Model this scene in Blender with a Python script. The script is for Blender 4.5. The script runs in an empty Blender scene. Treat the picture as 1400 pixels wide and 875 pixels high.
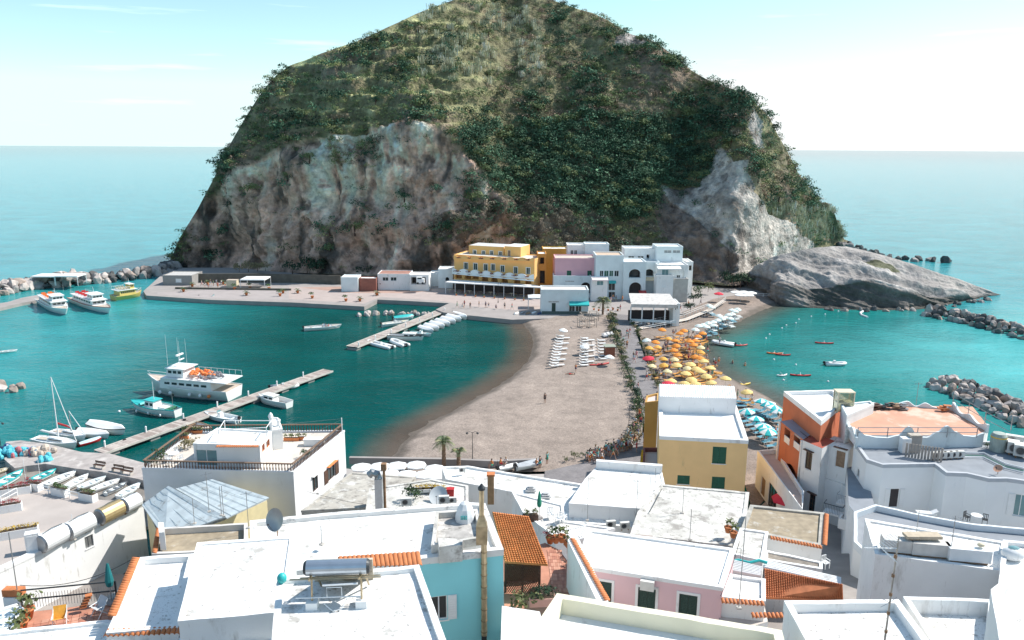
import bpy, math, random
import numpy as np
from mathutils import Vector, Matrix, noise
random.seed(7)
SC = bpy.context.scene
COL = SC.collection
R = math.radians

# ------------------------------------------------------------------ camera
CZ, FOC, PW, PH = 42.0, 1050.0, 1400.0, 875.0
cam_d = bpy.data.cameras.new('camera')
cam = bpy.data.objects.new('camera', cam_d)
COL.objects.link(cam)
cam_d.sensor_width = 36.0
cam_d.lens = 36.0 * FOC / PW
cam_d.clip_start = 0.5
cam_d.clip_end = 90000
CR = Matrix.Rotation(R(90 - 12.62), 3, 'X') @ Matrix.Rotation(R(0.33), 3, 'Z')
cam.matrix_world = Matrix.Translation((0, 0, CZ)) @ CR.to_4x4()
SC.camera = cam

# ------------------------------------------------------------------ sky, sun, exposure
SUN_AZ, SUN_EL = 70.0, 47.0          # azimuth clockwise from the view direction
world = bpy.data.worlds.new('World')
SC.world = world
world.use_nodes = True
wn, wl = world.node_tree.nodes, world.node_tree.links
wn.clear()
w_out = wn.new('ShaderNodeOutputWorld')
w_bg = wn.new('ShaderNodeBackground')
w_sky = wn.new('ShaderNodeTexSky')
w_sky.sky_type = 'NISHITA'
w_sky.sun_disc = False
w_sky.sun_elevation = R(SUN_EL)
w_sky.sun_rotation = R(SUN_AZ)
w_sky.air_density = 0.9
w_sky.dust_density = 0.4
w_sky.ozone_density = 1.0
w_sky.altitude = 40
w_tint = wn.new('ShaderNodeMix'); w_tint.data_type = 'RGBA'; w_tint.blend_type = 'MULTIPLY'
w_tint.inputs[0].default_value = 1.0
w_tint.inputs[7].default_value = (0.93, 1.03, 0.93, 1)
# faint streaks of high cloud
w_tc = wn.new('ShaderNodeTexCoord'); w_mp = wn.new('ShaderNodeMapping'); w_mp.inputs['Scale'].default_value = (3, 3, 42)
w_nz = wn.new('ShaderNodeTexNoise'); w_nz.inputs['Scale'].default_value = 2.1; w_nz.inputs['Detail'].default_value = 5
w_rp = wn.new('ShaderNodeValToRGB'); w_rp.color_ramp.elements[0].position = .6; w_rp.color_ramp.elements[1].position = .82
w_rp.color_ramp.elements[0].color = (0, 0, 0, 1); w_rp.color_ramp.elements[1].color = (.5, .5, .5, 1)
w_cl = wn.new('ShaderNodeMix'); w_cl.data_type = 'RGBA'; w_cl.inputs[7].default_value = (6.5, 7.6, 7.4, 1)
wl.new(w_tc.outputs['Generated'], w_mp.inputs['Vector']); wl.new(w_mp.outputs[0], w_nz.inputs['Vector'])
wl.new(w_nz.outputs['Fac'], w_rp.inputs[0]); wl.new(w_rp.outputs[0], w_cl.inputs[0])
w_hs = wn.new('ShaderNodeHueSaturation'); w_hs.inputs['Saturation'].default_value = 1.0; w_hs.inputs['Value'].default_value = 1.0
# keep the thin dust layer on the horizon as pale as the air just above it
w_sx = wn.new('ShaderNodeSeparateXYZ'); w_mx = wn.new('ShaderNodeMath'); w_mx.operation = 'MAXIMUM'; w_mx.inputs[1].default_value = .07; w_cx = wn.new('ShaderNodeCombineXYZ')
wl.new(w_tc.outputs['Generated'], w_sx.inputs[0]); wl.new(w_sx.outputs[2], w_mx.inputs[0]); wl.new(w_sx.outputs[0], w_cx.inputs[0]); wl.new(w_sx.outputs[1], w_cx.inputs[1]); wl.new(w_mx.outputs[0], w_cx.inputs[2]); wl.new(w_cx.outputs[0], w_sky.inputs[0])
wl.new(w_sky.outputs[0], w_hs.inputs['Color']); wl.new(w_hs.outputs[0], w_tint.inputs[6]); wl.new(w_tint.outputs[2], w_cl.inputs[6])
# the glow beside the sun is held to the brightness of thin white haze
w_mn = wn.new('ShaderNodeVectorMath'); w_mn.operation = 'MINIMUM'; w_mn.inputs[1].default_value = (4.9, 5.1, 5.1)
wl.new(w_cl.outputs[2], w_mn.inputs[0]); wl.new(w_mn.outputs[0], w_bg.inputs['Color'])
w_bg.inputs['Strength'].default_value = 0.1
wl.new(w_bg.outputs[0], w_out.inputs[0])
sun_d = bpy.data.lights.new('sun', 'SUN')
sun_d.energy = 3.0
sun_d.angle = R(0.6)
sun_d.color = (1.0, 0.95, 0.88)
sun = bpy.data.objects.new('sun', sun_d)
COL.objects.link(sun)
sdir = Vector((math.sin(R(SUN_AZ)) * math.cos(R(SUN_EL)), math.cos(R(SUN_AZ)) * math.cos(R(SUN_EL)), math.sin(R(SUN_EL))))
sun.rotation_euler = sdir.to_track_quat('Z', 'Y').to_euler()
SC.view_settings.view_transform = 'Standard'
SC.view_settings.look = 'None'
SC.view_settings.gamma = 1
SC.view_settings.exposure = 1.12
SC.cycles.max_bounces = 6
SC.cycles.diffuse_bounces = 4
SC.cycles.glossy_bounces = 3
SC.cycles.transparent_max_bounces = 8
SC.cycles.caustics_reflective = False
SC.cycles.caustics_refractive = False

# ------------------------------------------------------------------ sight lines: photo pixel -> place
def ray(px, py):
    return (CR @ Vector((px - PW / 2, PH / 2 - py, -FOC))).normalized()
def P(px, py, z=0.0):
    d = ray(px, py); t = (z - CZ) / d.z
    return Vector((d.x * t, d.y * t, z))
def PY(px, py, Y):
    d = ray(px, py); t = Y / d.y
    return Vector((d.x * t, Y, CZ + d.z * t))
def mpp(v):
    "metres per photo pixel at a place"
    return (CR.transposed() @ (Vector(v) - Vector((0, 0, CZ)))).z / -FOC

# ------------------------------------------------------------------ materials
def lnk(nt, a, b): nt.links.new(a, b)
MATS = {}
def M(name, col, rough=0.8, var=0.12, vs=1.5, bump=0.15, bs=20.0, stain=None, metal=0.0, spec=0.5, space='pos', emis=None):
    if name in MATS: return MATS[name]
    m = bpy.data.materials.new(name); m.use_nodes = True
    nt = m.node_tree; N = nt.nodes; b = N['Principled BSDF']
    b.inputs['Roughness'].default_value = rough; b.inputs['Metallic'].default_value = metal
    b.inputs['Specular IOR Level'].default_value = spec
    if space == 'pos':
        g = N.new('ShaderNodeNewGeometry').outputs['Position']
    else:
        g = N.new('ShaderNodeTexCoord').outputs['Object']
    c = (*col, 1)
    nz = N.new('ShaderNodeTexNoise'); nz.inputs['Scale'].default_value = vs; nz.inputs['Detail'].default_value = 6
    lnk(nt, g, nz.inputs['Vector'])
    mr = N.new('ShaderNodeMapRange'); mr.inputs[1].default_value = .25; mr.inputs[2].default_value = .75
    mr.inputs[3].default_value = 1 - var; mr.inputs[4].default_value = 1 + var * .6
    lnk(nt, nz.outputs['Fac'], mr.inputs[0])
    mx = N.new('ShaderNodeMix'); mx.data_type = 'RGBA'; mx.blend_type = 'MULTIPLY'; mx.inputs[0].default_value = 1
    mx.inputs[6].default_value = c; lnk(nt, mr.outputs[0], mx.inputs[7])
    out = mx.outputs[2]
    for k, st in enumerate(stain if isinstance(stain, list) else [stain] if stain else []):
        scol, amt, ss, stretch = st
        mp = N.new('ShaderNodeMapping'); mp.inputs['Scale'].default_value = (ss, ss, ss * stretch)
        mp.inputs['Location'].default_value = (k * 13.7, 3.1, k * 5)
        lnk(nt, g, mp.inputs[0])
        n2 = N.new('ShaderNodeTexNoise'); n2.inputs['Scale'].default_value = 1; n2.inputs['Detail'].default_value = 8; n2.inputs['Roughness'].default_value = .68
        lnk(nt, mp.outputs[0], n2.inputs['Vector'])
        rp = N.new('ShaderNodeMapRange'); rp.inputs[1].default_value = .65 - amt * .3; rp.inputs[2].default_value = .76 - amt * .3
        rp.inputs[3].default_value = 0; rp.inputs[4].default_value = .85
        lnk(nt, n2.outputs['Fac'], rp.inputs[0])
        m2 = N.new('ShaderNodeMix'); m2.data_type = 'RGBA'; lnk(nt, rp.outputs[0], m2.inputs[0])
        lnk(nt, out, m2.inputs[6]); m2.inputs[7].default_value = (*scol, 1)
        out = m2.outputs[2]
    lnk(nt, out, b.inputs['Base Color'])
    if bump:
        n3 = N.new('ShaderNodeTexNoise'); n3.inputs['Scale'].default_value = bs; n3.inputs['Detail'].default_value = 4
        lnk(nt, g, n3.inputs['Vector'])
        bp = N.new('ShaderNodeBump'); bp.inputs['Strength'].default_value = bump; bp.inputs['Distance'].default_value = .03
        lnk(nt, n3.outputs['Fac'], bp.inputs['Height']); lnk(nt, bp.outputs[0], b.inputs['Normal'])
    MATS[name] = m
    return m
def attr_mat(name, rough=.9, bump=.5, bs=1.2, bd=.3, var=.25, vs=.6, attr='Col', spec=.3, ridge=0):
    "material whose base colour is the colour stored on the mesh, broken up by noise"
    m = bpy.data.materials.new(name); m.use_nodes = True
    nt = m.node_tree; N = nt.nodes; b = N['Principled BSDF']
    b.inputs['Roughness'].default_value = rough; b.inputs['Specular IOR Level'].default_value = spec
    a = N.new('ShaderNodeAttribute'); a.attribute_name = attr
    g = N.new('ShaderNodeNewGeometry').outputs['Position']
    nz = N.new('ShaderNodeTexNoise'); nz.inputs['Scale'].default_value = vs; nz.inputs['Detail'].default_value = 9; nz.inputs['Roughness'].default_value = .65
    lnk(nt, g, nz.inputs['Vector'])
    mr = N.new('ShaderNodeMapRange'); mr.inputs[1].default_value = .3; mr.inputs[2].default_value = .7
    mr.inputs[3].default_value = 1 - var; mr.inputs[4].default_value = 1 + var
    lnk(nt, nz.outputs['Fac'], mr.inputs[0])
    mx = N.new('ShaderNodeMix'); mx.data_type = 'RGBA'; mx.blend_type = 'MULTIPLY'; mx.inputs[0].default_value = 1
    lnk(nt, a.outputs['Color'], mx.inputs[6]); lnk(nt, mr.outputs[0], mx.inputs[7])
    out = mx.outputs[2]; rid = None
    if ridge:
        rn = N.new('ShaderNodeTexNoise'); rn.noise_type = 'RIDGED_MULTIFRACTAL'; rn.inputs['Scale'].default_value = ridge; rn.inputs['Detail'].default_value = 7; rn.inputs['Distortion'].default_value = .4
        lnk(nt, g, rn.inputs['Vector']); m2 = N.new('ShaderNodeMapRange'); m2.inputs[1].default_value = .05; m2.inputs[2].default_value = 1.1; m2.inputs[3].default_value = .7; m2.inputs[4].default_value = 1.75; lnk(nt, rn.outputs['Fac'], m2.inputs[0])
        m3 = N.new('ShaderNodeMix'); m3.data_type = 'RGBA'; m3.blend_type = 'MULTIPLY'; m3.inputs[0].default_value = 1; lnk(nt, out, m3.inputs[6]); lnk(nt, m2.outputs[0], m3.inputs[7]); out = m3.outputs[2]; rid = rn
    lnk(nt, out, b.inputs['Base Color'])
    if bump:
        n3 = N.new('ShaderNodeTexNoise'); n3.inputs['Scale'].default_value = bs; n3.inputs['Detail'].default_value = 8; n3.inputs['Roughness'].default_value = .6
        lnk(nt, g, n3.inputs['Vector'])
        bp = N.new('ShaderNodeBump'); bp.inputs['Strength'].default_value = bump; bp.inputs['Distance'].default_value = bd
        lnk(nt, n3.outputs['Fac'], bp.inputs['Height']); lnk(nt, bp.outputs[0], b.inputs['Normal'])
        if rid: b2 = N.new('ShaderNodeBump'); b2.inputs['Strength'].default_value = .8; b2.inputs['Distance'].default_value = .6; lnk(nt, rid.outputs['Fac'], b2.inputs['Height']); lnk(nt, bp.outputs[0], b2.inputs['Normal']); lnk(nt, b2.outputs[0], b.inputs['Normal'])
    return m

# ------------------------------------------------------------------ objects
def tag(o, label=None, cat=None, group=None, kind=None):
    if label: o['label'] = label
    if cat: o['category'] = cat
    if group: o['group'] = group
    if kind: o['kind'] = kind
    return o
def link(name, me, parent=None, mat=None):
    if mat and not me.materials: me.materials.append(mat)
    o = bpy.data.objects.new(name, me); COL.objects.link(o)
    if parent: o.parent = parent
    return o
def empty(name, loc, rz=0.0, label=None, cat=None, group=None):
    o = bpy.data.objects.new(name, None); COL.objects.link(o)
    o.location = loc; o.rotation_euler = (0, 0, rz); o.empty_display_size = .3
    return tag(o, label, cat, group)
def kids(o): return KIDS.get(o.name, [])
KIDS = {}
def copy_tree(o, parent=None, loc=None, rz=None, scale=None, label=None, group=None):
    c = o.copy(); COL.objects.link(c)
    if parent: c.parent = parent
    for ch in TREE.get(o, []):
        n = copy_tree(ch, c); TREE.setdefault(c, []).append(n)
    if loc is not None: c.location = loc
    if rz is not None: c.rotation_euler = (0, 0, rz)
    if scale is not None: c.scale = (scale,) * 3 if not isinstance(scale, tuple) else scale
    if label: c['label'] = label
    if group: c['group'] = group
    return c
TREE = {}
class MB:
    def __init__(s): s.v = []; s.f = []; s.T = None
    def add(s, vs, fs):
        n = len(s.v)
        if s.T is not None: vs = [s.T @ Vector(v) for v in vs]
        s.v += [tuple(v) for v in vs]; s.f += [tuple(i + n for i in f) for f in fs]
        return s
    def box(s, c, d, rz=0.0, top=1.0):
        x, y, z = d[0] / 2, d[1] / 2, d[2] / 2
        cs, sn = math.cos(rz), math.sin(rz); vs = []
        for k in (-1, 1):
            q = 1 if k < 0 else top
            for a, b in ((-1, -1), (1, -1), (1, 1), (-1, 1)):
                u, w = a * x * q, b * y * q
                vs.append((c[0] + u * cs - w * sn, c[1] + u * sn + w * cs, c[2] + k * z))
        return s.add(vs, [(3, 2, 1, 0), (4, 5, 6, 7), (0, 1, 5, 4), (1, 2, 6, 5), (2, 3, 7, 6), (3, 0, 4, 7)])
    def prism(s, poly, z0, z1, caps=True):
        n = len(poly)
        za = z0 if isinstance(z0, (list, tuple)) else [z0] * n
        zb = z1 if isinstance(z1, (list, tuple)) else [z1] * n
        vs = [(p[0], p[1], za[i]) for i, p in enumerate(poly)] + [(p[0], p[1], zb[i]) for i, p in enumerate(poly)]
        ar = sum(poly[i][0] * poly[(i + 1) % n][1] - poly[(i + 1) % n][0] * poly[i][1] for i in range(n))
        fs = [(i, (i + 1) % n, (i + 1) % n + n, i + n) for i in range(n)]
        if caps: fs += [tuple(range(n))[::-1], tuple(range(n, 2 * n))]
        if ar < 0: fs = [f[::-1] for f in fs]
        return s.add(vs, fs)
    def tube(s, pts, r, n=6, r1=None, caps=True):
        pts = [Vector(p) for p in pts]; m = len(pts); vs = []
        r1 = r if r1 is None else r1
        for i, p in enumerate(pts):
            t = (pts[min(i + 1, m - 1)] - pts[max(i - 1, 0)])
            if t.length < 1e-9: t = Vector((0, 0, 1))
            t.normalize(); u = t.orthogonal().normalized() if abs(t.z) > .95 else t.cross(Vector((0, 0, 1))).normalized()
            w = t.cross(u); q = r + (r1 - r) * i / max(1, m - 1)
            for k in range(n):
                a = 2 * math.pi * k / n
                vs.append(p + (u * math.cos(a) + w * math.sin(a)) * q)
        fs = [(i * n + k, i * n + (k + 1) % n, (i + 1) * n + (k + 1) % n, (i + 1) * n + k) for i in range(m - 1) for k in range(n)]
        if caps: fs += [tuple(range(n))[::-1], tuple((m - 1) * n + k for k in range(n))]
        return s.add(vs, fs)
    def lathe(s, prof, n=12, c=(0, 0, 0), cap=True):
        vs = []; m = len(prof)
        for r, z in prof:
            for k in range(n):
                a = 2 * math.pi * k / n
                vs.append((c[0] + r * math.cos(a), c[1] + r * math.sin(a), c[2] + z))
        fs = [(i * n + k, i * n + (k + 1) % n, (i + 1) * n + (k + 1) % n, (i + 1) * n + k) for i in range(m - 1) for k in range(n)]
        if cap: fs += [tuple(range(n))[::-1], tuple((m - 1) * n + k for k in range(n))]
        return s.add(vs, fs)
    def strip(s, A, B):
        n = len(A)
        return s.add(list(A) + list(B), [(i, i + 1, n + i + 1, n + i) for i in range(n - 1)])
    def grid(s, rows):
        n = len(rows[0]); vs = [p for r in rows for p in r]
        return s.add(vs, [(j * n + i, j * n + i + 1, (j + 1) * n + i + 1, (j + 1) * n + i) for j in range(len(rows) - 1) for i in range(n - 1)])
    def ell(s, c, d, nu=8, nv=6):
        vs = []; fs = []
        for j in range(nv + 1):
            t = math.pi * j / nv
            for i in range(nu):
                a = 2 * math.pi * i / nu
                vs.append((c[0] + d[0] * math.sin(t) * math.cos(a), c[1] + d[1] * math.sin(t) * math.sin(a), c[2] - d[2] * math.cos(t)))
        fs = [(j * nu + i, j * nu + (i + 1) % nu, (j + 1) * nu + (i + 1) % nu, (j + 1) * nu + i) for j in range(nv) for i in range(nu)]
        return s.add(vs, fs)
    def mesh(s, name, mat=None, smooth=False):
        me = bpy.data.meshes.new(name); me.from_pydata(s.v, [], s.f)
        if mat: me.materials.append(mat)
        if smooth: me.polygons.foreach_set('use_smooth', [True] * len(me.polygons))
        me.validate(clean_customdata=False)
        return me
    def build(s, name, mat, parent=None, smooth=False, label=None, cat=None, group=None, kind=None):
        o = link(name, s.mesh(name, mat, smooth), parent)
        if parent is not None: TREE.setdefault(parent, []).append(o)
        return tag(o, label, cat, group, kind)
def part(name, me, parent, loc=None, rz=None, scale=None):
    o = bpy.data.objects.new(name, me); COL.objects.link(o); o.parent = parent
    if loc is not None: o.location = loc
    if rz is not None: o.rotation_euler = (0, 0, rz)
    if scale is not None: o.scale = scale
    TREE.setdefault(parent, []).append(o)
    return o
def npmesh(name, V, Fq, mat, col=None, smooth=False):
    "V (n,3) array, Fq (m,k) index array"
    me = bpy.data.meshes.new(name); k = Fq.shape[1]
    me.vertices.add(len(V)); me.vertices.foreach_set('co', V.astype(np.float32).ravel())
    me.loops.add(Fq.size); me.loops.foreach_set('vertex_index', Fq.astype(np.int32).ravel())
    me.polygons.add(len(Fq)); me.polygons.foreach_set('loop_start', np.arange(0, Fq.size, k, dtype=np.int32))
    try: me.polygons.foreach_set('loop_total', np.full(len(Fq), k, dtype=np.int32))
    except Exception: pass
    me.materials.append(mat)
    if smooth: me.polygons.foreach_set('use_smooth', np.ones(len(Fq), dtype=bool))
    me.update(calc_edges=True)
    if col is not None:
        a = me.color_attributes.new('Col', 'FLOAT_COLOR', 'POINT')
        c4 = np.ones((len(V), 4), dtype=np.float32); c4[:, :3] = col
        a.data.foreach_set('color', c4.ravel())
    return me
ORD = ['first', 'second', 'third', 'fourth', 'fifth', 'sixth', 'seventh', 'eighth', 'ninth', 'tenth', 'eleventh', 'twelfth', 'thirteenth', 'fourteenth', 'fifteenth', 'sixteenth', 'seventeenth', 'eighteenth', 'nineteenth', 'twentieth']

# shared materials
white = M('white_plaster', (.80, .80, .79), .85, .07, .5, .25, 9, [((.50, .48, .45), .24, .6, .3), ((.42, .40, .38), .15, 2.2, .2)])
white_roof = M('white_roof_paint', (.80, .80, .78), .8, .12, .6, .3, 12, [((.34, .32, .29), .34, .55, 1), ((.24, .22, .20), .25, 2.6, 1)])
white_blue = M('pale_blue_plaster', (.72, .78, .79), .85, .1, .5, .2, 9, [((.5, .55, .55), .18, .5, .35)])
worn_roof = M('weathered_roof', (.58, .56, .52), .9, .3, .7, .5, 10, [((.70, .69, .66), .5, .35, 1), ((.27, .25, .23), .42, .8, 1), ((.2, .19, .17), .3, 3, 1)])
grey_roof = M('lichen_grey_roof', (.46, .43, .38), .9, .25, 1.2, .4, 10, [((.22, .2, .18), .45, 1.1, 1), ((.70, .69, .66), .35, .7, 1)])
brown_roof = M('dry_brown_roof', (.34, .28, .20), .95, .3, 1.6, .5, 12, [((.5, .47, .42), .3, .9, 1)])
concrete = M('quay_concrete', (.33, .30, .285), .9, .15, .4, .3, 6, [((.3, .27, .26), .3, .5, 1)])
dark_stone = M('wet_quay_stone', (.07, .065, .06), .8, .3, 1.5, .6, 4)
pale_stone = M('pale_stone', (.52, .49, .45), .9, .2, 1, .4, 8)
terracotta = M('terracotta', (.55, .19, .07), .8, .25, 3, .2, 20)
roof_orange = M('orange_clay_tile', (.62, .22, .07), .75, .3, 2.5, .2, 20)
floor_tile = M('terracotta_floor', (.50, .23, .15), .7, .25, 1.7, .15, 12)
metal_grey = M('grey_metal', (.35, .36, .37), .4, .1, 3, 0, 1, metal=.7)
metal_dark = M('dark_metal', (.04, .045, .05), .5, .1, 3, 0, 1, metal=.3)
rust = M('rusty_steel', (.30, .17, .09), .7, .4, 4, .3, 20)
brass = M('stained_steel_flue', (.50, .40, .26), .35, .4, 2.5, .1, 10, metal=.75)
white_metal = M('white_painted_metal', (.78, .79, .79), .4, .05, 2, 0, 1)
wood = M('weathered_wood', (.30, .20, .13), .85, .3, 3, .3, 15)
pale_wood = M('pale_deck_wood', (.52, .44, .37), .9, .2, 2, .3, 10)
dark_wood = M('dark_wood', (.09, .045, .03), .7, .3, 3, .2, 12)
glass = M('dark_window_glass', (.03, .045, .05), .12, .2, 1, 0, 1)
glass_blue = M('pale_window_glass', (.16, .30, .32), .12, .2, 1, 0, 1)
green_paint = M('dark_green_shutter', (.01, .10, .06), .55, .15, 3, 0, 1)
dark_green = M('blackish_green_shutter', (.02, .055, .045), .55, .15, 3, 0, 1)
black = M('black_rubber', (.02, .02, .022), .6, .1, 3, 0, 1)
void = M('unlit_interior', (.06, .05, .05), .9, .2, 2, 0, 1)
gelcoat = M('white_gelcoat', (.78, .79, .78), .3, .05, 2, 0, 1, space='obj')
cream_paint = M('cream_paint', (.66, .58, .42), .5, .08, 2, 0, 1)
navy = M('navy_paint', (.02, .06, .16), .4, .1, 2, 0, 1)
teal_paint = M('turquoise_paint', (.03, .42, .42), .45, .1, 2, 0, 1)
red_paint = M('red_paint', (.50, .03, .03), .45, .12, 2, 0, 1)
yellow_paint = M('yellow_paint', (.75, .48, .05), .45, .1, 2, 0, 1)
orange_paint = M('orange_paint', (.75, .20, .05), .5, .1, 2, 0, 1)
canvas = M('white_canvas', (.78, .78, .77), .9, .06, 2, .1, 12)
# ================================================================== SETTING
def interp(x, xs, ys): return float(np.interp(x, xs, ys))
# ---- land outlines, traced on the water level
shore_px = [(700,437),(712,441),(722,450),(728,462),(729,476),(722,494),(706,510),(684,526),(655,543),(622,560),(590,577),(565,592),(548,608),(538,625),(530,650),(528,690)]
inner_px = [(700,434),(760,432),(832,430),(838,448),(845,470),(855,495),(864,520),(874,545),(880,570),(878,592),(858,614),(800,632),(745,644),(650,646),(580,660),(560,690)]
shore = [P(x, y, 0) for x, y in shore_px]; inner = [P(x, y, 1.2) for x, y in inner_px]
shoreR_px = [(1075,412),(1069,415),(1044,423),(1023,433),(991,448),(970,455),(958,466),(958,474),(968,493),(981,506),(1001,518),(1026,531),(1051,543),(1069,556),(1085,572),(1120,600)]
innerR_px = [(1040,398),(1010,402),(975,408),(935,425),(900,440),(872,450),(878,470),(884,490),(892,511),(898,531),(903,556),(912,580),(935,596),(975,620),(1015,650),(1030,700)]
shoreR = [P(x, y, 0) for x, y in shoreR_px]; innerR = [P(x, y, 1.3) for x, y in innerR_px]
def resample(pts, n):
    d = [0]
    for a, b in zip(pts, pts[1:]): d.append(d[-1] + (b - a).length)
    out = []
    for k in range(n):
        t = d[-1] * k / (n - 1); i = max(0, min(len(pts) - 2, int(np.searchsorted(d, t)) - 1))
        u = (t - d[i]) / max(1e-6, d[i + 1] - d[i]); out.append(pts[i].lerp(pts[i + 1], u))
    return out
def dist_poly(X, Y, pts):
    best = np.full(X.shape, 1e9)
    for a, b in zip(pts, pts[1:]):
        dx, dy = b.x - a.x, b.y - a.y; L = dx * dx + dy * dy + 1e-9
        t = np.clip(((X - a.x) * dx + (Y - a.y) * dy) / L, 0, 1)
        best = np.minimum(best, np.hypot(X - a.x - t * dx, Y - a.y - t * dy))
    return best
def proj_np(V):
    A = (V - np.array([0, 0, CZ])) @ np.array(CR)
    return PW / 2 + FOC * A[:, 0] / -A[:, 2], PH / 2 - FOC * A[:, 1] / -A[:, 2]

# ---- sea
def build_sea():
    fx = lambda a, b, s: list(np.arange(a, b, s))
    xs = np.array([-60000, -20000, -8000, -3000, -1500, -800] + fx(-500, -200, 20) + fx(-200, 240, 3.0) + fx(240, 500, 20) + [800, 1500, 3000, 8000, 20000, 60000])
    ys = np.array([-3000, -500, -100] + fx(20, 300, 3.0) + fx(300, 600, 12) + [700, 900, 1300, 2000, 3500, 7000, 15000, 30000, 70000])
    X, Y = np.meshgrid(xs, ys); V = np.stack([X.ravel(), Y.ravel(), np.zeros(X.size)], 1)
    nx = len(xs); i, j = np.meshgrid(np.arange(nx - 1), np.arange(len(ys) - 1)); a = (j * nx + i).ravel()
    F = np.stack([a, a + 1, a + nx + 1, a + nx], 1)
    x, y = V[:, 0], V[:, 1]
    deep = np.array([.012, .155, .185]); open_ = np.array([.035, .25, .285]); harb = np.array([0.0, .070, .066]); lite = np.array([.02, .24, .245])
    sand = np.array([.10, .08, .065]); bay = np.array([.008, .16, .15]); bayl = np.array([.07, .36, .37])
    dist = np.hypot(x, y)
    col = np.tile(open_, (len(x), 1))
    def mixc(c, t): 
        nonlocal col
        t = np.clip(t, 0, 1)[:, None]; t = t * t * (3 - 2 * t); col = col * (1 - t) + c * t
    mixc(np.array([.006, .115, .15]), (dist - 900) / 6000)
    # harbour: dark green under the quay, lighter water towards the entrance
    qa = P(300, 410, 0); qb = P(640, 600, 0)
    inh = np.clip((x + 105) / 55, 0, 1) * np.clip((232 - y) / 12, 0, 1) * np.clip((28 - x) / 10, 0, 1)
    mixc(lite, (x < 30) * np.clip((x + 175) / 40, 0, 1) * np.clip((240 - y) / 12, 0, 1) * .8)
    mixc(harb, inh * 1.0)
    inb = np.clip((x - 30) / 12, 0, 1) * np.clip((205 - (y - (x - 60) * .25)) / 40, 0, 1) * (y < 300)
    mixc(bayl, inb)
    dR = dist_poly(x, y, shoreR)
    mixc(bay, (x > 15) * np.clip((60 - dR) / 45, 0, 1) * (y < 240))
    dL = dist_poly(x, y, shore)
    mixc(sand, (x < 40) * np.clip((7 - dL) / 5.5, 0, 1))
    mixc(sand, (x > 15) * np.clip((11 - dR) / 11, 0, 1) * .85)
    m = bpy.data.materials.new('sea_water'); m.use_nodes = True
    nt = m.node_tree; N = nt.nodes; b = N['Principled BSDF']
    at = N.new('ShaderNodeAttribute'); at.attribute_name = 'Col'
    g = N.new('ShaderNodeNewGeometry').outputs['Position']
    mp = N.new('ShaderNodeMapping'); mp.inputs['Scale'].default_value = (.05, .09, 1); mp.inputs['Rotation'].default_value = (0, 0, R(18)); lnk(nt, g, mp.inputs[0])
    nz = N.new('ShaderNodeTexNoise'); nz.inputs['Scale'].default_value = 1; nz.inputs['Detail'].default_value = 6; nz.inputs['Distortion'].default_value = .6; lnk(nt, mp.outputs[0], nz.inputs['Vector'])
    mr = N.new('ShaderNodeMapRange'); mr.inputs[1].default_value = .3; mr.inputs[2].default_value = .7; mr.inputs[3].default_value = .82; mr.inputs[4].default_value = 1.2
    lnk(nt, nz.outputs['Fac'], mr.inputs[0])
    mx = N.new('ShaderNodeMix'); mx.data_type = 'RGBA'; mx.blend_type = 'MULTIPLY'; mx.inputs[0].default_value = 1
    lnk(nt, at.outputs['Color'], mx.inputs[6]); lnk(nt, mr.outputs[0], mx.inputs[7]); lnk(nt, mx.outputs[2], b.inputs['Base Color'])
    b.inputs['Roughness'].default_value = .12; b.inputs['IOR'].default_value = 1.15; b.inputs['Specular IOR Level'].default_value = .5
    h = None
    for (sx, sy, rot, dd, st) in ((.9, 1.7, 25, .22, .55), (.28, .5, -15, .5, .5), (3.2, 4.5, 40, .06, .5)):
        mp = N.new('ShaderNodeMapping'); mp.inputs['Scale'].default_value = (sx, sy, 1); mp.inputs['Rotation'].default_value = (0, 0, R(rot)); lnk(nt, g, mp.inputs[0])
        n3 = N.new('ShaderNodeTexNoise'); n3.inputs['Scale'].default_value = 1; n3.inputs['Detail'].default_value = 3; n3.inputs['Distortion'].default_value = .4; lnk(nt, mp.outputs[0], n3.inputs['Vector'])
        bp = N.new('ShaderNodeBump'); bp.inputs['Strength'].default_value = st; bp.inputs['Distance'].default_value = dd
        lnk(nt, n3.outputs['Fac'], bp.inputs['Height'])
        if h: lnk(nt, h, bp.inputs['Normal'])
        h = bp.outputs[0]
    lnk(nt, h, b.inputs['Normal'])
    o = link('sea', npmesh('sea', V, F, m, col)); tag(o, kind='structure')
build_sea()

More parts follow.
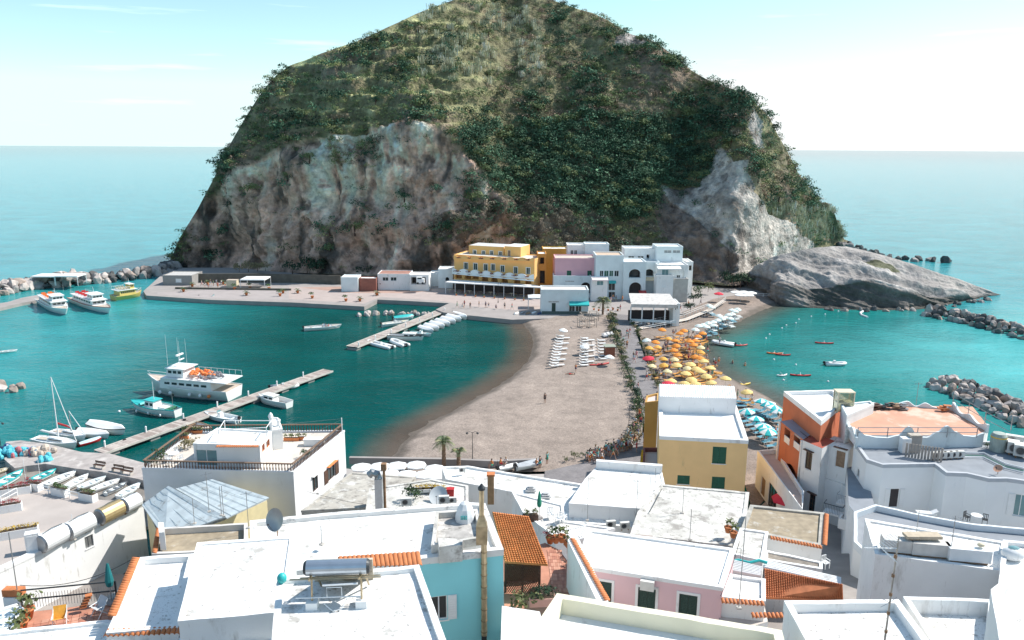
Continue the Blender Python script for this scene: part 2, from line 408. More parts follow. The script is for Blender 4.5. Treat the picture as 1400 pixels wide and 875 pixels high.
# ---- columns of ground along sight azimuths: foot at the water, then climbing with a local slope
def columns(name, cols, nrow, slope, col_fn, mat, back=60.0, steps=14, amp=None, smooth_d=5, dense=1.0, back_z=-3.0):
    """cols: list of (px, foot_y, foot_z, sil_y); slope(px,py)->degrees; builds front face, crest and back face"""
    ncol = len(cols); D = np.zeros((ncol, nrow)); E = np.zeros((ncol, nrow)); AX = []
    for c, (px, fy, fz, sy) in enumerate(cols):
        p = P(px, fy, fz); D0 = math.hypot(p.x, p.y); AX.append((p.x / D0, p.y / D0)); d = D0
        for r in range(nrow):
            t = r / (nrow - 1); y = fy + (sy - fy) * t
            v = ray(px, y); e = v.z / math.hypot(v.x, v.y); E[c, r] = e
            if r:
                s = math.tan(R(slope(px, (y + yp) / 2)))
                a = math.atan(ep); b2 = math.atan(e)
                den = max(s - (e + ep) / 2, .12)
                d += d * (b2 - a) * (1 + e * e) / den
            D[c, r] = d; ep, yp = e, y
    k = np.ones(2 * smooth_d + 1) / (2 * smooth_d + 1)
    Dp = np.pad(D, ((smooth_d, smooth_d), (0, 0)), mode='edge')
    D = np.stack([np.convolve(Dp[:, r], k, 'valid') for r in range(nrow)], 1)
    rows = []
    for r in range(nrow): rows.append([(AX[c][0] * D[c, r], AX[c][1] * D[c, r], CZ + D[c, r] * E[c, r]) for c in range(ncol)])
    Vf = np.array(rows)                      # nrow, ncol, 3
    top = Vf[-1]; bk = []
    for q in range(1, steps + 1):
        t = q / steps; e = []
        for c in range(ncol):
            z = top[c][2] * (1 - t) ** 1.0 * (1 - .25 * t) + back_z * t
            dd = D[c, -1] + 3 * min(1, q) + back * (t ** .8) * (.25 + .75 * min(1, top[c][2] / 70))
            e.append((AX[c][0] * dd, AX[c][1] * dd, min(z, top[c][2] - .6)))
        bk.append(e)
    V = np.concatenate([Vf, np.array(bk)], 0)
    return V
hill_tab = [(228,368,-1,366),(234,367,-.5,356),(241,368,0,342),(250,368,0,322),(262,368,0,303),(276,368,0,280),(290,368,0,255),(305,368,0,228),(320,368,.3,200),(335,369,.8,174),(350,370,1,150),(366,371,1,127),(380,372,1,108),
 (395,373,1,92),(412,373,1.5,80),(430,374,1.5,74),(450,375,2,66),(475,376,2,57),(500,377,2,49),(525,378,2,38),(550,379,2,26),(575,380,2,14),(600,381,2,4),(625,382,2,-4),(650,382,2,-9),(690,383,2,-12),(730,383,2,-10),(760,383,2,0),(785,384,2,9),(800,384,2,13),
 (825,384,2,26),(850,384,2,41),(870,384,2,46),(890,384,2,57),(910,384,2,74),(930,385,2,89),(950,386,2,99),(970,388,2,108),(985,390,2,112),(1000,391,2,118),(1015,390,2,130),(1035,386,1,150),(1047,380,1,172),(1060,374,1,192),
 (1080,364,1,224),(1095,357,1,242),(1110,350,1,260),(1125,345,0,276),(1138,341,0,290),(1145,338,0,310),(1152,336,-.5,326),(1160,335,-1,334)]
ht = np.array(hill_tab, dtype=float)
ht[:, 3] += (11 - 8 * np.exp(-((ht[:, 0] - 700) / 210) ** 2)) * np.clip((ht[:, 0] - 240) / 60, 0, 1) * np.clip((1150 - ht[:, 0]) / 40, 0, 1)
def cliff_top(px): return interp(px, [225,300,330,380,430,500,560,600,640,665,690,720], [310,262,236,205,186,172,166,182,214,246,290,345])
def hslope(px, py):
    top = interp(px, ht[:, 0], ht[:, 3])
    ct = cliff_top(px) if px < 720 else 350
    base = 46.0 if py > 130 else 38.0
    base = base if py > 60 else 34
    if px >= 700: base = 47 if py > 110 else 39
    if px < 720:
        t = np.clip((py - ct + 6) / 14, 0, 1); base = base * (1 - t) + 77 * t
    if px > 640:
        t = np.clip((py - 305) / 25, 0, 1) * np.clip((px - 640) / 60, 0, 1); base = base * (1 - t) + 64 * t
    t = np.clip((px - 930) / 50, 0, 1) * np.clip((py - 190) / 40, 0, 1) * np.clip((1090 - px) / 60, 0, 1)
    base = base * (1 - t) + 62 * t
    t = np.clip((340 - px) / 90, 0, 1); base = base * (1 - t) + max(base, 62) * t
    t = np.clip((px - 1040) / 60, 0, 1); base = base * (1 - t) + 56 * t
    return base
def fbm(v, o=5, l=2.1, H=.9): return noise.fractal(v, H, l, o)
def build_hill():
    pxs = list(np.arange(228, 1160.1, 1.4)); n_row = 270
    cols = [(px, interp(px, ht[:, 0], ht[:, 1]), interp(px, ht[:, 0], ht[:, 2]), interp(px, ht[:, 0], ht[:, 3])) for px in pxs]
    V = columns('hill', cols, n_row, hslope, None, None, back=110, steps=22, smooth_d=7)
    nr, nc, _ = V.shape
    flat = V.reshape(-1, 3)
    px, py = proj_np(flat)
    ridx = np.repeat(np.arange(nr), nc)
    # normals
    du = np.gradient(V, axis=1); dv = np.gradient(V, axis=0); Nn = np.cross(du, dv).reshape(-1, 3)
    Nn /= np.linalg.norm(Nn, axis=1)[:, None] + 1e-9
    Nn *= np.sign((Nn * (np.array([0, 0, CZ + 80]) - flat)).sum(1))[:, None] if False else 1
    if Nn[nc * 60 + nc // 2][1] > 0: Nn = -Nn
    ct = np.array([cliff_top(a) if a < 720 else 350 for a in px])
    front = ridx < n_row
    leftcl = np.clip((py - ct) / 8 + .5, 0, 1) * (px < 720) * np.clip((378 - py) / 5, 0, 1)
    def poly_in(poly):
        ins = np.zeros(len(px), bool); n = len(poly)
        for i in range(n):
            x1, y1 = poly[i]; x2, y2 = poly[(i + 1) % n]
            c = ((y1 > py) != (y2 > py)) & (px < (x2 - x1) * (py - y1) / (y2 - y1 + 1e-9) + x1); ins ^= c
        return ins & front
    h = np.zeros(len(px)); big = np.zeros(len(px)); cr = np.zeros(len(px)); big2 = np.zeros(len(px))
    for i in range(len(px)):
        v = Vector(flat[i])
        big[i] = fbm(v * .028, 5)
        big2[i] = noise.fractal(v * .09 + Vector((7, 3, 1)), .8, 2.2, 5)
        q = Vector((v.x * .075, v.y * .075, v.z * .05))
        cr[i] = noise.ridged_multi_fractal(q + Vector((3, 0, 0)), .9, 2.2, 5, 1.0, 2.0)
    wj = 9 * big2
    pj, yj = px + wj, py + wj
    px0, py0 = px, py
    px, py = pj, yj
    whitecl = poly_in([(958,205),(985,195),(1000,215),(1030,225),(1028,262),(1052,288),(1088,316),(1122,338),(1125,400),(1040,400),(1010,372),(1018,350),(985,330),(955,300),(910,262),(905,250),(948,250)]) * 1.0
    band = poly_in([(900,255),(960,262),(1020,330),(1030,395),(930,380),(905,320)]) * 1.0
    rocks = np.maximum(poly_in([(845,45),(880,48),(892,68),(870,72),(842,62)]), poly_in([(1035,150),(1050,170),(1052,205),(1035,200),(1025,175)])) * 1.0
    low = poly_in([(600,292),(700,270),(760,282),(860,300),(900,300),(950,400),(590,400)]) * 1.0 * (big2 > -.15)
    px, py = px0, py0
    cliff = np.maximum(leftcl, np.maximum(whitecl, np.maximum(rocks, band * .9)))
    fade = np.clip(ridx / 12.0, 0, 1) * np.clip((n_row - 3 - ridx) / 25.0, .08, 1) * front + .08 * (~front)
    wn_ = leftcl * 3.2 + band * (1 - whitecl) * 1.6 + low * 1.6 + (1 - np.maximum(cliff, low)) * .6 + whitecl * .1
    fin = np.array([noise.ridged_multi_fractal(Vector((a[0] * .22 + a[2] * .06, a[1] * .22, a[2] * .15)), .8, 2.2, 5, 1.0, 2.0) for a in flat])
    disp = (big * 4.5 + wn_ * (cr - 1.3) * 1.1 + big2 * (1.2 + .9 * leftcl - .8 * whitecl) + (fin - 1.3) * (.25 + .8 * leftcl + -.1 * whitecl + .5 * band + .5 * low)) * fade
    # terraces on the upper left shoulder
    terr = np.clip((190 - py) / 30, 0, 1) * np.clip((700 - px) / 120, 0, 1) * np.clip((px - 370) / 40, 0, 1) * (1 - cliff) * front
    flat2 = flat + Nn * disp[:, None]
    zt = flat2[:, 2]; step = 5.4; fr = (zt + 2 * big2) / step - np.floor((zt + 2 * big2) / step)
    tz = (np.clip((fr - .55) / .45, 0, 1) - fr) * step * 1.15 * terr
    flat2[:, 2] += tz * np.clip((n_row - 2 - ridx) / 10.0, 0, 1)
    # colours
    def c(*a): return np.array(a)
    col = np.tile(c(.30, .28, .16), (len(px), 1)) * (1 + .35 * big2[:, None])
    dry = np.clip(big * 1.2 + .2 + big2 * .5, 0, 1)[:, None]; col = col * (1 - dry) + c(.37, .28, .21) * dry
    gr = (terr * np.clip((.66 - fr) / .12, 0, 1) * np.clip(1.1 + 1.2 * big2 - .4 * big, 0, 1))[:, None]
    col = col * (1 - gr) + c(.62, .62, .31) * gr
    lp = np.clip(.5 + .6 * big + .5 * big2, 0, 1)[:, None]
    rockL = c(.74, .58, .50) * (1 - lp) + c(.48, .40, .36) * lp
    strk = np.array([noise.fractal(Vector((a[0] * .16, a[1] * .16, a[2] * .035)), .8, 2.1, 4) for a in flat])
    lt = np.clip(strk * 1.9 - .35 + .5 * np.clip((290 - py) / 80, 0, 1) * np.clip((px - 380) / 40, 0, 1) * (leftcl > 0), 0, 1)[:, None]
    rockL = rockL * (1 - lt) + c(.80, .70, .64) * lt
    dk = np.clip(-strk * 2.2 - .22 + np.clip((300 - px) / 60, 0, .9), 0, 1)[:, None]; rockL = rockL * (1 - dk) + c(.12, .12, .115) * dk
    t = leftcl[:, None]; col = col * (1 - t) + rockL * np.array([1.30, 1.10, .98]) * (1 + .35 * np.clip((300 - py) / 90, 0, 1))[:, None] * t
    t = (low * .8)[:, None]; col = col * (1 - t) + (c(.27, .22, .18) * (1 - lp) + c(.15, .12, .09) * lp) * t
    t = band[:, None]; col = col * (1 - t) + (c(.32, .25, .21) + .08 * strk[:, None]) * t
    t = whitecl[:, None]; wv = np.clip(.5 + strk * 1.6, 0, 1)[:, None]; col = col * (1 - t) + (c(.46, .41, .37) * (1 - wv) + c(.78, .71, .64) * wv) * t
    t = rocks[:, None]; col = col * (1 - t) + c(.52, .47, .44) * t
    t = (np.clip((.95 - fin) * 1.4, 0, .65) * np.maximum(cliff, .6 * low))[:, None]; col = col * (1 - t) + c(.13, .105, .09) * t  # cavity darkening: crevice shade put into the rock colour
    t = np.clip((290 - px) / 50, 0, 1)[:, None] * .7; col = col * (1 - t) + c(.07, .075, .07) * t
    # cavity shade painted into the crevices, rock crests lightened, following the carved relief
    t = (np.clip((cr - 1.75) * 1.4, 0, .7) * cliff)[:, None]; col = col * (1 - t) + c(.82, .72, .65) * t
    col = np.clip(col, .01, .9)
    i, j = np.meshgrid(np.arange(nc - 1), np.arange(nr - 1)); a = (j * nc + i).ravel(); F = np.stack([a, a + 1, a + nc + 1, a + nc], 1)
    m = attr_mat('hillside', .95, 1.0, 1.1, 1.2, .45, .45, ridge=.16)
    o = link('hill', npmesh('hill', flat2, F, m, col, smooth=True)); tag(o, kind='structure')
    o.data.polygons.foreach_set('use_smooth', np.ones(len(F), bool))
    return dict(V=flat2, N=Nn, px=px, py=py, cliff=cliff, low=low, terr=terr, big=big, big2=big2, fr=fr, front=front, nr=nr, nc=nc, ridx=ridx)
HILL = build_hill()

# ---- the bare rock point on the right
head_tab = [(1000,392,.5,383),(1020,396,.3,374),(1035,402,.2,362),(1050,412,0,352),(1065,418,0,347),(1085,420,0,341),(1105,421,0,338),(1130,422,0,336),(1150,423,0,337),(1180,424,0,343),(1210,424,0,351),(1240,424,0,360),(1262,423,0,367),(1285,419,0,375),(1305,415,0,381),(1325,410,0,388),(1345,408,0,395),(1358,406,-.1,400),(1368,405,-.5,403)]
hh = np.array(head_tab, dtype=float)
def build_headland():
    edge = lambda px: interp(px, [1000,1040,1060,1110,1150,1190,1240,1280,1320,1370],[372,376,385,392,384,381,398,404,404,404])
    def sl(px, py):
        e = edge(px); t = np.clip((py - e) / 5 + .5, 0, 1); u = np.clip((1150 - px) / 60, 0, 1)
        return (14 + 14 * u) * (1 - t) + 60 * t
    pxs = list(np.arange(1000, 1368.1, 1.3)); n_row = 110
    cols = [(px, interp(px, hh[:, 0], hh[:, 1]), interp(px, hh[:, 0], hh[:, 2]), interp(px, hh[:, 0], hh[:, 3])) for px in pxs]
    V = columns('headland', cols, n_row, sl, None, None, back=30, steps=10, smooth_d=9)
    nr, nc, _ = V.shape; flat = V.reshape(-1, 3); px, py = proj_np(flat); ridx = np.repeat(np.arange(nr), nc); front = ridx < n_row
    du = np.gradient(V, axis=1); dv = np.gradient(V, axis=0); Nn = np.cross(du, dv).reshape(-1, 3); Nn /= np.linalg.norm(Nn, axis=1)[:, None] + 1e-9
    if Nn[nc * 90 + nc // 2][2] < 0: Nn = -Nn
    st = np.array([noise.ridged_multi_fractal(Vector((a[0] * .03 + a[2] * .10, a[1] * .05, a[2] * .16 + a[0] * .045)), .9, 2.1, 5, 1, 2) for a in flat])
    b2 = np.array([noise.fractal(Vector(a) * .07, .8, 2.1, 5) for a in flat])
    fade = np.clip(ridx / 8.0, 0, 1) * np.clip((n_row - 1 - ridx) / 12., 0.2, 1)
    flat = flat + Nn * ((st - 1.4) * 1.5 + b2 * 1.6)[:, None] * fade[:, None]
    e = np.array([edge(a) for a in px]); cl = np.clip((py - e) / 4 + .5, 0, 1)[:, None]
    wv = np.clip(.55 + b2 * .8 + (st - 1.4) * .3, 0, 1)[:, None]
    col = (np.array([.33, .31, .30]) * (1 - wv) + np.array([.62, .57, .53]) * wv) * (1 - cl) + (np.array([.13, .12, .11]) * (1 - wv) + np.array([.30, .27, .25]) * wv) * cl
    g = ((np.hypot((px - 1203) / 32, (py - 361 - (px - 1203) * .2) / 5) < 1 + .4 * b2) * .9)[:, None]
    col = col * (1 - g) + np.array([.12, .13, .06]) * g
    wet = np.clip(1 - flat[:, 2] / .9, 0, 1)[:, None] * .75; col = col * (1 - wet) + np.array([.03, .04, .035]) * wet
    i, j = np.meshgrid(np.arange(nc - 1), np.arange(nr - 1)); a = (j * nc + i).ravel(); F = np.stack([a, a + 1, a + nc + 1, a + nc], 1)
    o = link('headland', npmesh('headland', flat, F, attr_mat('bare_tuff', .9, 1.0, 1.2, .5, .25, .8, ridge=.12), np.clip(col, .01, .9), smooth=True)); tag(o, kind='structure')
build_headland()

# ---- seabed, quay, beaches, path, ground of the village
def sheet_mat_sand():
    m = bpy.data.materials.new('beach_sand'); m.use_nodes = True; nt = m.node_tree; N = nt.nodes; b = N['Principled BSDF']; b.inputs['Roughness'].default_value = .95
    at = N.new('ShaderNodeAttribute'); at.attribute_name = 'Col'; g = N.new('ShaderNodeNewGeometry').outputs['Position']
    out = at.outputs['Color']
    for sc, lo, hi in ((.12, .86, 1.12), (.5, .84, 1.12), (3.5, .8, 1.2), (1.3, .9, 1.1), (11, .7, 1.3)):
        nz = N.new('ShaderNodeTexNoise'); nz.inputs['Scale'].default_value = sc; nz.inputs['Detail'].default_value = 4; lnk(nt, g, nz.inputs['Vector'])
        mr = N.new('ShaderNodeMapRange'); mr.inputs[1].default_value = .3; mr.inputs[2].default_value = .7; mr.inputs[3].default_value = lo; mr.inputs[4].default_value = hi; lnk(nt, nz.outputs['Fac'], mr.inputs[0])
        mx = N.new('ShaderNodeMix'); mx.data_type = 'RGBA'; mx.blend_type = 'MULTIPLY'; mx.inputs[0].default_value = 1; lnk(nt, out, mx.inputs[6]); lnk(nt, mr.outputs[0], mx.inputs[7]); out = mx.outputs[2]
    lnk(nt, out, b.inputs['Base Color'])
    n3 = N.new('ShaderNodeTexNoise'); n3.inputs['Scale'].default_value = 2.2; n3.inputs['Detail'].default_value = 7; lnk(nt, g, n3.inputs['Vector'])
    bp = N.new('ShaderNodeBump'); bp.inputs['Strength'].default_value = .55; bp.inputs['Distance'].default_value = .12; lnk(nt, n3.outputs['Fac'], bp.inputs['Height']); lnk(nt, bp.outputs[0], b.inputs['Normal'])
    return m
sand_m = sheet_mat_sand()
def beach(name, S, I, flip, sandc, n=150, rows=40):
    S = resample(S, n); I = resample(I, n); V = []; C = []
    for j in range(rows):
        t = j / (rows - 1) * 1.0
        for i in range(n):
            tt = -.35 + 1.35 * t
            p = S[i].lerp(I[i], tt) if tt > 0 else S[i] + (S[i] - I[i]).normalized() * (-tt * 12)
            d = (Vector((p.x, p.y)) - Vector((S[i].x, S[i].y))).length * (1 if tt > 0 else -1)
            wob = noise.fractal(Vector((p.x * .25, p.y * .25, 0)), 1, 2, 3) * .5
            z = 1.15 * (1 - math.exp(-max(d, 0) / 3.5)) if d > 0 else d * .12
            z += .06 * noise.fractal(Vector((p.x * .5, p.y * .5, 0)), 1, 2, 4) + (.02 if d > 0 else 0) + wob * .12 * (1 if d > -1 else 0)
            V.append((p.x, p.y, z)); w = 1 - min(1, max(0, (d + wob * 1.5 - 1.1) / 1.0)); w = w if d < 6 else 0
            C.append([sandc[k] * (1 - w) + (.13, .105, .085)[k] * w for k in range(3)])
    V = np.array(V); i, j = np.meshgrid(np.arange(n - 1), np.arange(rows - 1)); a = (j * n + i).ravel()
    F = np.stack([a, a + 1, a + n + 1, a + n], 1)
    if not flip: F = F[:, ::-1]
    o = link(name, npmesh(name, V, F, sand_m, np.array(C), smooth=True)); tag(o, kind='structure')
beach('beach', shore, inner, False, (.29, .235, .20))
beach('beach_right', shoreR, innerR, True, (.25, .20, .17))
def slab(name, poly_px, z, mat, zb=-2.5, kind='structure', label=None, cat=None):
    mb = MB(); mb.prism([P(x, y, z) for x, y in poly_px], zb, z)
    return mb.build(name, mat, kind=kind, label=label, cat=cat)
# main quay under the hill, with plaza
slab('quay', [(196,398),(200,404),(290,410),(400,413.5),(498,419),(516,409.5),(560,411.5),(614,414.5),(596,423),(606,427),(640,431),(700,437),(790,434),(836,432),(862,440),(880,445),(935,427),(975,409),(1010,403),(1050,398),(1046,378),(985,368),(600,366),(232,366)], 1.1, concrete)
promenade = M('promenade_paving', (.42, .35, .325), .9, .12, .5, .2, 5, [((.42, .34, .31), .3, .25, 1)])
reddish = M('reddish_paving', (.42, .28, .23), .9, .15, .5, .2, 5)
slab('promenade', [(395,392),(500,392),(608,396),(700,405),(742,407),(742,424),(700,424),(640,418),(600,411),(520,406),(498,415),(395,409)], 1.104, promenade, 1.0)
slab('paving', [(410,393),(500,391),(545,393),(590,397),(560,401),(470,400)], 1.108, reddish, 1.0)
slab('pavement', [(215,400),(300,396),(395,398),(395,410),(290,408),(215,402)], 1.104, M('grey_quay_paving', (.37, .33, .32), .9, .12, .5, .2, 5), 1.0)
path_poly = [(833,428),(838,448),(845,470),(855,495),(864,520),(874,545),(880,570),(881,592),(862,612),(800,632),(745,644),(740,700),(905,700),(905,600),(899,531),(891,511),(880,485),(872,462),(862,431)]
def paver_mat():
    m = M('dark_paving_stone', (.27, .25, .25), .8, .2, .8, 0)
    nt = m.node_tree; N = nt.nodes; b = N['Principled BSDF']; g = N.new('ShaderNodeNewGeometry').outputs['Position']
    br = N.new('ShaderNodeTexBrick'); br.inputs['Scale'].default_value = 1.6; br.inputs['Color1'].default_value = (1, 1, 1, 1); br.inputs['Color2'].default_value = (.8, .8, .82, 1); br.inputs['Mortar'].default_value = (.5, .5, .5, 1); br.inputs['Mortar Size'].default_value = .03
    lnk(nt, g, br.inputs['Vector']); mx = N.new('ShaderNodeMix'); mx.data_type = 'RGBA'; mx.blend_type = 'MULTIPLY'; mx.inputs[0].default_value = 1
    src = b.inputs['Base Color'].links[0].from_socket; lnk(nt, src, mx.inputs[6]); lnk(nt, br.outputs['Color'], mx.inputs[7]); lnk(nt, mx.outputs[2], b.inputs['Base Color'])
    return m
pavers = paver_mat()
slab('path', path_poly, 1.42, pavers, -.5)
# village ground: one sheet climbing towards and behind the camera
def gz(x, y):
    if x < -34: return float(np.interp(y, [-60, 5, 20, 30, 58], [26, 20, 10, 1.2, 1.0]))
    return float(np.interp(y, [-60, 0, 14, 26, 40, 50, 62, 74, 96], [27, 25, 21.5, 17.5, 12.5, 8.5, 5.0, 2.4, 1.35]))
def build_ground():
    xs = np.concatenate([np.arange(-120, -36, 6), np.arange(-36, 100, 4), np.arange(100, 160, 12)]); ys = np.concatenate([np.arange(-60, 20, 8), np.arange(20, 70, 2)])
    rows = [[(x, y, gz(x, y)) for x in xs] for y in ys]
    mb = MB(); mb.grid(rows)
    mb.build('ground', M('village_ground', (.30, .27, .25), .95, .2, .6, .3, 6), kind='structure', smooth=True)
    mb = MB()
    mb.prism([P(395, 760, 1.35), P(470, 640, 1.35), P(560, 652, 1.35), P(745, 648, 1.35), P(905, 650, 1.35), P(1030, 700, 1.35), P(1100, 640, 1.35), Vector((90, 100, 0)), Vector((150, 66, 0)), Vector((60, 62, 0)), Vector((-22, 62, 0))], -1.5, 1.35)
    mb.build('pavement', M('village_paving', (.40, .37, .35), .9, .2, .6, .3, 5), kind='structure')
build_ground()
# ================================================================== BUILDINGS
def inset(poly, w):
    n = len(poly); ar = sum(poly[i].x * poly[(i + 1) % n].y - poly[(i + 1) % n].x * poly[i].y for i in range(n))
    s = 1 if ar > 0 else -1; out = []
    for i in range(n):
        a, b, c = poly[i - 1], poly[i], poly[(i + 1) % n]
        d1 = (b - a).to_2d().normalized(); d2 = (c - b).to_2d().normalized()
        n1 = Vector((-d1.y, d1.x)) * s; n2 = Vector((-d2.y, d2.x)) * s
        m = (n1 + n2); k = m.length_squared / 2
        m = m / max(.3, k) if k > 0 else n1
        out.append(Vector((b.x + m.x * w, b.y + m.y * w, 0)))
    return out
class House:
    """walls with real openings, a recessed roof deck and a parapet ring. poly: photo pixels of the top outline at height zt."""
    def __init__(s, name, poly, zt, zb, wall, roof=None, par=.35, parw=.25, label='', cat='house', group=None, world=False, parmat=None, stripe=None, roofslab=True, rise=None):
        s.poly = [Vector((p[0], p[1], 0)) for p in (poly if world else [P(x, y, zt) for x, y in poly])]
        n = len(s.poly); ar = sum(s.poly[i].x * s.poly[(i + 1) % n].y - s.poly[(i + 1) % n].x * s.poly[i].y for i in range(n))
        s.rev = ar < 0
        s.zt, s.zb, s.wall, s.roof = zt, zb, wall, roof or white_roof
        s.par, s.parw, s.parmat, s.stripe = par, parw, parmat or wall, stripe
        c = sum(s.poly, Vector()) / n
        s.e = empty(name, (c.x, c.y, zb), 0, label, cat, group); s.c = Vector((c.x, c.y, zb)); s.op = {}; s.roofslab = roofslab
    def L(s, p): return Vector(p) - s.c
    def edge(s, i):
        a, b = s.poly[i], s.poly[(i + 1) % len(s.poly)]
        d = (b - a).normalized(); nrm = Vector((d.y, -d.x, 0))
        if s.rev: nrm = -nrm
        return a, b, d, nrm
    def hit(s, i, px, py):
        a, b, d, nrm = s.edge(i); o = Vector((0, 0, CZ)); r = ray(px, py)
        t = (a - o).dot(nrm) / r.dot(nrm); q = o + r * t
        return (q - a).dot(d), q.z
    def opening(s, i, x0, y0, x1, y1, kind='win', **k):
        ym, xm = (y0 + y1) / 2, (x0 + x1) / 2
        u0, u1 = s.hit(i, x0, ym)[0], s.hit(i, x1, ym)[0]
        za, zc = s.hit(i, xm, y1)[1], s.hit(i, xm, y0)[1]
        if u0 > u1: u0, u1 = u1, u0
        Lw = (s.edge(i)[1] - s.edge(i)[0]).length
        u0, u1 = max(.05, u0), min(Lw - .05, u1); za = max(za, s.zb + .02); zc = min(zc, s.zt - s.par - .05)
        if u1 - u0 > .15 and zc - za > .15: s.op.setdefault(i, []).append((u0, u1, za, zc, kind, k))
        return s
    def row(s, i, kind, rects, **k):
        for r_ in rects: s.opening(i, *r_, kind, **k)
        return s
    def done(s, skip=()):
        n = len(s.poly); mb = MB(); fl = 1
        for i in range(n):
            if i in skip: continue
            a, b, d, nrm = s.edge(i); Lw = (b - a).length; ops = s.op.get(i, [])
            us = sorted(set([0, Lw] + [o[0] for o in ops] + [o[1] for o in ops])); zs = sorted(set([s.zb, s.zt] + [o[2] for o in ops] + [o[3] for o in ops]))
            pt = lambda u, z, w=0: s.L((a.x + d.x * u - nrm.x * w, a.y + d.y * u - nrm.y * w, z))
            for u0, u1 in zip(us, us[1:]):
                for z0, z1 in zip(zs, zs[1:]):
                    um, zm = (u0 + u1) / 2, (z0 + z1) / 2
                    if any(o[0] < um < o[1] and o[2] < zm < o[3] for o in ops): continue
                    q = [pt(u0, z0), pt(u1, z0), pt(u1, z1), pt(u0, z1)]
                    mb.add(q if not s.rev else q[::-1], [(0, 1, 2, 3)])
            for (u0, u1, z0, z1, kind, k) in ops:
                w = k.get('depth', {'dark': 1.6, 'arch': 1.6, 'loggia': 1.8}.get(kind, .16))
                c1 = [pt(u0, z0), pt(u1, z0), pt(u1, z1), pt(u0, z1)]; c2 = [pt(u0, z0, w), pt(u1, z0, w), pt(u1, z1, w), pt(u0, z1, w)]
                mb.add(c1 + c2, [(0, 1, 5, 4), (1, 2, 6, 5), (2, 3, 7, 6), (3, 0, 4, 7)])
                s.fill(i, u0, u1, z0, z1, kind, w, k, a, d, nrm)
        wl_ = mb.build('wall', s.wall, s.e)
        pin = inset(s.poly, s.parw)
        if s.roofslab:
            mb = MB(); mb.prism([s.L((p.x, p.y, 0)) for p in (pin if s.par > 0 else inset(s.poly, .01))], s.zt - s.par - s.zb - .25, s.zt - s.par - s.zb)
            mb.build('roof', s.roof, s.e)
        if s.par > 0:
            out = inset(s.poly, -.03); mb = MB(); o2, p2 = [], []
            for i in range(len(out)):
                a, b, c_, d = out[i], out[(i + 1) % len(out)], pin[i], pin[(i + 1) % len(out)]; q = max(1, min(40, int((b - a).length / .7)))
                for k in range(q):
                    jt = Vector((random.uniform(-.012, .012), random.uniform(-.012, .012), 0)) if k else Vector()
                    jt.z = random.uniform(-.02, .012); o2.append(a.lerp(b, k / q) + jt); p2.append(c_.lerp(d, k / q) + jt * 1.3)
            out, pp = o2, p2; m = len(out)
            V = []
            for z, ring in ((s.zt - s.par - .12, out), (s.zt + .012, out), (s.zt + .012, pp), (s.zt - s.par - .12, pp)):
                V += [s.L((p.x, p.y, z + (p.z if z > s.zt else 0))) for p in ring]
            F = [(r_ * m + i, r_ * m + (i + 1) % m, ((r_ + 1) % 4) * m + (i + 1) % m, ((r_ + 1) % 4) * m + i) for r_ in range(4) for i in range(m)]
            mb.add(V, F); mb.build('parapet', s.parmat, s.e)
        return s
    def fill(s, i, u0, u1, z0, z1, kind, w, k, a, d, nrm):
        pt = lambda u, z, q=0: s.L((a.x + d.x * u - nrm.x * q, a.y + d.y * u - nrm.y * q, z))
        def slabq(mb, ua, ub, za, zb_, qa, qb):     # box on the wall, qa nearer the outside
            vs = [pt(u, z, q) for q in (qa, qb) for (u, z) in ((ua, za), (ub, za), (ub, zb_), (ua, zb_))]
            mb.add(vs, [(0, 1, 2, 3), (7, 6, 5, 4), (0, 4, 5, 1), (1, 5, 6, 2), (2, 6, 7, 3), (3, 7, 4, 0)])
        W_, H_ = u1 - u0, z1 - z0
        fm = k.get('frame', white); sm = k.get('shut', green_paint)
        small = mpp(s.c + pt(u0, z0)) > .14
        if kind in ('win', 'shut', 'door', 'open', 'glass'):
            t = .07
            mb = MB(); nm = 'door' if kind == 'door' or k.get('door') else 'window'
            slabq(mb, u0, u1, z0, z0 + t, w - .09, w - .01); slabq(mb, u0, u1, z1 - t, z1, w - .09, w - .01)
            slabq(mb, u0, u0 + t, z0 + t, z1 - t, w - .09, w - .01); slabq(mb, u1 - t, u1, z0 + t, z1 - t, w - .09, w - .01)
            if kind in ('win', 'open', 'glass'):
                for m in range(1, k.get('div', 2)):
                    um = u0 + W_ * m / k.get('div', 2); slabq(mb, um - t / 2, um + t / 2, z0 + t, z1 - t, w - .085, w - .01)
                if k.get('bars'):
                    for m in range(1, 4): slabq(mb, u0 + t, u1 - t, z0 + H_ * m / 4 - .015, z0 + H_ * m / 4 + .015, w - .08, w - .02)
            f = mb.build(nm, k.get('sash', white_metal if kind != 'shut' else sm), s.e)
            if kind in ('win', 'open', 'glass'):
                mb = MB(); slabq(mb, u0 + .01, u1 - .01, z0 + .01, z1 - .01, w - .035, w - .015); mb.build('pane', k.get('pane', glass), f)
            elif kind == 'shut':
                for h_ in range(2):
                    ua = u0 + t + (W_ - 2 * t) * h_ / 2; ub = ua + (W_ - 2 * t) / 2 - .012
                    mb = MB(); slabq(mb, ua, ub, z0 + t, z1 - t, w - .07, w - .03)
                    if not small:
                        ns = 12
                        for m in range(ns):
                            zz = z0 + t + (H_ - 2 * t) * (m + .25) / ns; slabq(mb, ua + .05, ub - .05, zz, zz + (H_ / ns) * .4, w - .085, w - .065)
                    mb.build('shutter', sm, f)
            else:
                mb = MB(); slabq(mb, u0 + t, u1 - t, z0 + .02, z1 - t, w - .07, w - .03); mb.build('door_leaf', sm, f)
            if k.get('sill', kind != 'door'):
                mb = MB(); slabq(mb, u0 - .08, u1 + .08, z0 - .07, z0 - .003, -.07, w - .1); mb.build('sill', k.get('sillm', fm), f)
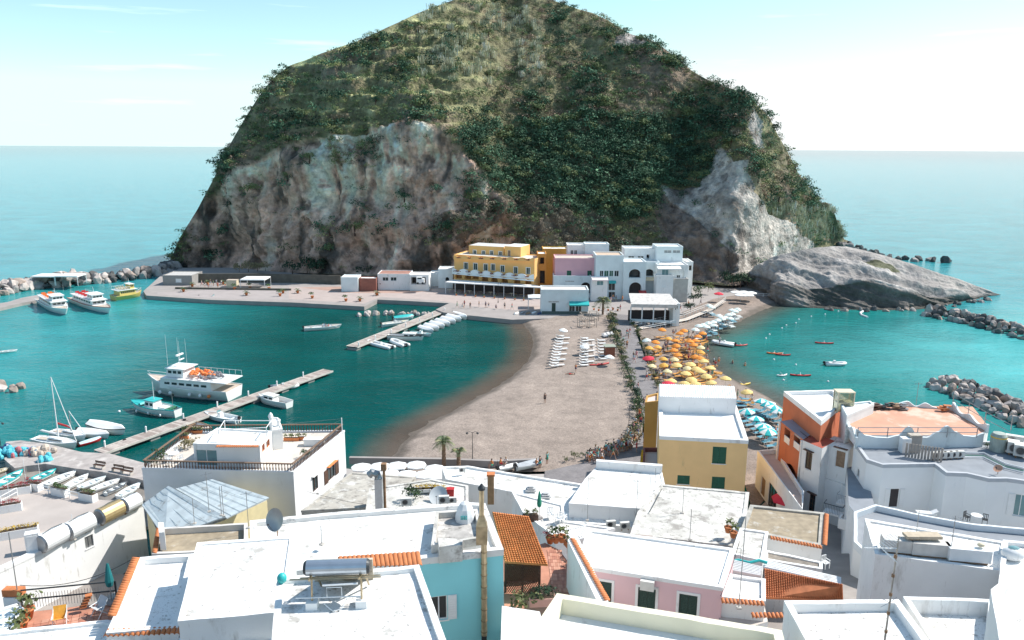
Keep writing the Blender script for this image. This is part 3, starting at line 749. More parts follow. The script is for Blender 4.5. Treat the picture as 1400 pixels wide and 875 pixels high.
            if k.get('surround'):
                mb = MB(); q = .16
                slabq(mb, u0 - q, u0 - .004, z0, z1, -.035, -.002); slabq(mb, u1 + .004, u1 + q, z0, z1, -.035, -.002); slabq(mb, u0 - q, u1 + q, z1 + .003, z1 + q, -.035, -.002)
                mb.build('surround', k['surround'], f)
            if k.get('leaves'):
                for sd in (-1, 1):
                    ua = u0 - W_ * .52 if sd < 0 else u1 + .02; ub = ua + W_ * .5
                    mb = MB(); slabq(mb, ua, ub, z0, z1, -.07, -.02)
                    if not small:
                        for m in range(10):
                            zz = z0 + H_ * (m + .3) / 10; slabq(mb, ua + .04, ub - .04, zz, zz + H_ * .04, -.085, -.068)
                    mb.build('shutter', k['leaves'], f)
            if k.get('hood'):
                mb = MB(); slabq(mb, u0 - .2, u1 + .2, z1 + .18, z1 + .26, -.35, -.003); mb.build('hood', k['hood'], s.e)
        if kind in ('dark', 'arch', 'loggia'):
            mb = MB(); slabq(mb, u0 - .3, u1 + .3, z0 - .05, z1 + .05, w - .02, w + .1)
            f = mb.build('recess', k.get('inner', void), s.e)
            if kind == 'arch':
                mb = MB(); r_ = W_ / 2; um = u0 + r_; zc = z1 - min(r_, H_ * .6); rz = z1 - zc; N_ = 12
                for h_ in range(N_):
                    t0, t1 = math.pi * h_ / N_, math.pi * (h_ + 1) / N_
                    p0 = (um - r_ * math.cos(t0), zc + rz * math.sin(t0)); p1 = (um - r_ * math.cos(t1), zc + rz * math.sin(t1))
                    vs = [pt(p0[0], p0[1], .003), pt(p1[0], p1[1], .003), pt(p1[0], z1 + .001, .003), pt(p0[0], z1 + .001, .003),
                          pt(p0[0], p0[1], .3), pt(p1[0], p1[1], .3)]
                    mb.add(vs, [(0, 1, 2, 3), (1, 0, 4, 5)])
                mb.build('arch', s.wall, s.e)
            if k.get('win'):
                mb = MB(); slabq(mb, u0 + W_ * .2, u1 - W_ * .2, z0 + .02, z0 + H_ * .75, w - .08, w - .03); mb.build('window', k['win'], s.e)
            if k.get('rail'):
                mb = MB(); hh_ = min(.9, H_ * .45); slabq(mb, u0, u1, z0, z0 + hh_, .02, .1); mb.build('rail', k['rail'], s.e)
    # ---- extras hung on a wall
    def wallbox(s, name, i, x0, y0, x1, y1, out, mat, parent=None, inn=.0):
        ym, xm = (y0 + y1) / 2, (x0 + x1) / 2
        u0, u1 = sorted((s.hit(i, x0, ym)[0], s.hit(i, x1, ym)[0])); z0, z1 = s.hit(i, xm, y1)[1], s.hit(i, xm, y0)[1]
        a, b, d, nrm = s.edge(i); mb = MB()
        pt = lambda u, z, q: s.L((a.x + d.x * u + nrm.x * q, a.y + d.y * u + nrm.y * q, z))
        vs = [pt(u, z, q) for q in (out, inn + .003) for (u, z) in ((u0, z0), (u1, z0), (u1, z1), (u0, z1))]
        mb.add(vs, [(0, 1, 2, 3), (7, 6, 5, 4), (0, 4, 5, 1), (1, 5, 6, 2), (2, 6, 7, 3), (3, 7, 4, 0)])
        return mb.build(name, mat, parent or s.e)

# coping of separate barrel tiles between two points
tile_mesh = None
def tile_me():
    global tile_mesh
    if tile_mesh is None:
        mb = MB(); L_, r0, r1 = .36, .085, .105; n = 7; V = []
        for (x, r_) in ((0, r0), (L_, r1)):
            for ro in (1.0, .82):
                for k in range(n):
                    a = math.pi * k / (n - 1); V.append((x, r_ * ro * math.cos(a), r_ * ro * math.sin(a)))
        F = []
        for k in range(n - 1):
            F += [(k, k + 1, 2 * n + k + 1, 2 * n + k), (n + k + 1, n + k, 3 * n + k, 3 * n + k + 1), (2 * n + k, 2 * n + k + 1, 3 * n + k + 1, 3 * n + k), (k + 1, k, n + k, n + k + 1)]
        F += [(0, 2 * n, 3 * n, n), (n - 1, 2 * n - 1, 4 * n - 1, 3 * n - 1)]
        mb.add(V, F); tile_mesh = mb.mesh('barrel_tile', terracotta, True)
    return tile_mesh
def tile_row(parent, A, B, across, spacing=.19, tilt=-18, scale=1.0, up=.0):
    "tiles laid side by side along A-B, each running in direction 'across' (world vector)"
    A, B = Vector(A), Vector(B); n = max(2, int((B - A).length / (spacing * scale)))
    ac = Vector(across).normalized(); rz = math.atan2(ac.y, ac.x)
    base = Vector(parent.location)
    for k in range(n):
        p = A.lerp(B, (k + .5) / n) - base
        o = part('tile', tile_me(), parent, p + Vector((0, 0, up + random.uniform(-.008, .008))))
        o.rotation_euler = (0, R(-tilt) + random.uniform(-.02, .02), rz + random.uniform(-.03, .03)); o.scale = (scale,) * 3

# ---- building list --------------------------------------------------------
H = {}
# yellow building beside the path
h = House('yellow_house', [(901,551),(1006,553),(1023,602),(902,596)], 10.4, 1.3, M('ochre_yellow_plaster', (.88, .58, .27), .85, .08, .5, .2, 9, [((.55, .40, .20), .12, .5, .4)]), M('bright_white_roof', (.83, .83, .82), .8, .03, .5, .1, 9), .3, .45, 'yellow block with dark green shutters and flat white roof beside the path', 'house', parmat=white)
e_ = 2
h.row(e_, 'shut', [(974,611,993,634), (926,650,943,662), (973,652,991,668)], shut=green_paint, surround=None)
h.done(); H['yellow'] = h
h2 = House('house', [(901,525),(1004,528),(1007,545),(901,542)], 12.2, 9.7, white, M('corrugated_white_roof', (.74,.75,.75), .5, .06, 2, 0), .0, .3, 'low white rooftop room with corrugated roof on the yellow block', 'rooftop room')
h2.done()
a_, b_ = P(901,525,12.22), P(1004,528,12.22); c_, d_ = P(1007,545,12.22), P(901,542,12.22)
for k in range(34):
    t = (k + .5) / 34; p, q = a_.lerp(b_, t), d_.lerp(c_, t); mb = MB(); mb.tube([p - h2.c, q - h2.c], .06, 5); mb.build('rib', white_metal, h2.e)
for k, (x0, x1) in enumerate([(926,948),(958,980)]):
    e = empty('water_tank', P((x0+x1)/2, 553, 10.1), 0, ['white box water tank on yellow block roof, left of the pair', 'white box water tank on yellow block roof, right of the pair'][k], 'water tank', 'tanks on the yellow block roof')
    mb = MB(); mb.box((0, -.3, .95), (1.8, .9, .8)); mb.build('tank', M('pale_box_tank', (.60,.58,.55), .6, .15, 2), e)
    for sx in (-.7, .7): mb = MB(); mb.box((sx, .3, .27), (.12, .8, .54)); mb.build('leg', metal_grey, e)
    mb = MB(); mb.tube([(-.9, -.1, .3), (.9, -.1, .3)], .04); mb.build('pipe', metal_grey, e)
h = House('house', [(884,541),(900,537),(900,548),(882,550)], 9.0, 1.3, M('dark_ochre_plaster', (.50,.29,.09), .85, .1, .5, .2, 9), M('pinkish_roof', (.6,.5,.47), .9, .1, 1), .25, .2, 'narrow dark ochre annex against the left side of the yellow block', 'annex'); h.done()
h = House('house', [(880,612),(903,612),(903,636),(879,634)], 5.2, 1.4, M('maroon_plaster', (.20,.07,.07), .85, .1, .5), M('pale_pink_floor', (.6,.52,.5), .9, .1, 1), .5, .2, 'low maroon annex with open terrace below the ochre annex', 'annex'); h.done()

# big white house with the balustraded terrace, left of centre
h = House('house', [(194,640),(401,645),(471,588),(262,590)], 8.4, 1.3, M('greyish_white_plaster', (.70,.71,.73), .85, .08, .5, .2, 9, [((.5,.5,.5), .18, .4, .3)]), M('terrace_floor', (.62,.56,.50), .9, .15, 1, .2, 8), .12, .3, 'white house with brown balustrades round its roof terrace beside the pier', 'house')
h.opening(1, 427,650,435,671, 'win', sash=dark_wood, leaves=None, hood=white)
h.opening(1, 448,636,458,655, 'win', sash=dark_wood, leaves=dark_wood, hood=orange_paint)
h.done(); BAL = h
def balustrade(parent, base, A, B, hgt=.75, step=.32, post=dark_wood, railw=.2, base_z=0):
    A, B = Vector(A), Vector(B); d = (B - A); L_ = d.length; d.normalize(); rz = math.atan2(d.y, d.x)
    mb = MB(); n = int(L_ / step)
    for k in range(n):
        p = A + d * (k + .5) * L_ / n - base; mb.lathe([(.05, 0), (.075, hgt * .3), (.035, hgt * .6), (.06, hgt)], 6, (p.x, p.y, p.z))
    o = mb.build('baluster', post, parent, kind='stuff')
    mb = MB(); m = A.lerp(B, .5) - base; mb.box((m.x, m.y, m.z + hgt + .05), (L_, railw, .1), rz); mb.build('handrail', M('brown_rail', (.20,.13,.09), .8, .2, 2), parent)
z_ = 8.42
e = empty('balustrade', BAL.c, 0, 'brown turned balustrade round the edge of the white house roof terrace', 'balustrade')
q = [Vector((p.x, p.y, z_)) for p in inset(BAL.poly, .16)]
for a, b in ((0, 1), (1, 2), (2, 3), (3, 0)): balustrade(e, BAL.c, q[a], q[b])
h = House('house', [(297,585),(371,589),(355,609),(264,606)], 10.9, 8.3, white, white_roof, .15, .25, 'white rooftop pavilion inside the balustraded terrace', 'rooftop room')
h.opening(2, 268,615,297,637, 'glass', div=2, pane=glass_blue); h.opening(1, 358,600,362,618, 'win', sash=orange_paint, hood=None); h.opening(1, 364,601,369,612, 'win', sash=orange_paint, leaves=None)
h.done()
a, b = Vector((*P(296,609.5,10.9).xy, 10.95)), Vector((*P(354,609.5,10.9).xy, 10.95))
tile_row(h.e, a, b, (0, -1, 0), .2, -20)
h = House('house', [(368,570),(380,571),(386,586),(372,588)], 10.7, 8.3, white, white_roof, .1, .15, 'white chimney block beside the rooftop pavilion', 'chimney'); h.done()

# glass-like grey corrugated double roof, lower left of centre
def pitched(name, polys, zs, mat, label, cat='roof', th=.12, ribs=0, rib=None):
    c = P(*polys[0][0], zs[0][0]); e = empty(name, c, 0, label, cat)
    for poly, z in zip(polys, zs):
        pts = [P(x, y, zz) - c for (x, y), zz in zip(poly, z)]
        mb = MB(); n = len(pts); V = pts + [p - Vector((0, 0, th)) for p in pts]
        mb.add(V, [tuple(range(n)), tuple(range(2 * n - 1, n - 1, -1))] + [(i, (i + 1) % n, (i + 1) % n + n, i + n) for i in range(n)]); mb.build('roof_panel', mat, e)
        for k in range(ribs):
            t = (k + .5) / ribs; a, b = pts[0].lerp(pts[1], t), pts[3].lerp(pts[2], t)
            mb = MB(); mb.tube([a + Vector((0, 0, .03)), b + Vector((0, 0, .03))], .02, 4); mb.build('seam', rib or mat, e)
    return e
corr = M('pale_blue_grey_sheet', (.50,.56,.58), .5, .2, 1.2, .1, 5, [((.25,.24,.22), .3, .7, 1)])
pitched('sheet_roof', [[(194,690),(230,664),(308,706),(225,735)], [(240,668),(290,655),(368,680),(310,708)]], [[7.2,8.6,8.6,7.2],[8.2,8.9,8.9,8.2]], corr, 'pale blue grey sheet roof in two slopes beneath the balustraded house', ribs=5, rib=corr)
h = House('house', [(200,694),(285,662),(365,684),(305,712),(222,742)], 6.9, 1.3, M('butter_yellow_plaster', (.74,.64,.38), .85, .1), grey_roof, 0, .2, 'pale yellow house with antennas under the sheet roof', 'house'); h.done()
h = House('house', [(215,722),(338,715),(338,752),(208,757)], 12.0, 4, white, brown_roof, .5, .25, 'low house with dry brown roof and thick pale parapet at left of centre', 'house', parmat=M('pale_parapet', (.62,.59,.56), .9, .15, 1)); h.done()
tile_row(h.e, P(214,722,12.1), P(208,755,12.1), (1, 0, 0), .2)
h = House('house', [(216,714),(224,714),(225,728),(217,728)], 13.3, 11.8, white, white_roof, 0, .1, 'small white chimney at the corner of the brown roof', 'chimney'); h.done()

# aqua house
aqua = M('aqua_plaster', (.27,.68,.73), .85, .06, .5, .15, 9, [((.3,.55,.58), .12, .5, .4)])
h = House('aqua_house', [(342,712),(440,702),(640,687),(663,688),(688,751),(520,770),(345,785)], 19.9, 12, aqua, white_roof, .25, .35, 'aqua house with long stained white roof and tall metal flue', 'house', parmat=M('grimy_white_edge', (.74,.73,.71), .9, .12, 1, .2, 8, [((.3,.29,.28), .35, 1.2, 1)]))
h.opening(4, 588,815,612,848, 'open', div=2, pane=M('shaded_curtain_glass', (.05,.05,.05), .3), bars=False, leaves=white_metal, door=False)
h.done(); AQ = h
# stained slab with low walls on the aqua roof
h = House('house', [(596,700),(652,696),(662,734),(590,745)], 20.4, 19.6, white, M('stained_grey_slab', (.42,.40,.38), .95, .35, 2, .4, 10, [((.70,.68,.64), .45, .8, 1), ((.12,.11,.1), .3, 1.5, 1)]), .35, .18, 'stained grey roof well with low white walls at right of aqua roof', 'roof well', parmat=worn_roof); h.done()
h = House('house', [(598,735),(633,737),(632,745),(600,748)], 20.6, 19.6, worn_roof, worn_roof, 0, .1, 'small stained block on the aqua roof beside the flue', 'roof block'); h.done()

# roof with the solar heater (nearest, bottom) and the big roof left of it
stn = [((.36,.34,.31), .36, .8, 1), ((.22,.2,.18), .30, 3.5, 1), ((.16,.14,.12), .24, 12, 1)]
nearroof = M('near_white_roof', (.80,.80,.79), .8, .12, .6, .2, 12, stn)
h = House('house', [(380,790),(420,786),(572,773),(612,884),(372,884)], 25.3, 15, white, nearroof, .18, .22, 'white house at bottom centre carrying the silver solar water heater', 'house'); h.done(); SOL = h
tile_e = empty('tile_canopy', P(470,765,23.4), 0, 'short pitched row of orange barrel tiles between two white roofs', 'tiles')
for k in range(18):
    x = 468 + 6.2 * k; y = 774 - k * .25
    A, B = P(x - 3, 762 - k * .38, 24.35), P(x, 777 - k * .15, 24.12)
    d = (B - A); o = part('tile', tile_me(), tile_e, A - Vector(tile_e.location)); o.rotation_euler = (0, math.atan2(-d.z, d.to_2d().length), math.atan2(d.y, d.x)); o.scale = (d.length / .36, 1.3, 1.1)
h = House('house', [(270,742),(402,733),(388,836),(244,849)], 23.6, 14, white, nearroof, .06, .2, 'white house with the broadest speckled flat roof, left of the solar heater', 'house'); h.done()
h = House('house', [(258,850),(382,838),(372,885),(240,885)], 22.4, 14, white, worn_roof, .05, .2, 'lower stained white roof at the bottom edge left of the solar heater', 'house'); h.done()
h = House('house', [(192,762),(266,757),(243,857),(146,865)], 21.9, 14, white, nearroof, .3, .25, 'white flat roof edged with terracotta coping above the small terrace', 'house'); h.done()
tile_row(h.e, P(181,762,21.95), P(147,842,21.95), (1, .15, 0), .2, -15); tile_row(h.e, P(146,861,21.85), P(257,857,21.85), (0, -1, 0), .21, -20)
# left: tall white wall with the tanks, terrace behind
h = House('house', [(-80,720),(0,680),(38,663),(75,671),(125,682),(187,688),(196,691),(0,783),(-80,820)], 6.1, -1, white, M('terrace_paving', (.44,.39,.36), .9, .12, .4, .2, 4, [((.42,.38,.35), .25, .3, 1)]), .0, .3, 'long white waterfront house with a paved terrace roof and water tanks', 'house')
h.opening(6, 116,732,128,749, 'win', pane=metal_grey, sash=metal_grey); h.done(); TER = h
mb = MB(); c0 = TER.c
mb.prism([P(196,691,6.1) - c0, P(0,783,6.1) - c0, P(-3,779,6.1) - c0, P(189,686,6.1) - c0], 7.0, 7.35); mb.build('coping', white, TER.e)

# bottom left small terrace with terracotta floor
h = House('terrace', [(28,842),(30,838),(165,822),(150,866),(20,884)], 20.3, 14, white, floor_tile, .0, .1, 'small terracotta floored terrace at the bottom left', 'terrace'); h.done(); LT = h
h = House('house', [(-40,880),(-40,868),(146,848),(240,862),(240,890),(-40,905)], 21.2, 14, white, white_roof, .1, .2, 'plain white parapet roof at the bottom left corner below the terrace', 'house'); h.done()
h = House('house', [(-30,840),(22,826),(32,832),(10,884),(-40,900)], 20.9, 13, white, white_blue, .1, .2, 'white wall and shaded roof at the far lower left corner', 'house'); h.done()

# courtyard and orange roof pergola
h = House('terrace', [(688,762),(745,742),(765,752),(800,800),(830,860),(690,884)], 15.0, 10, white, floor_tile, .0, .1, 'terracotta tiled courtyard terrace beside the aqua house', 'terrace'); h.done(); CT = h
# individual floor tiles on the courtyard
def floor_tiles(parent, A, B, Cc, nu, nv, z, mats):
    mes = []
    for m in mats:
        mb = MB(); mb.box((0, 0, 0), (1, 1, .03), 0, .97); mes.append(mb.mesh('floor_tile', m))
    u, v = (B - A) / nu, (Cc - A) / nv; rz = math.atan2(u.y, u.x)
    for i in range(nu):
        for j in range(nv):
            p = A + u * (i + .5) + v * (j + .5) - Vector(parent.location)
            o = part('tile', random.choice(mes), parent, (p.x, p.y, z - parent.location.z + random.uniform(0, .006)), rz); o.scale = (u.length * .955, v.length * .955, 1)
tm = [M('floor_tile_%s' % 'abc'[k], c_, .7, .2, 3, .1, 10) for k, c_ in enumerate([(.52,.24,.16), (.44,.19,.13), (.58,.30,.21)])]
floor_tiles(CT.e, P(748,752,15.0), P(768,752,15.0), P(758,838,15.0), 7, 17, 15.017, tm)
floor_tiles(LT.e, P(36,852,20.3), P(150,832,20.3), P(30,872,20.3), 11, 4, 20.317, tm)
h = House('house', [(686,828),(738,836),(752,888),(684,888)], 17.2, 10, white, white, .0, .1, 'low white wall below the planted courtyard', 'wall'); h.done()

pw = [((.50,.49,.45), .25, .6, 1)]
# pink house
pinkp = M('pink_plaster', (.74,.50,.52), .85, .06, .5, .15, 9, [((.6,.42,.42), .12, .5, .4)])
h = House('pink_house', [(804,723),(1004,750),(988,803),(789,772)], 17.6, 11, pinkp, M('clean_white_roof', (.81,.81,.80), .8, .08, .4, .2, 9, [((.5,.48,.45), .24, .7, 1), ((.3,.28,.26), .15, 4, 1)]), .12, .25, 'pink house with four dark green shuttered windows and a white flat roof', 'house', parmat=white)
h.row(2, 'shut', [(872,804,896,834), (928,813,953,842), (816,795,836,823)], shut=dark_green, surround=white); h.done(); PK = h
h = House('house', [(776,738),(788,728),(832,822),(818,826)], 18.3, 11, white, white, .0, .1, 'white dividing wall topped with tiles between courtyard and pink house', 'wall'); h.done()
tile_row(h.e, P(779,736,18.35), P(826,821,18.35), (1, .4, 0), .2, -20)
# front centre roof with cream parapet
h = House('house', [(762,812),(1068,862),(1080,905),(700,905)], 22.6, 14, white, M('white_roof_front', (.82,.82,.81), .8, .06, .5, .2, 9, [((.55,.53,.5), .2, .9, 1)]), .75, .35, 'near white roof with cream inner parapet at bottom centre', 'house', parmat=M('cream_parapet', (.76,.72,.56), .85, .06, 1)); h.done()
h = House('house', [(1073,822),(1228,820),(1282,893),(1112,893)], 22.8, 14, white, nearroof, .4, .25, 'square white roof at the bottom with a mast antenna at its edge', 'house'); h.done()
h = House('house', [(1236,816),(1359,820),(1357,893),(1285,893)], 22.6, 14, white, nearroof, .7, .2, 'white walled roof at bottom right with a dusty floor', 'house', parmat=white); h.done()
h = House('house', [(1356,806),(1420,760),(1500,800),(1420,905),(1372,905)], 26.5, 14, white, nearroof, .3, .3, 'tall white corner house at the bottom right edge with a brown door', 'house')
h.opening(4, 1375,828,1385,880, 'door', shut=wood); h.done()
# right middle annex roof
h = House('house', [(1183,709),(1376,741),(1369,780),(1197,757)], 17.3, 8, white, nearroof, .12, .25, 'white annex with water tanks and antennas on its roof, right foreground', 'house'); h.done(); ANX = h
h = House('house', [(1372,738),(1420,742),(1440,800),(1366,800)], 17.9, 10, white, white_roof, .3, .25, 'white house with a round hatch at the right edge', 'house'); h.done()
# centre right roofs
h = House('house', [(903,662),(1024,673),(1021,702),(1000,746),(862,730),(872,700)], 11.6, 3, worn_roof, worn_roof, .08, .3, 'house with weathered cracked white grey roof in front of the yellow block', 'house'); h.done()
h = House('house', [(1026,690),(1127,701),(1124,746),(1013,724)], 12.6, 3, white, brown_roof, .15, .3, 'house with brown moss dry roof edged by orange tiles', 'house', parmat=M('mossy_edge', (.42,.40,.36), .9, .3, 2)); h.done()
tile_row(h.e, P(1127,702,12.7), P(1124,744,12.7), (1, 0, 0), .2); tile_row(h.e, P(1052,733,12.65), P(1123,746,12.65), (0, -1, 0), .21, -20)
h = House('house', [(1012,722),(1050,727),(1043,766),(1000,757)], 13.5, 6, white, worn_roof, .1, .2, 'small white mottled roof between pink house and brown roof', 'house'); h.done()
h = House('house', [(1046,752),(1124,768),(1124,778),(1046,765)], 12.5, 6, white, M('dark_weathered_ledge', (.25,.22,.19), .95, .3, 3, .3, 10), .1, .2, 'narrow dark stained ledge roof below the brown roof', 'house'); h.done()
e = pitched('slat_roof', [[(1045,766),(1150,790),(1150,800),(1043,776)], [(1002,765),(1042,775),(1040,788),(998,780)]], [[14.6]*4,[15.2]*4], M('whitewashed_slats', (.68,.68,.66), .8, .1, 2), 'whitewashed slatted roofing between the pink house and the tiled roof', 'roof', .08, 0)
for (x0, y0, x1, y1, n) in ((1045,766,1043,776,5),):
    for k in range(n):
        t = (k + .5) / n; a = P(1045 - 2 * t, 766 + 10 * t, 14.65); b = P(1150, 790 + 10 * t, 14.65); mb = MB(); mb.tube([a - Vector(e.location), b - Vector(e.location)], .09, 6); mb.build('slat', white, e)
for k in range(7):
    t = (k + .5) / 7; a = P(1002 - 4 * t, 765 + 15 * t, 15.25); b = P(1042 - 2 * t, 775 + 13 * t, 15.25); mb = MB(); mb.tube([a - Vector(e.location), b - Vector(e.location)], .06, 6); mb.build('slat', white, e)
h = House('house', [(998,785),(1046,792),(1046,822),(985,815)], 16.9, 10, white, white_roof, .15, .2, 'little white roof with tile edging right of the pink house', 'house'); h.done()
tile_row(h.e, P(985,818,17), P(1044,822,17), (0, -1, 0), .21, -20)
h = House('house', [(983,822),(1045,826),(1050,850),(1010,862),(983,850)], 15.6, 10, white, M('pale_patio_floor', (.55,.50,.46), .9, .1), .0, .2, 'little white walled yard with a tile topped gate by the pink house', 'yard'); h.done()
tile_row(h.e, P(1026,838,16.6), P(1070,838,16.6), (0, -1, 0), .21, -20)

# tiled roofs (rows of small tiles on a slope)
def tiled_roof(name, quad, zs, label, nu, nv, walls=None, wm=None, zb=12, mat=roof_orange):
    a, b, c, d = [P(x, y, z) for (x, y), z in zip(quad, zs)]   # a-b ridge, d-c eave
    o = a.copy(); e = empty(name, Vector((o.x, o.y, zb)), 0, label, 'roof'); off = Vector((o.x, o.y, zb))
    mb = MB(); th = Vector((0, 0, .1)); V = [p - off for p in (a, b, c, d)]; mb.add(V + [v - th for v in V], [(0,1,2,3),(7,6,5,4),(0,4,5,1),(1,5,6,2),(2,6,7,3),(3,7,4,0)]); mb.build('roof_deck', mat, e)
    mb = MB(); nrm = (b - a).cross(d - a).normalized(); nrm = nrm if nrm.z > 0 else -nrm
    for j in range(nv):
        for i in range(nu):
            t0, t1 = i / nu, (i + 1) / nu; s0, s1 = j / nv, (j + 1.12) / nv
            def q(t, s, h_): return a.lerp(b, t).lerp(d.lerp(c, t), min(s, 1.02)) + nrm * h_ - off
            js = random.uniform(-.006, .006)
            pr = [(t0 + (t1 - t0) * f, hh_) for f, hh_ in ((.04, .012), (.26, .062), (.5, .08), (.74, .062), (.96, .012))]
            n0 = len(mb.v); V = [q(t, s0, .0 + h2 * .55 + js) for t, h2 in pr] + [q(t, s1, .045 + h2 + js) for t, h2 in pr]
            V += [q(pr[0][0], s1, .0), q(pr[-1][0], s1, .0)]
            mb.add(V, [(k, k + 1, 6 + k, 5 + k) for k in range(4)] + [(5, 6, 7, 8, 9, 11, 10)])
    mb.build('roof_tiles', mat, e, kind='stuff')
    return e
per = tiled_roof('tiled_roof', [(673,700),(723,706),(749,772),(690,768)], [18.9, 18.9, 17.2, 17.2], 'bright orange tiled roof over the lattice pergola by the aqua house', 16, 26, zb=15.0)
tiled_roof('tiled_roof', [(1045,777),(1152,799),(1153,821),(1046,817)], [16.2, 16.2, 15.2, 15.2], 'rusty orange tiled roof above the square white roof, right of centre', 34, 16, zb=12, mat=M('rusty_clay_tile', (.50,.17,.07), .8, .3, 2.5, .2, 20))
# pergola posts and lattice screen
base = Vector(per.location); A, B = P(691,769,17.1), P(738,772,17.1); A.z = B.z = 0
for t in (0, .5, 1):
    p = A.lerp(B, t); mb = MB(); mb.box((p.x - base.x, p.y - base.y + .1, 1.0), (.14, .14, 2.05)); mb.build('post', dark_wood, per)
d = (B - A); n = 16; hh2 = 1.9
for s in (-1, 1):
    for k in range(-8, n + 1):
        t0, t1 = k / n, (k + 8) / n; z0, z1 = 0.05, hh2
        if t0 < 0: z0 += -t0 * (hh2) / (8 / n); t0 = 0
        if t1 > 1: z1 -= (t1 - 1) * hh2 / (8 / n); t1 = 1
        if t1 <= t0: continue
        p0, p1 = A + d * t0, A + d * t1
        if s < 0: p0, p1 = A + d * (1 - t0), A + d * (1 - t1)
        mb = MB(); q0 = Vector((p0.x - base.x, p0.y - base.y + .02 * s, z0)); q1 = Vector((p1.x - base.x, p1.y - base.y + .02 * s, z1)); mb.tube([q0, q1], .022, 4); mb.build('lattice_slat', dark_wood, per)
mb = MB(); bk = P(680,735,15.3); mb.box(((A.x + B.x) / 2 - base.x, A.y - base.y + 1.3, .8), (d.length, .1, 1.5)); mb.build('screen', M('dried_creeper', (.16,.10,.06), .95, .5, 8, .6, 20), per)

# middle white roofs before the beach
h = House('house', [(815,639),(905,646),(909,664),(886,696),(778,688),(800,655)], 10.0, 2, white, white_roof, .05, .2, 'white house with raised back parapet between beach wall and yellow block', 'house'); h.done()
mb = MB(); p0, p1 = P(815,639,10.0), P(905,646,10.0); a = p0 - h.c; b = p1 - h.c; rz = math.atan2((b - a).y, (b - a).x)
mb.box(((a.x + b.x) / 2, (a.y + b.y) / 2 , a.z + .35), ((b - a).length, .5, .9), rz); mb.build('back_wall', white, h.e)
h = House('house', [(604,638),(640,637),(810,664),(776,695),(745,690),(700,672),(610,655)], 8.2, 2, white, white_roof, .22, .25, 'long low white house with vents along the beach wall', 'house'); h.done()
h = House('house', [(762,690),(905,700),(890,722),(745,712)], 8.6, 2, white, white_roof, .0, .25, 'low white yard roof with two air conditioners', 'house'); h.done()
h = House('house', [(480,646),(568,652),(525,692),(412,698)], 9.0, 2, grey_roof, grey_roof, .06, .25, 'house with streaked lichen grey roof right of the balustraded house', 'house'); h.done()
h = House('house', [(505,668),(590,655),(640,664),(640,690),(500,700)], 10.5, 3, worn_roof, worn_roof, .1, .25, 'stained white roof with ducts and air conditioners behind the aqua house', 'house'); h.done()
h = House('house', [(700,672),(770,690),(772,712),(840,722),(800,735),(760,735),(715,700)], 13.0, 6, white, M('pale_terrace_floor', (.66,.63,.60), .9, .1, .8), .1, .2, 'white terrace with plastic chairs and green parasol behind tiled roof', 'terrace'); h.done()

# ---- right: orange house, white houses, hotel
hotel0 = M('hotel_white_plaster', (.81,.82,.82), .85, .05, .5, .15, 9, [((.55,.6,.62), .12, .4, .4)])
orange_p = M('orange_red_plaster', (.55,.17,.08), .85, .12, .6, .2, 9, [((.38,.12,.07), .2, .5, .3)])
h = House('orange_house', [(1072,535),(1139,533),(1158,546),(1123,575)], 12.9, 1.3, orange_p, M('white_flat_roof', (.82,.82,.81), .8, .03, .5), .45, .3, 'orange red house with white framed flat roof and tall arch', 'house', parmat=white); h.done(); OR = h
h = House('orange_house', [(1067,576),(1090,572),(1112,592),(1098,601)], 10.3, 1.3, orange_p, M('grey_awning_sheet', (.32,.34,.38), .5, .15, 1.5), .0, .1, 'narrow orange wing with loggias under a grey sheet roof', 'house')
h.opening(3, 1072,586,1080,607, 'dark', rail=white, depth=.8); h.opening(3, 1085,590,1094,615, 'dark', rail=white, depth=.8); h.opening(3, 1070,634,1090,668, 'arch', depth=.9, inner=orange_p)
h.done()
for x in (1067.5, 1097.5):
    a = P(x, 576 if x < 1080 else 601, 10.3) - h.c; mb = MB(); mb.box((a.x - .05, a.y - .05, 4.4), (.3, .3, 9.0)); mb.build('corner_strip', white, h.e)
h = House('house', [(1098,602),(1124,613),(1142,603),(1116,593)], 10.4, 1.3, white, M('red_painted_roof', (.35,.07,.04), .7, .15, 1.5), .0, .2, 'white house with red painted roof and two barred windows between orange house and hotel', 'house')
h.opening(0, 1101,618,1110,642, 'win', bars=True, sash=dark_wood, hood=dark_wood); h.opening(0, 1106,676,1114,702, 'win', bars=True, sash=dark_wood, hood=dark_wood)
h.done()
h = House('house', [(1124,607),(1160,617),(1172,604),(1140,596)], 10.2, 1.3, white, white_roof, .0, .2, 'white house with a tall balcony door beneath the stair room', 'house')
h.opening(0, 1142,611,1156,640, 'door', shut=wood, hood=dark_wood); h.done()
h = House('house', [(1122,652),(1152,662),(1182,702),(1196,692),(1170,640),(1132,640)], 6.4, 1.3, hotel0, white_roof, .0, .2, 'lower white block with stacked balconies on the alley left of the hotel', 'house')
h.opening(1, 1156,676,1160,694, 'win'); h.done()
h = House('house', [(1036,616),(1062,614),(1099,672),(1097,696)], 6.0, 1.3, white, M('pink_terrace', (.55,.42,.36), .9, .1), .5, .2, 'low white house with shop doors along the alley right of the yellow block', 'house')
h.opening(3, 1040,652,1046,680, 'door', shut=wood); h.opening(3, 1050,664,1062,700, 'win', div=3, sash=dark_wood); h.done(); AL = h

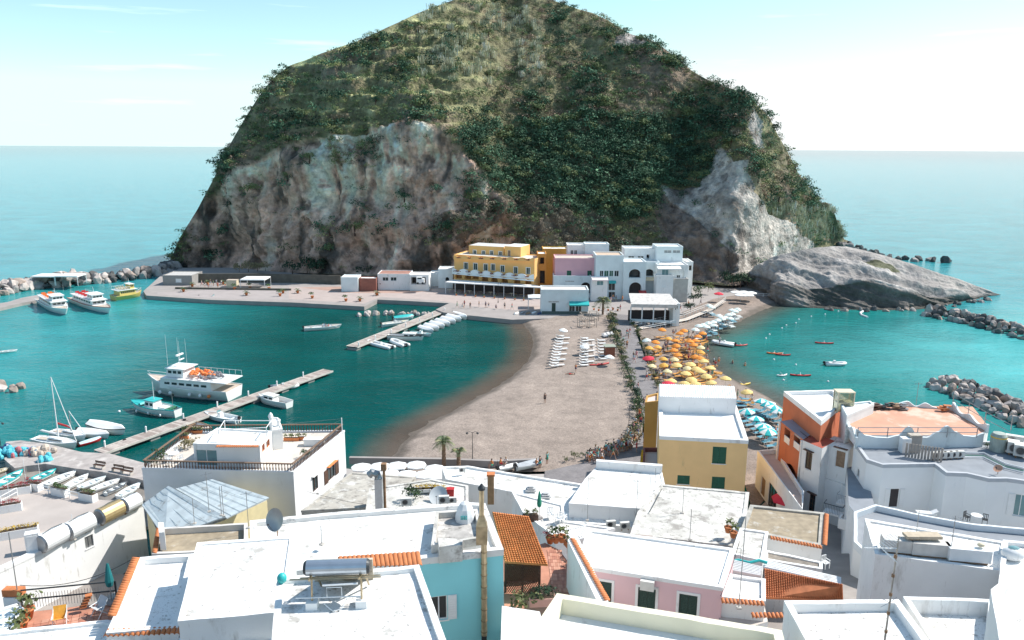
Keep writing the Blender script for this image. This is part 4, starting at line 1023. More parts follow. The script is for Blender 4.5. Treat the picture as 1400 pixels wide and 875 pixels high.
# hotel
hotel = M('hotel_white_plaster', (.81,.82,.82), .85, .05, .5, .15, 9, [((.55,.6,.62), .12, .4, .4)])
darkfloor = M('grey_roof_felt', (.26,.28,.31), .9, .15, .8, .2, 8)
h = House('hotel', [(1168,604),(1400,603),(1480,640),(1480,668),(1377,654),(1352,654),(1322,647),(1294,646),(1278,634),(1207,635),(1185,628)], 11.4, 2, hotel, darkfloor, .25, .3, 'large white hotel with curved fronts, grey flat roof and rooftop machines', 'hotel', parmat=M('grey_coping', (.45,.47,.50), .8, .1))
h.opening(8, 1216,668,1229,694, 'door', shut=void, leaves=white_metal)
h.opening(3, 1386,676,1404,706, 'glass', div=2, pane=glass_blue, leaves=white_metal)
h.opening(9, 1173,670,1181,684, 'win'); h.opening(10, 1171,640,1175,654, 'win')
h.done(); HOT = h
h = House('hotel', [(1168,700),(1197,690),(1262,704),(1330,716),(1400,722),(1500,735),(1500,800),(1200,770),(1168,740)], 8.3, 2, hotel, darkfloor, .55, .25, 'long curved white balcony terrace along the hotel front', 'terrace', parmat=M('white_grey_topped_parapet', (.70,.75,.78), .85, .05)); h.done(); BALC = h
# upper terracotta terrace with scalloped walls
h = House('hotel', [(1150,566),(1200,554),(1330,556),(1352,584),(1340,595),(1175,595)], 12.4, 10.8, hotel, M('pinkish_terrace_tiles', (.58,.30,.20), .7, .15, .7, .15, 6, [((.70,.48,.38), .4, .35, 1)]), .0, .3, 'upper hotel terrace with a pinkish terracotta floor', 'terrace'); h.done(); UP = h
h = House('house', [(1150,552),(1190,548),(1195,552),(1158,568)], 13.6, 9, white_blue, white_roof, .2, .2, 'white stair room beside the upper hotel terrace', 'rooftop room'); h.done()
def scallop(e, A, B, zb, hs, th=.25, mat=hotel, n=None, name='scalloped_wall', capm=None, N_=40):
    "wall whose top swings between high piers"
    A, B = Vector(A), Vector(B); base = Vector(e.location); d = (B - A); d.z = 0; L_ = d.length; d.normalize(); nr = Vector((d.y, -d.x, 0)) * th / 2
    V = []; seg = len(hs) - 1
    for k in range(N_ + 1):
        t = k / N_; x = t * seg; i = min(int(x), seg - 1); f = x - i; f = f * f * (3 - 2 * f)
        hh_ = hs[i] * (1 - f) + hs[i + 1] * f; p = A + d * L_ * t
        for q, z in ((nr, zb), (nr, zb + hh_), (-nr, zb + hh_), (-nr, zb)): V.append(Vector((p.x, p.y, z)) + q - base)
    F = [(4 * k + i, 4 * k + (i + 1) % 4, 4 * (k + 1) + (i + 1) % 4, 4 * (k + 1) + i) for k in range(N_) for i in range(4)] + [(0, 1, 2, 3), (4 * N_ + 3, 4 * N_ + 2, 4 * N_ + 1, 4 * N_)]
    mb = MB(); mb.add(V, F); return mb.build(name, mat, e)
scallop(UP.e, P(1168,612,11.2), P(1240,612,11.2), 11.1, [2.2, 1.5, 1.3, 1.25, 1.5, 2.5], mat=white_blue)
scallop(UP.e, P(1240,612,11.2), P(1342,610,11.2), 11.1, [2.5, 1.3, 1.25, 1.8, 2.5, 1.8, 1.35, 1.25, 1.6], mat=white_blue)
scallop(UP.e, P(1152,570,12.4), P(1170,612,11.4), 12.2, [1.0, .8, .3, .8, .3], mat=white_blue)
scallop(UP.e, P(1192,557,12.4), P(1240,555,12.4), 12.2, [.8, .3, .8], mat=white_blue); scallop(UP.e, P(1240,555,12.4), P(1302,561,12.4), 12.2, [.8, .3, .8, .4, .3, .9], mat=white_blue)
scallop(UP.e, P(1302,561,12.4), P(1350,590,12.4), 12.2, [1.2, .5, .9, .5, 1.0], mat=white_blue)

# hotel's stack of balconies on its left side
h = House('house', [(1158,640),(1170,636),(1188,660),(1196,692),(1168,700),(1160,690)], 8.2, 1.3, hotel, darkfloor, .0, .2, 'white side of the hotel with small green railed balconies', 'house'); h.done()
for k, (x, y, z, w, lab) in enumerate([(1144,646,6.9,3.0,'green railed balcony with dark underside on the white tall house'), (1158,688,5.6,1.9,'white balcony with grey railing above the dark alley'), (1140,700,4.6,1.9,'small dark balcony near the alley with a pale rail'), (1166,722,5.2,2.6,'white solid balcony lowest on the hotel side')]):
    p = P(x, y, z); e = empty('balcony', p, R(-38), lab, 'balcony')
    mb = MB(); mb.box((0, 0, -.1), (w, 1.1, .2)); mb.build('slab', white if k else concrete, e)
    if k in (0, 1, 2):
        rm = [teal_paint, metal_grey, metal_dark, white][k]
        mb = MB(); mb.tube([(-w/2, -.52, .95), (w/2, -.52, .95)], .035); mb.tube([(-w/2, .5, .95), (-w/2, -.52, .95)], .035); mb.tube([(w/2, .5, .95), (w/2, -.52, .95)], .035); mb.build('handrail', rm, e)
        for i in range(int(w / .16)): mb = MB(); mb.tube([(-w/2 + i * .16, -.52, 0), (-w/2 + i * .16, -.52, .95)], .014, 4); mb.build('baluster', rm, e)
    else:
        mb = MB(); mb.box((0, -.5, .45), (w, .12, .9)); mb.box((-w/2 + .06, 0, .45), (.12, 1.0, .9)); mb.build('parapet', white, e)

# ---- village on the far side of the beach
ylw = M('hotel_yellow_plaster', (.88,.52,.19), .85, .08, .3, .1, 5)
def far(name, x0, x1, yt, yb, depthY, dy, wall, label, roof=None, zb=1.1, par=.3, skewpx=0, cat='house', **k):
    "box house facing the bay: front face at distance Y, from photo columns x0..x1, roof edge on row yt"
    a, b = PY(x0, yt, depthY), PY(x1, yt, depthY + skewpx)
    zt = (a.z + b.z) / 2; d = (b - a); d.z = 0; nr = Vector((-d.y, d.x, 0)).normalized() * dy
    return House(name, [a, b, b + nr, a + nr], zt, zb, wall, roof or white_roof, par, .2, label, cat, world=True, **k)
h = far('yellow_hotel', 621, 731, 351, 405, 224, 9, ylw, 'yellow three storey hotel with scalloped balconies and white framed windows', M('hotel_deck', (.6,.57,.52), .9), par=.25, skewpx=-9, cat='hotel')
for x, y in ((637,359),(650,360),(664,361),(674,361),(687,363),(705,365),(722,366)): h.opening(0, x - 2.5, y, x + 2.5, y + 9, 'win', surround=white, pane=dark_green, sill=False)
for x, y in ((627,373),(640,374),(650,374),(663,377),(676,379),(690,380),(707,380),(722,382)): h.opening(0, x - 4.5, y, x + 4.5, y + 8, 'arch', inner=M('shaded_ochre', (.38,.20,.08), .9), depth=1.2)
h.done(); YH = h
h3 = far('yellow_hotel', 641, 689, 336.5, 352, 228, 7, ylw, 'yellow top storey of the hotel with a grey roof', M('pale_grey_sheet', (.60,.60,.60), .7), zb=h.zt - .3, par=0, skewpx=-4)
for x, y in ((649,342),(661,343),(672,343),(684,344)): h3.opening(0, x - 2, y, x + 2, y + 7, 'win', surround=white, pane=dark_green, sill=False)
h3.done()
h3 = far('yellow_hotel', 690, 712, 337, 353, 223, 7, ylw, 'small yellow stair tower on the hotel roof', white_roof, zb=h.zt - .3, par=0, skewpx=-2); h3.opening(0, 694, 342, 698, 351, 'door', shut=wood); h3.done()
def swag(e, px0, px1, y0, y1, Y0, Y1, n, hgt, mat, dz=0, out=.5, flower=None):
    A, B = PY(px0, y0, Y0), PY(px1, y1, Y1); base = Vector(e.location); N_ = n * 8; V = []
    d = (B - A).normalized(); nr = Vector((d.y, -d.x, 0)) * out
    for k in range(N_ + 1):
        t = k / N_; f = abs(math.cos(math.pi * t * n)); p = A.lerp(B, t); z1 = p.z + hgt * (.45 + .55 * f)
        for q, z in ((nr, p.z), (nr, z1), (nr * .7, z1), (nr * .7, p.z)): V.append(Vector((p.x, p.y, z)) + q - base)
    F = [(4 * k + i, 4 * k + (i + 1) % 4, 4 * (k + 1) + (i + 1) % 4, 4 * (k + 1) + i) for k in range(N_) for i in range(4)]
    mb = MB(); mb.add(V, F); mb.build('scalloped_parapet', mat, e)
    if flower:
        for k in range(n):
            p = A.lerp(B, (k + .5) / n) + nr * 1.15; mb = MB()
            for j in range(26): mb.ell((p.x - base.x + random.gauss(0, .45), p.y - base.y + random.gauss(0, .1), p.z - base.z + hgt * .45 + abs(random.gauss(0, .16)) - .1), (.12, .12, .12), 4, 3)
            mb.build('flower_box', flower, e)
flw = M('dark_red_flowers', (.22,.07,.06), .9, .6, 6)
swag(YH.e, 621, 731, 354, 357.5, 223.6, 214.6, 7, 1.1, ylw, flower=flw)
swag(YH.e, 620, 731, 372, 381, 222.6, 213.6, 7, 1.3, white_blue, out=.9, flower=flw)
swag(YH.e, 620, 731, 374, 384, 222.6, 213.6, 7, .5, white_blue, out=.95)
# restaurant canopy under the hotel
e = empty('restaurant_canopy', PY(680, 403, 212), 0, 'long white canopy over the restaurant under the yellow hotel', 'canopy'); base = Vector(e.location)
mb = MB(); q = [PY(609, 385.5, 217), PY(744, 393, 209), PY(731, 389.5, 213.5), PY(619, 382, 222)]; V = [p - base for p in q]
mb.add(V + [v - Vector((0, 0, .25)) for v in V], [(0,1,2,3),(7,6,5,4),(0,4,5,1),(1,5,6,2),(2,6,7,3),(3,7,4,0)]); mb.build('canopy_roof', canvas, e)
for k in range(11):
    t = k / 10; p = q[0].lerp(q[1], t); mb = MB(); mb.box((p.x - base.x, p.y - base.y + .2, (p.z - base.z) / 2 - .6), (.15, .15, max(1, p.z - base.z) + 1.0)); mb.build('post', white_metal, e)
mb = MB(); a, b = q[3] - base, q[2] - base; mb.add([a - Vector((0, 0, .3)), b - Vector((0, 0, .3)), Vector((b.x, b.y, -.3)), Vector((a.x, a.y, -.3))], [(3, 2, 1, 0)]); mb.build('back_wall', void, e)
for k in range(14):
    t = (k + .5) / 14; p = q[0].lerp(q[1], t); mb = MB(); mb.box((p.x - base.x, p.y - base.y + .9, .35), (1.1, .8, .06)); mb.box((p.x - base.x, p.y - base.y + .9, .0), (.1, .1, .7)); mb.build('table', dark_wood if k % 3 else cream_paint, e)

house_defs = [
 ('house', 735, 747, 347, 392, 218, 6, M('deep_orange_plaster', (.62,.28,.07), .85, .1), 'narrow orange house between the yellow hotel and pink house', None, [(0, (737,352,744,361), 'dark', {}), (0, (736,370,745,388), 'dark', {})]),
 ('house', 742, 776, 340, 352, 232, 6, M('amber_plaster', (.66,.38,.09), .85, .1), 'amber rooftop house behind the pink house', white_roof, []),
 ('house', 757, 770, 356, 385, 217, 5, M('salmon_plaster', (.62,.36,.34), .85, .1), 'narrow salmon house with a terrace left of the pink house', None, [(0, (760,362,768,372), 'dark', {'inner': pinkp})]),
 ('pink_house', 759, 815, 353, 378, 214, 8, M('rose_plaster', (.74,.42,.46), .85, .06, .5), 'rose pink house with two green shuttered windows above a white base', M('brownish_edge_roof', (.55,.48,.42), .9), [(0, (775,370,781,377), 'shut', {}), (0, (803,370,809,377), 'shut', {})]),
 ('house', 757, 808, 377, 405, 212, 5, white_blue, 'pale blue white base storey under the rose pink house', None, [(0, (794,386,807,402), 'arch', {})]),
 ('house', 776, 802, 335, 352, 224, 6, white, 'white rooftop house with two windows behind the rose pink house', None, [(0, (780,342,784,349), 'win', {}), (0, (785,342,789,349), 'win', {})]),
 ('house', 800, 833, 333.5, 351, 223, 5, white_blue, 'white blue stair roof with a thin chimney above the pale houses', None, []),
 ('house', 815, 853, 349, 408, 210, 8, white_blue, 'pale blue house with four green windows above the palm', M('tan_roof_edge', (.55,.42,.32), .9), [(0, (820,370,825,378), 'win', {}), (0, (826,370,832,378), 'win', {'pane': green_paint}), (0, (833,370,838.5,378), 'win', {'pane': green_paint}), (0, (840,370,846,378), 'win', {}), (0, (832,386,841,397), 'win', {'pane': glass}), (0, (832,399,841,407), 'win', {'pane': glass}), (0, (851,373,853,376), 'win', {})]),
 ('house', 809, 831, 380, 412, 207, 3, white, 'white annex with pale awning at the foot of the blue house', None, [(0, (816,384,825,390), 'win', {'pane': glass_blue})]),
 ('house', 854, 898, 339.5, 360, 219, 6, white, 'white penthouse storey with two dark windows above the arches', None, [(0, (859,350,867,355), 'win', {}), (0, (872,350,880,355), 'win', {}), (0, (884,348,888,355), 'dark', {})]),
 ('house', 853, 884, 358, 410, 209, 8, white_blue, 'pale blue house with a big arch above a wide dark archway', None, [(0, (860,368,876,380), 'arch', {'win': glass}), (0, (860,386,877,407), 'arch', {})]),
 ('house', 880, 902, 358, 408, 212, 8, white_blue, 'pale blue house with one arch beside the terrace restaurant', None, [(0, (881,368,894,378), 'arch', {'win': glass})]),
 ('house', 898, 934, 337, 362, 216, 7, white_blue, 'white top house with glass balcony panels at the village right end', None, [(0, (908,342,918,346), 'win', {'pane': metal_grey}), (0, (920,342,930,346), 'win', {'pane': metal_grey}), (0, (922,359,926,362), 'win', {})]),
 ('house', 899, 941, 362, 382, 209, 7, white, 'white house with glazed balcony and shaded laundry terrace', None, [(0, (905,368,914,376), 'win', {'pane': glass_blue}), (0, (925,376,930,380), 'win', {})]),
 ('house', 898, 921, 377, 400, 206, 4, white, 'plain white house front with two closed white windows', None, [(0, (905,383,911,393), 'win', {'pane': white_metal})]),
 ('house', 920, 941, 381, 408, 206.5, 6, pale_stone, 'rough stone wall house beside the terrace restaurant', None, []),
 ('house', 939, 948, 358, 405, 213, 7, white, 'slender white house at the right end of the village', None, [(0, (942,363,946,370), 'dark', {})]),
 ('house', 740, 805, 396, 425, 190, 6, white_blue, 'low pale blue bar with a turquoise awning facing the beach', M('stained_pink_roof', (.66,.60,.56), .9, .15, .7), [(0, (754,414,760,427), 'door', {'shut': dark_green}), (0, (778,416,786,426), 'glass', {'pane': glass}), (0, (787,416,795,426), 'glass', {'pane': glass})]),
]
for (nm, x0, x1, yt, yb, Y, dy, wm, lab, rm, ops) in house_defs:
    hz = far(nm, x0, x1, yt, yb, Y, dy, wm, lab, rm)
    for (ed, r_, kd, kw) in ops: hz.opening(ed, *r_, kd, **kw)
    hz.done(); H[lab] = hz
bar = H['low pale blue bar with a turquoise awning facing the beach']
mb = MB(); p0, p1 = PY(778, 414.5, 190), PY(805, 414.5, 190); base = bar.c
mb.add([Vector(v) - base for v in ((p0.x, 190, p0.z + .5), (p1.x, 190, p1.z + .5), (p1.x, 188.4, p1.z - .1), (p0.x, 188.4, p0.z - .1), (p1.x, 188.4, p1.z - .45), (p0.x, 188.4, p0.z - .45))], [(0, 1, 2, 3), (3, 2, 4, 5)]); mb.build('awning', teal_paint, bar.e)
# white-grey terrace restaurant at the head of the path
e = empty('terrace_restaurant', PY(895, 432, 178), 0, 'white terrace restaurant with a worn canvas roof at the path head', 'restaurant'); base = Vector(e.location)
a, b = PY(863, 414, 178), PY(926, 415, 176)
for (za, zb2, mat_, nm, dd) in ((a.z - 1.3, a.z + .1, canvas, 'canvas_roof', 0),):
    mb = MB(); mb.add([v - base for v in (Vector((a.x, a.y, a.z - .3)), Vector((b.x, b.y, b.z - .3)), Vector((b.x - .4, b.y + 7, b.z + 1.0)), Vector((a.x + .4, a.y + 7, a.z + 1.0)), Vector((a.x, a.y, a.z - 1.1)), Vector((b.x, b.y, b.z - 1.1)))], [(0, 1, 2, 3), (4, 5, 1, 0)]); mb.build(nm, M('stained_canvas', (.62,.59,.56), .9, .2, 1.2, 0, 1, [((.4,.36,.33), .3, .8, 1)]), e)
zg = 1.4
for k in range(5):
    p = a.lerp(b, k / 4); mb = MB(); mb.box((p.x - base.x, p.y - base.y + .2, (a.z - 1.0 + zg) / 2 - base.z), (.25, .25, a.z - 1.0 - zg)); mb.build('post', white, e)
mb = MB(); m = a.lerp(b, .5); mb.box((m.x - base.x, m.y - base.y + .1, zg + .9 - base.z), ((b - a).length, .15, .6), math.atan2((b - a).y, (b - a).x)); mb.build('low_wall', white_blue, e)
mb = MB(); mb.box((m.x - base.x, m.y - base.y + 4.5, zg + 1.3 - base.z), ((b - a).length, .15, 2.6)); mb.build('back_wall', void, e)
h = far('house', 921, 930, 415, 436, 177, 6, white, 'small white kiosk tower at the terrace restaurant end', par=.1); h.opening(0, 923,418,927,424, 'win'); h.done()
# left of the hotel: low quay buildings
for (nm, x0, x1, yt, Y, dy, wm, rm, lab, ops) in [
 ('house', 516, 560, 374.5, 222, 7, white, M('brick_red_sheet_roof', (.38,.20,.16), .8, .2, .8), 'low white shed with brown red roofs on the quay', [(0, (523,379,531,384), 'win', {}), (0, (534,379,542,384), 'win', {})]),
 ('house', 560, 586, 376, 221, 6, white, M('pale_sheet_roof', (.62,.58,.56), .8), 'open fronted white garage with a parked white van on the quay', [(0, (562,379,582,389), 'dark', {'depth': 3})]),
 ('house', 599, 619, 368, 226, 6, white_blue, None, 'small pale blue house left of the yellow hotel', [(0, (609,379,614,384), 'arch', {}), ]),
 ('house', 588, 601, 373, 229, 5, white_blue, None, 'tiny white blue outhouse beside the pale blue house', []),
 ('house', 466, 489, 379, 219, 5, white_blue, None, 'white blue hut with round end wall on the quay', []),
 ('house', 222, 262, 376.5, 228, 8, M('grey_shed_wall', (.30,.29,.28), .9), M('pale_grey_shed_roof', (.50,.48,.46), .8, .15), 'grey flat roofed shed at the root of the rock breakwater', [(0, (240,381,248,386), 'win', {'pane': white_metal})]),
 ('house', 491, 514, 380.5, 220, 3, M('red_brown_hoarding', (.30,.12,.09), .9, .2), None, 'red brown hoarding behind flower tubs on the quay', [])]:
    hz = far(nm, x0, x1, yt, 0, Y, dy, wm, lab, rm, par=.12)
    for (ed, r_, kd, kw) in ops: hz.opening(ed, *r_, kd, **kw)
    hz.done()
# long dark retaining wall at the foot of the cliff
mb = MB(); pts = [PY(262,384,233), PY(330,385,234), PY(420,386,233), PY(466,386,231)]
for a, b in zip(pts, pts[1:]): mb.box(((a.x + b.x) / 2, (a.y + b.y) / 2, 2.3), ((b - a).length, .5, 3.0), math.atan2((b - a).y, (b - a).x))
mb.build('retaining_wall', M('mossy_retaining_wall', (.13,.12,.10), .9, .3, .8, .4, 4), label='long dark mossy retaining wall at the foot of the cliff', cat='wall')
# ================================================================== PLANTS
def leaf_clump(nleaf, leaf, rad=1.0, seed=0, squash=.8, core=True):
    "many small leaf faces spread through a lumpy crown volume; returns V, F(quads), brightness per vertex"
    rg = np.random.RandomState(seed); lobes = rg.normal(0, .42, (6, 3)); lobes[:, 2] = np.abs(lobes[:, 2]) * .8
    V = []; F = []
    for k in range(nleaf):
        l = lobes[rg.randint(6)]; d = rg.normal(0, 1, 3); d /= np.linalg.norm(d); d[2] = d[2] if d[2] > -.3 else -d[2]
        c = (l + d * rg.uniform(.42, .62)) * rad; c[2] *= squash
        n = d + rg.normal(0, .5, 3); n /= np.linalg.norm(n); u = np.cross(n, rg.normal(0, 1, 3)); u /= np.linalg.norm(u); w = np.cross(n, u); s = leaf * rg.uniform(.6, 1.35)
        V += [c - u * s, c - w * s * .5, c + u * s, c + w * s * .5]; F.append([4 * k, 4 * k + 1, 4 * k + 2, 4 * k + 3])
    return np.array(V), np.array(F)
bush_mat = attr_mat('bush_leaves', .85, 0, 1, .1, .35, .35, spec=.2)
def leaf_mat(name, col, var=.45):
    return M(name, col, .7, var, 1.3, 0, 1, spec=.25, space='pos')
def scatter_bushes():
    Hh = HILL; rg = np.random.RandomState(11)
    protos = [leaf_clump(105, .115, 1, s, .72) for s in range(5)]; reed = []
    for s in range(2):
        r2 = np.random.RandomState(40 + s); V = []; F = []
        for k in range(60):
            b = r2.normal(0, .38, 3); b[2] = 0; t = b + np.array([r2.normal(0, .2), r2.normal(0, .2), r2.uniform(.8, 1.7)]); w = r2.normal(0, 1, 3); w[2] = 0; w = w / np.linalg.norm(w) * .022
            V += [b - w, b + w, t + w * 1.8, t - w * 1.8]; F.append([4 * k, 4 * k + 1, 4 * k + 2, 4 * k + 3])
        reed.append((np.array(V), np.array(F)))
    n = Hh['nc'] * Hh['nr']; idx = np.where((Hh['ridx'] > 3) & (Hh['ridx'] < 282))[0]
    V, px, py, cliff, low, terr, big, big2 = (Hh[k] for k in ('V', 'px', 'py', 'cliff', 'low', 'terr', 'big', 'big2'))
    # pick by projected area so that cover is even on the picture
    cand = rg.choice(idx, 46000, replace=False)
    accV, accF, accC, off = [], [], [], 0; big_spots = []; taken = 0
    for i in cand:
        x, y = px[i], py[i]; v = V[i]; b, b2 = big[i], big2[i]
        if not (-30 < y < 372) or v[2] < 2.5: continue
        cl = cliff[i]; dens = .30 + .55 * np.clip(b2 * 2.2 + .35, 0, 1)
        dark = np.clip((x - 560) / 120, 0, 1) * np.clip((985 - x) / 40, 0, 1) * np.clip((y - 130) / 60, 0, 1) * np.clip((310 - y) / 25, 0, 1)
        dens += .32 * dark
        if terr[i] > .3: dens = (.05 if Hh['fr'][i] < .64 else .75) + .35 * (b2 > .22)
        if cl > .5: dens = .012 + (.10 if b2 > .25 and x < 900 else 0)
        if 640 < x < 720 and y > 230: dens = max(dens, .35)
        if x < 300 and cl < .5 or (x < 255): dens = .10 if y > 200 else .35
        if (445 < x < 525 and 190 < y < 225): dens = .45
        if low[i] > .5: dens = .42
        if x > 1040 and y > 200 and cl < .5: dens = .5
        if rg.rand() > dens * .52: continue
        sz = abs(rg.normal(1.1, .6)) + .5
        typ = rg.rand()
        if dark > .5 or (b2 > .1 and typ < .6): c = np.array([.065, .125, .075]) * rg.uniform(.4, 1.7); sz *= 1.35
        elif typ < .45: c = np.array([.14, .19, .085]) * rg.uniform(.7, 1.4)
        elif typ < .66: c = np.array([.30, .30, .14]) * rg.uniform(.7, 1.3); sz *= .8
        else: c = np.array([.33, .24, .18]) * rg.uniform(.7, 1.25); sz *= .85
        if terr[i] > .3 and typ > .45: c = np.array([.33, .36, .16]) * rg.uniform(.7, 1.3); sz *= .7
        if low[i] > .5 and typ > .3: c = np.array([.27, .24, .18]) * rg.uniform(.6, 1.4); sz *= .8
        isreed = (575 < x < 740 and 8 < y < 110 and rg.rand() < .5 * (b2 > -.1)) or (x > 1055 and 285 < y < 330 and cl < .5 and rg.rand() < .6)
        if isreed: pv, pf = reed[rg.randint(2)]; c = np.array([.58, .56, .38]) * rg.uniform(.7, 1.15); sz = rg.uniform(1.2, 2.0)
        else: pv, pf = protos[rg.randint(5)]
        a = rg.uniform(0, 6.28); R2 = np.array([[math.cos(a), -math.sin(a), 0], [math.sin(a), math.cos(a), 0], [0, 0, 1]])
        if sz > 2.6 and not isreed and y > 5:
            big_spots.append((v, sz, c, i))
            if len(big_spots) <= 240: continue
        s3 = np.array([sz * rg.uniform(.8, 1.25), sz * rg.uniform(.8, 1.25), sz * rg.uniform(.75, 1.1)])
        W = (pv * s3) @ R2.T + v + np.array([0, 0, .15 * sz])
        br = (.55 + .95 * rg.rand(len(pf)) ** 1.6).repeat(4)[:, None]
        accV.append(W); accF.append(pf + off); accC.append(c * br); off += len(W); taken += 1
    V_, F_, C_ = np.concatenate(accV), np.concatenate(accF), np.concatenate(accC)
    o = link('hillside_scrub', npmesh('hillside_scrub', V_, F_, bush_mat, np.clip(C_, .004, .6))); tag(o, kind='stuff')
    o['label'] = 'dense scrub, bushes and reeds covering the hill'
    # individually visible larger bushes, crown plus stem
    cols = [('dark', (.055, .12, .065), 'large dark green bush on the hillside'), ('deep', (.075, .15, .085), 'large blue green bush on the hillside'), ('olive', (.17, .21, .09), 'large olive green bush on the hillside'), ('pale', (.27, .22, .15), 'large pale brownish bush on the hillside')]
    mes = {}
    for nm, c, lab in cols:
        for s in range(2):
            v, f = leaf_clump(420, .09, 1, 70 + s, .78); me = npmesh('crown', v, f, leaf_mat(nm + '_bush_leaves', c)); mb = MB()
            mb.tube([(0, 0, -.7), (.05, 0, -.1), (0, .05, .35)], .10, 6, .05); mb.tube([(.03, 0, -.1), (.3, .1, .3)], .05, 5, .03); mb.tube([(.03, 0, -.1), (-.25, -.15, .35)], .05, 5, .03)
            mes[(nm, s)] = (me, mb.mesh('trunk', dark_wood))
    big_spots = big_spots[:240]
    for k, (v, sz, c, i) in enumerate(big_spots):
        j = 3 if c[0] > .13 else (2 if c[0] > .05 else (0 if k % 2 else 1)); nm, cc, lab = cols[j]
        X, Y = px[i], py[i]; zn = ('near the summit' if Y < 60 else 'on the middle slope' if Y < 190 else 'on the lower slope'); zn += ', far left side' if X < 420 else ', left of centre' if X < 620 else ', central part' if X < 800 else ', right of centre' if X < 960 else ', right shoulder'
        e = empty('bush', (v[0], v[1], v[2] + .4), random.uniform(0, 6.28), lab + ' ' + zn, 'bush', 'bushes on the hillside ' + zn.replace(',', '')); q = sz * .95
        e.scale = (q * random.uniform(.85, 1.2), q * random.uniform(.85, 1.2), q * random.uniform(.8, 1.05))
        m = mes[(nm, k % 2)]; part('crown', m[0], e); part('trunk', m[1], e)
    
scatter_bushes()

# ---- palms
def palm_mesh(nf, L_, seed, droop=1.0):
    rg = random.Random(seed); out = []
    for k in range(nf):
        a = k * 2.399 + rg.uniform(-.2, .2); up = rg.uniform(.05, 1.15); mb = MB(); pts = []
        for i in range(7):
            t = i / 6; r_ = L_ * t * math.cos(up) * (1 - .12 * t); z = L_ * (t * math.sin(up) - droop * .55 * t * t)
            pts.append(Vector((r_ * math.cos(a), r_ * math.sin(a), z)))
        mb.tube(pts, .02 * L_ / 2, 4, .006)
        sd = Vector((-math.sin(a), math.cos(a), 0))
        for i in range(1, 7):
            for h_ in (0, .5):
                if i == 6 and h_: continue
                p = pts[i].lerp(pts[min(6, i + 1)], h_); tan = (pts[min(6, i + 1)] - pts[i - 1]).normalized(); ll = L_ * .30 * math.sin(math.pi * min(.97, (i + h_) / 7)) + .05
                for s in (-1, 1):
                    tip = p + sd * s * ll * .8 + tan * ll * .5 - Vector((0, 0, ll * .35)); w = tan * .045 * L_ / 2
                    mb.add([p - w, p + w, tip], [(0, 1, 2)])
        out.append(mb)
    return out
palm_leaf = M('palm_leaf', (.07, .11, .04), .6, .3, 2, 0, 1); palm_dry = M('palm_leaf_pale', (.25, .26, .11), .7, .3, 2, 0, 1); palm_trunk = M('palm_trunk', (.22, .14, .09), .95, .3, 6, .6, 12)
def palm(loc, hgt, L_, seed, label, nf=34, group=None, green=palm_leaf):
    e = empty('palm_tree', loc, 0, label, 'palm tree', group); mb = MB()
    mb.lathe([(.26 + .05 * (k % 2) - .05 * k / 12, hgt * k / 12) for k in range(13)] + [(.34, hgt + .05), (.1, hgt + .4)], 9); mb.build('trunk', palm_trunk, e)
    for k, m in enumerate(palm_mesh(nf, L_, seed)):
        o = m.build('frond', green if k % 4 else palm_dry, e); o.location = (0, 0, hgt + .15)
    return e
palm(P(824, 430, 1.1), 3.4, 2.7, 3, 'tall palm with brown trunk between the low bar and the blue houses', 40)
palm(P(607, 641, 1.4) , 3.6, 1.7, 5, 'larger palm behind the white parasols at the beach wall', 34)
palm(P(627, 640, 1.4), 2.2, 1.4, 6, 'smaller palm at the right of the pair by the beach wall', 26)

# ---- potted plants, planters
pot_mb = MB(); pot_mb.lathe([(.18, 0), (.30, .42), (.33, .42), (.33, .5), (.27, .5), (.25, .4)], 10); POT = pot_mb.mesh('pot', terracotta, True)
PLANTS = []
for s in range(3):
    v, f = leaf_clump(70, .12, .5, 200 + s, .9); PLANTS.append(npmesh('foliage', v, f, leaf_mat('pot_leaves_%s' % 'abc'[s], [(.08, .14, .05), (.14, .17, .07), (.10, .10, .05)][s])))
v, f = leaf_clump(70, .09, .5, 207, .7); FLOWERS = npmesh('flowers', v, f, leaf_mat('red_flowers', (.35, .05, .06)))
v, f = leaf_clump(60, .09, .5, 209, .7); YFLOWERS = npmesh('flowers', v, f, leaf_mat('yellow_flowers', (.55, .38, .05)))
mb = MB()
for m in palm_mesh(12, .9, 9, .8): 
    n0 = len(mb.v); mb.v += m.v; mb.f += [tuple(i + n0 for i in f) for f in m.f]
PALMLET = mb.mesh('fronds', palm_leaf)
def potted(loc, s=1.0, kind=0, label='', group='potted plants', cat='potted plant', rz=0):
    e = empty('potted_plant', loc, rz, label, cat, group); e.scale = (s, s, s)
    part('pot', POT, e)
    if kind == 'palm': part('fronds', PALMLET, e, (0, 0, .55))
    elif kind == 'flower': part('foliage', PLANTS[1], e, (0, 0, .55), scale=(.8, .8, .5)); part('flowers', FLOWERS, e, (0, 0, .65), scale=(.8, .8, .5))
    else: part('foliage', PLANTS[kind], e, (0, 0, .75), rz=1.0 * s)
    return e
qp = [(251,399,'palm'),(263,392,'palm'),(284,389,'palm'),(305,389,'palm'),(321,396,0),(342,395,0),(337,404,'palm'),(368,396,0),(387,401,'palm'),(383,405,0),(407,401,'palm'),(427,408,0),(473,412,0),(492,412,'palm'),(515,404,'palm'),(542,392,'palm'),(556,395,0),(498,389,0),(505,389,1),(526,391,1),(534,391,1)]
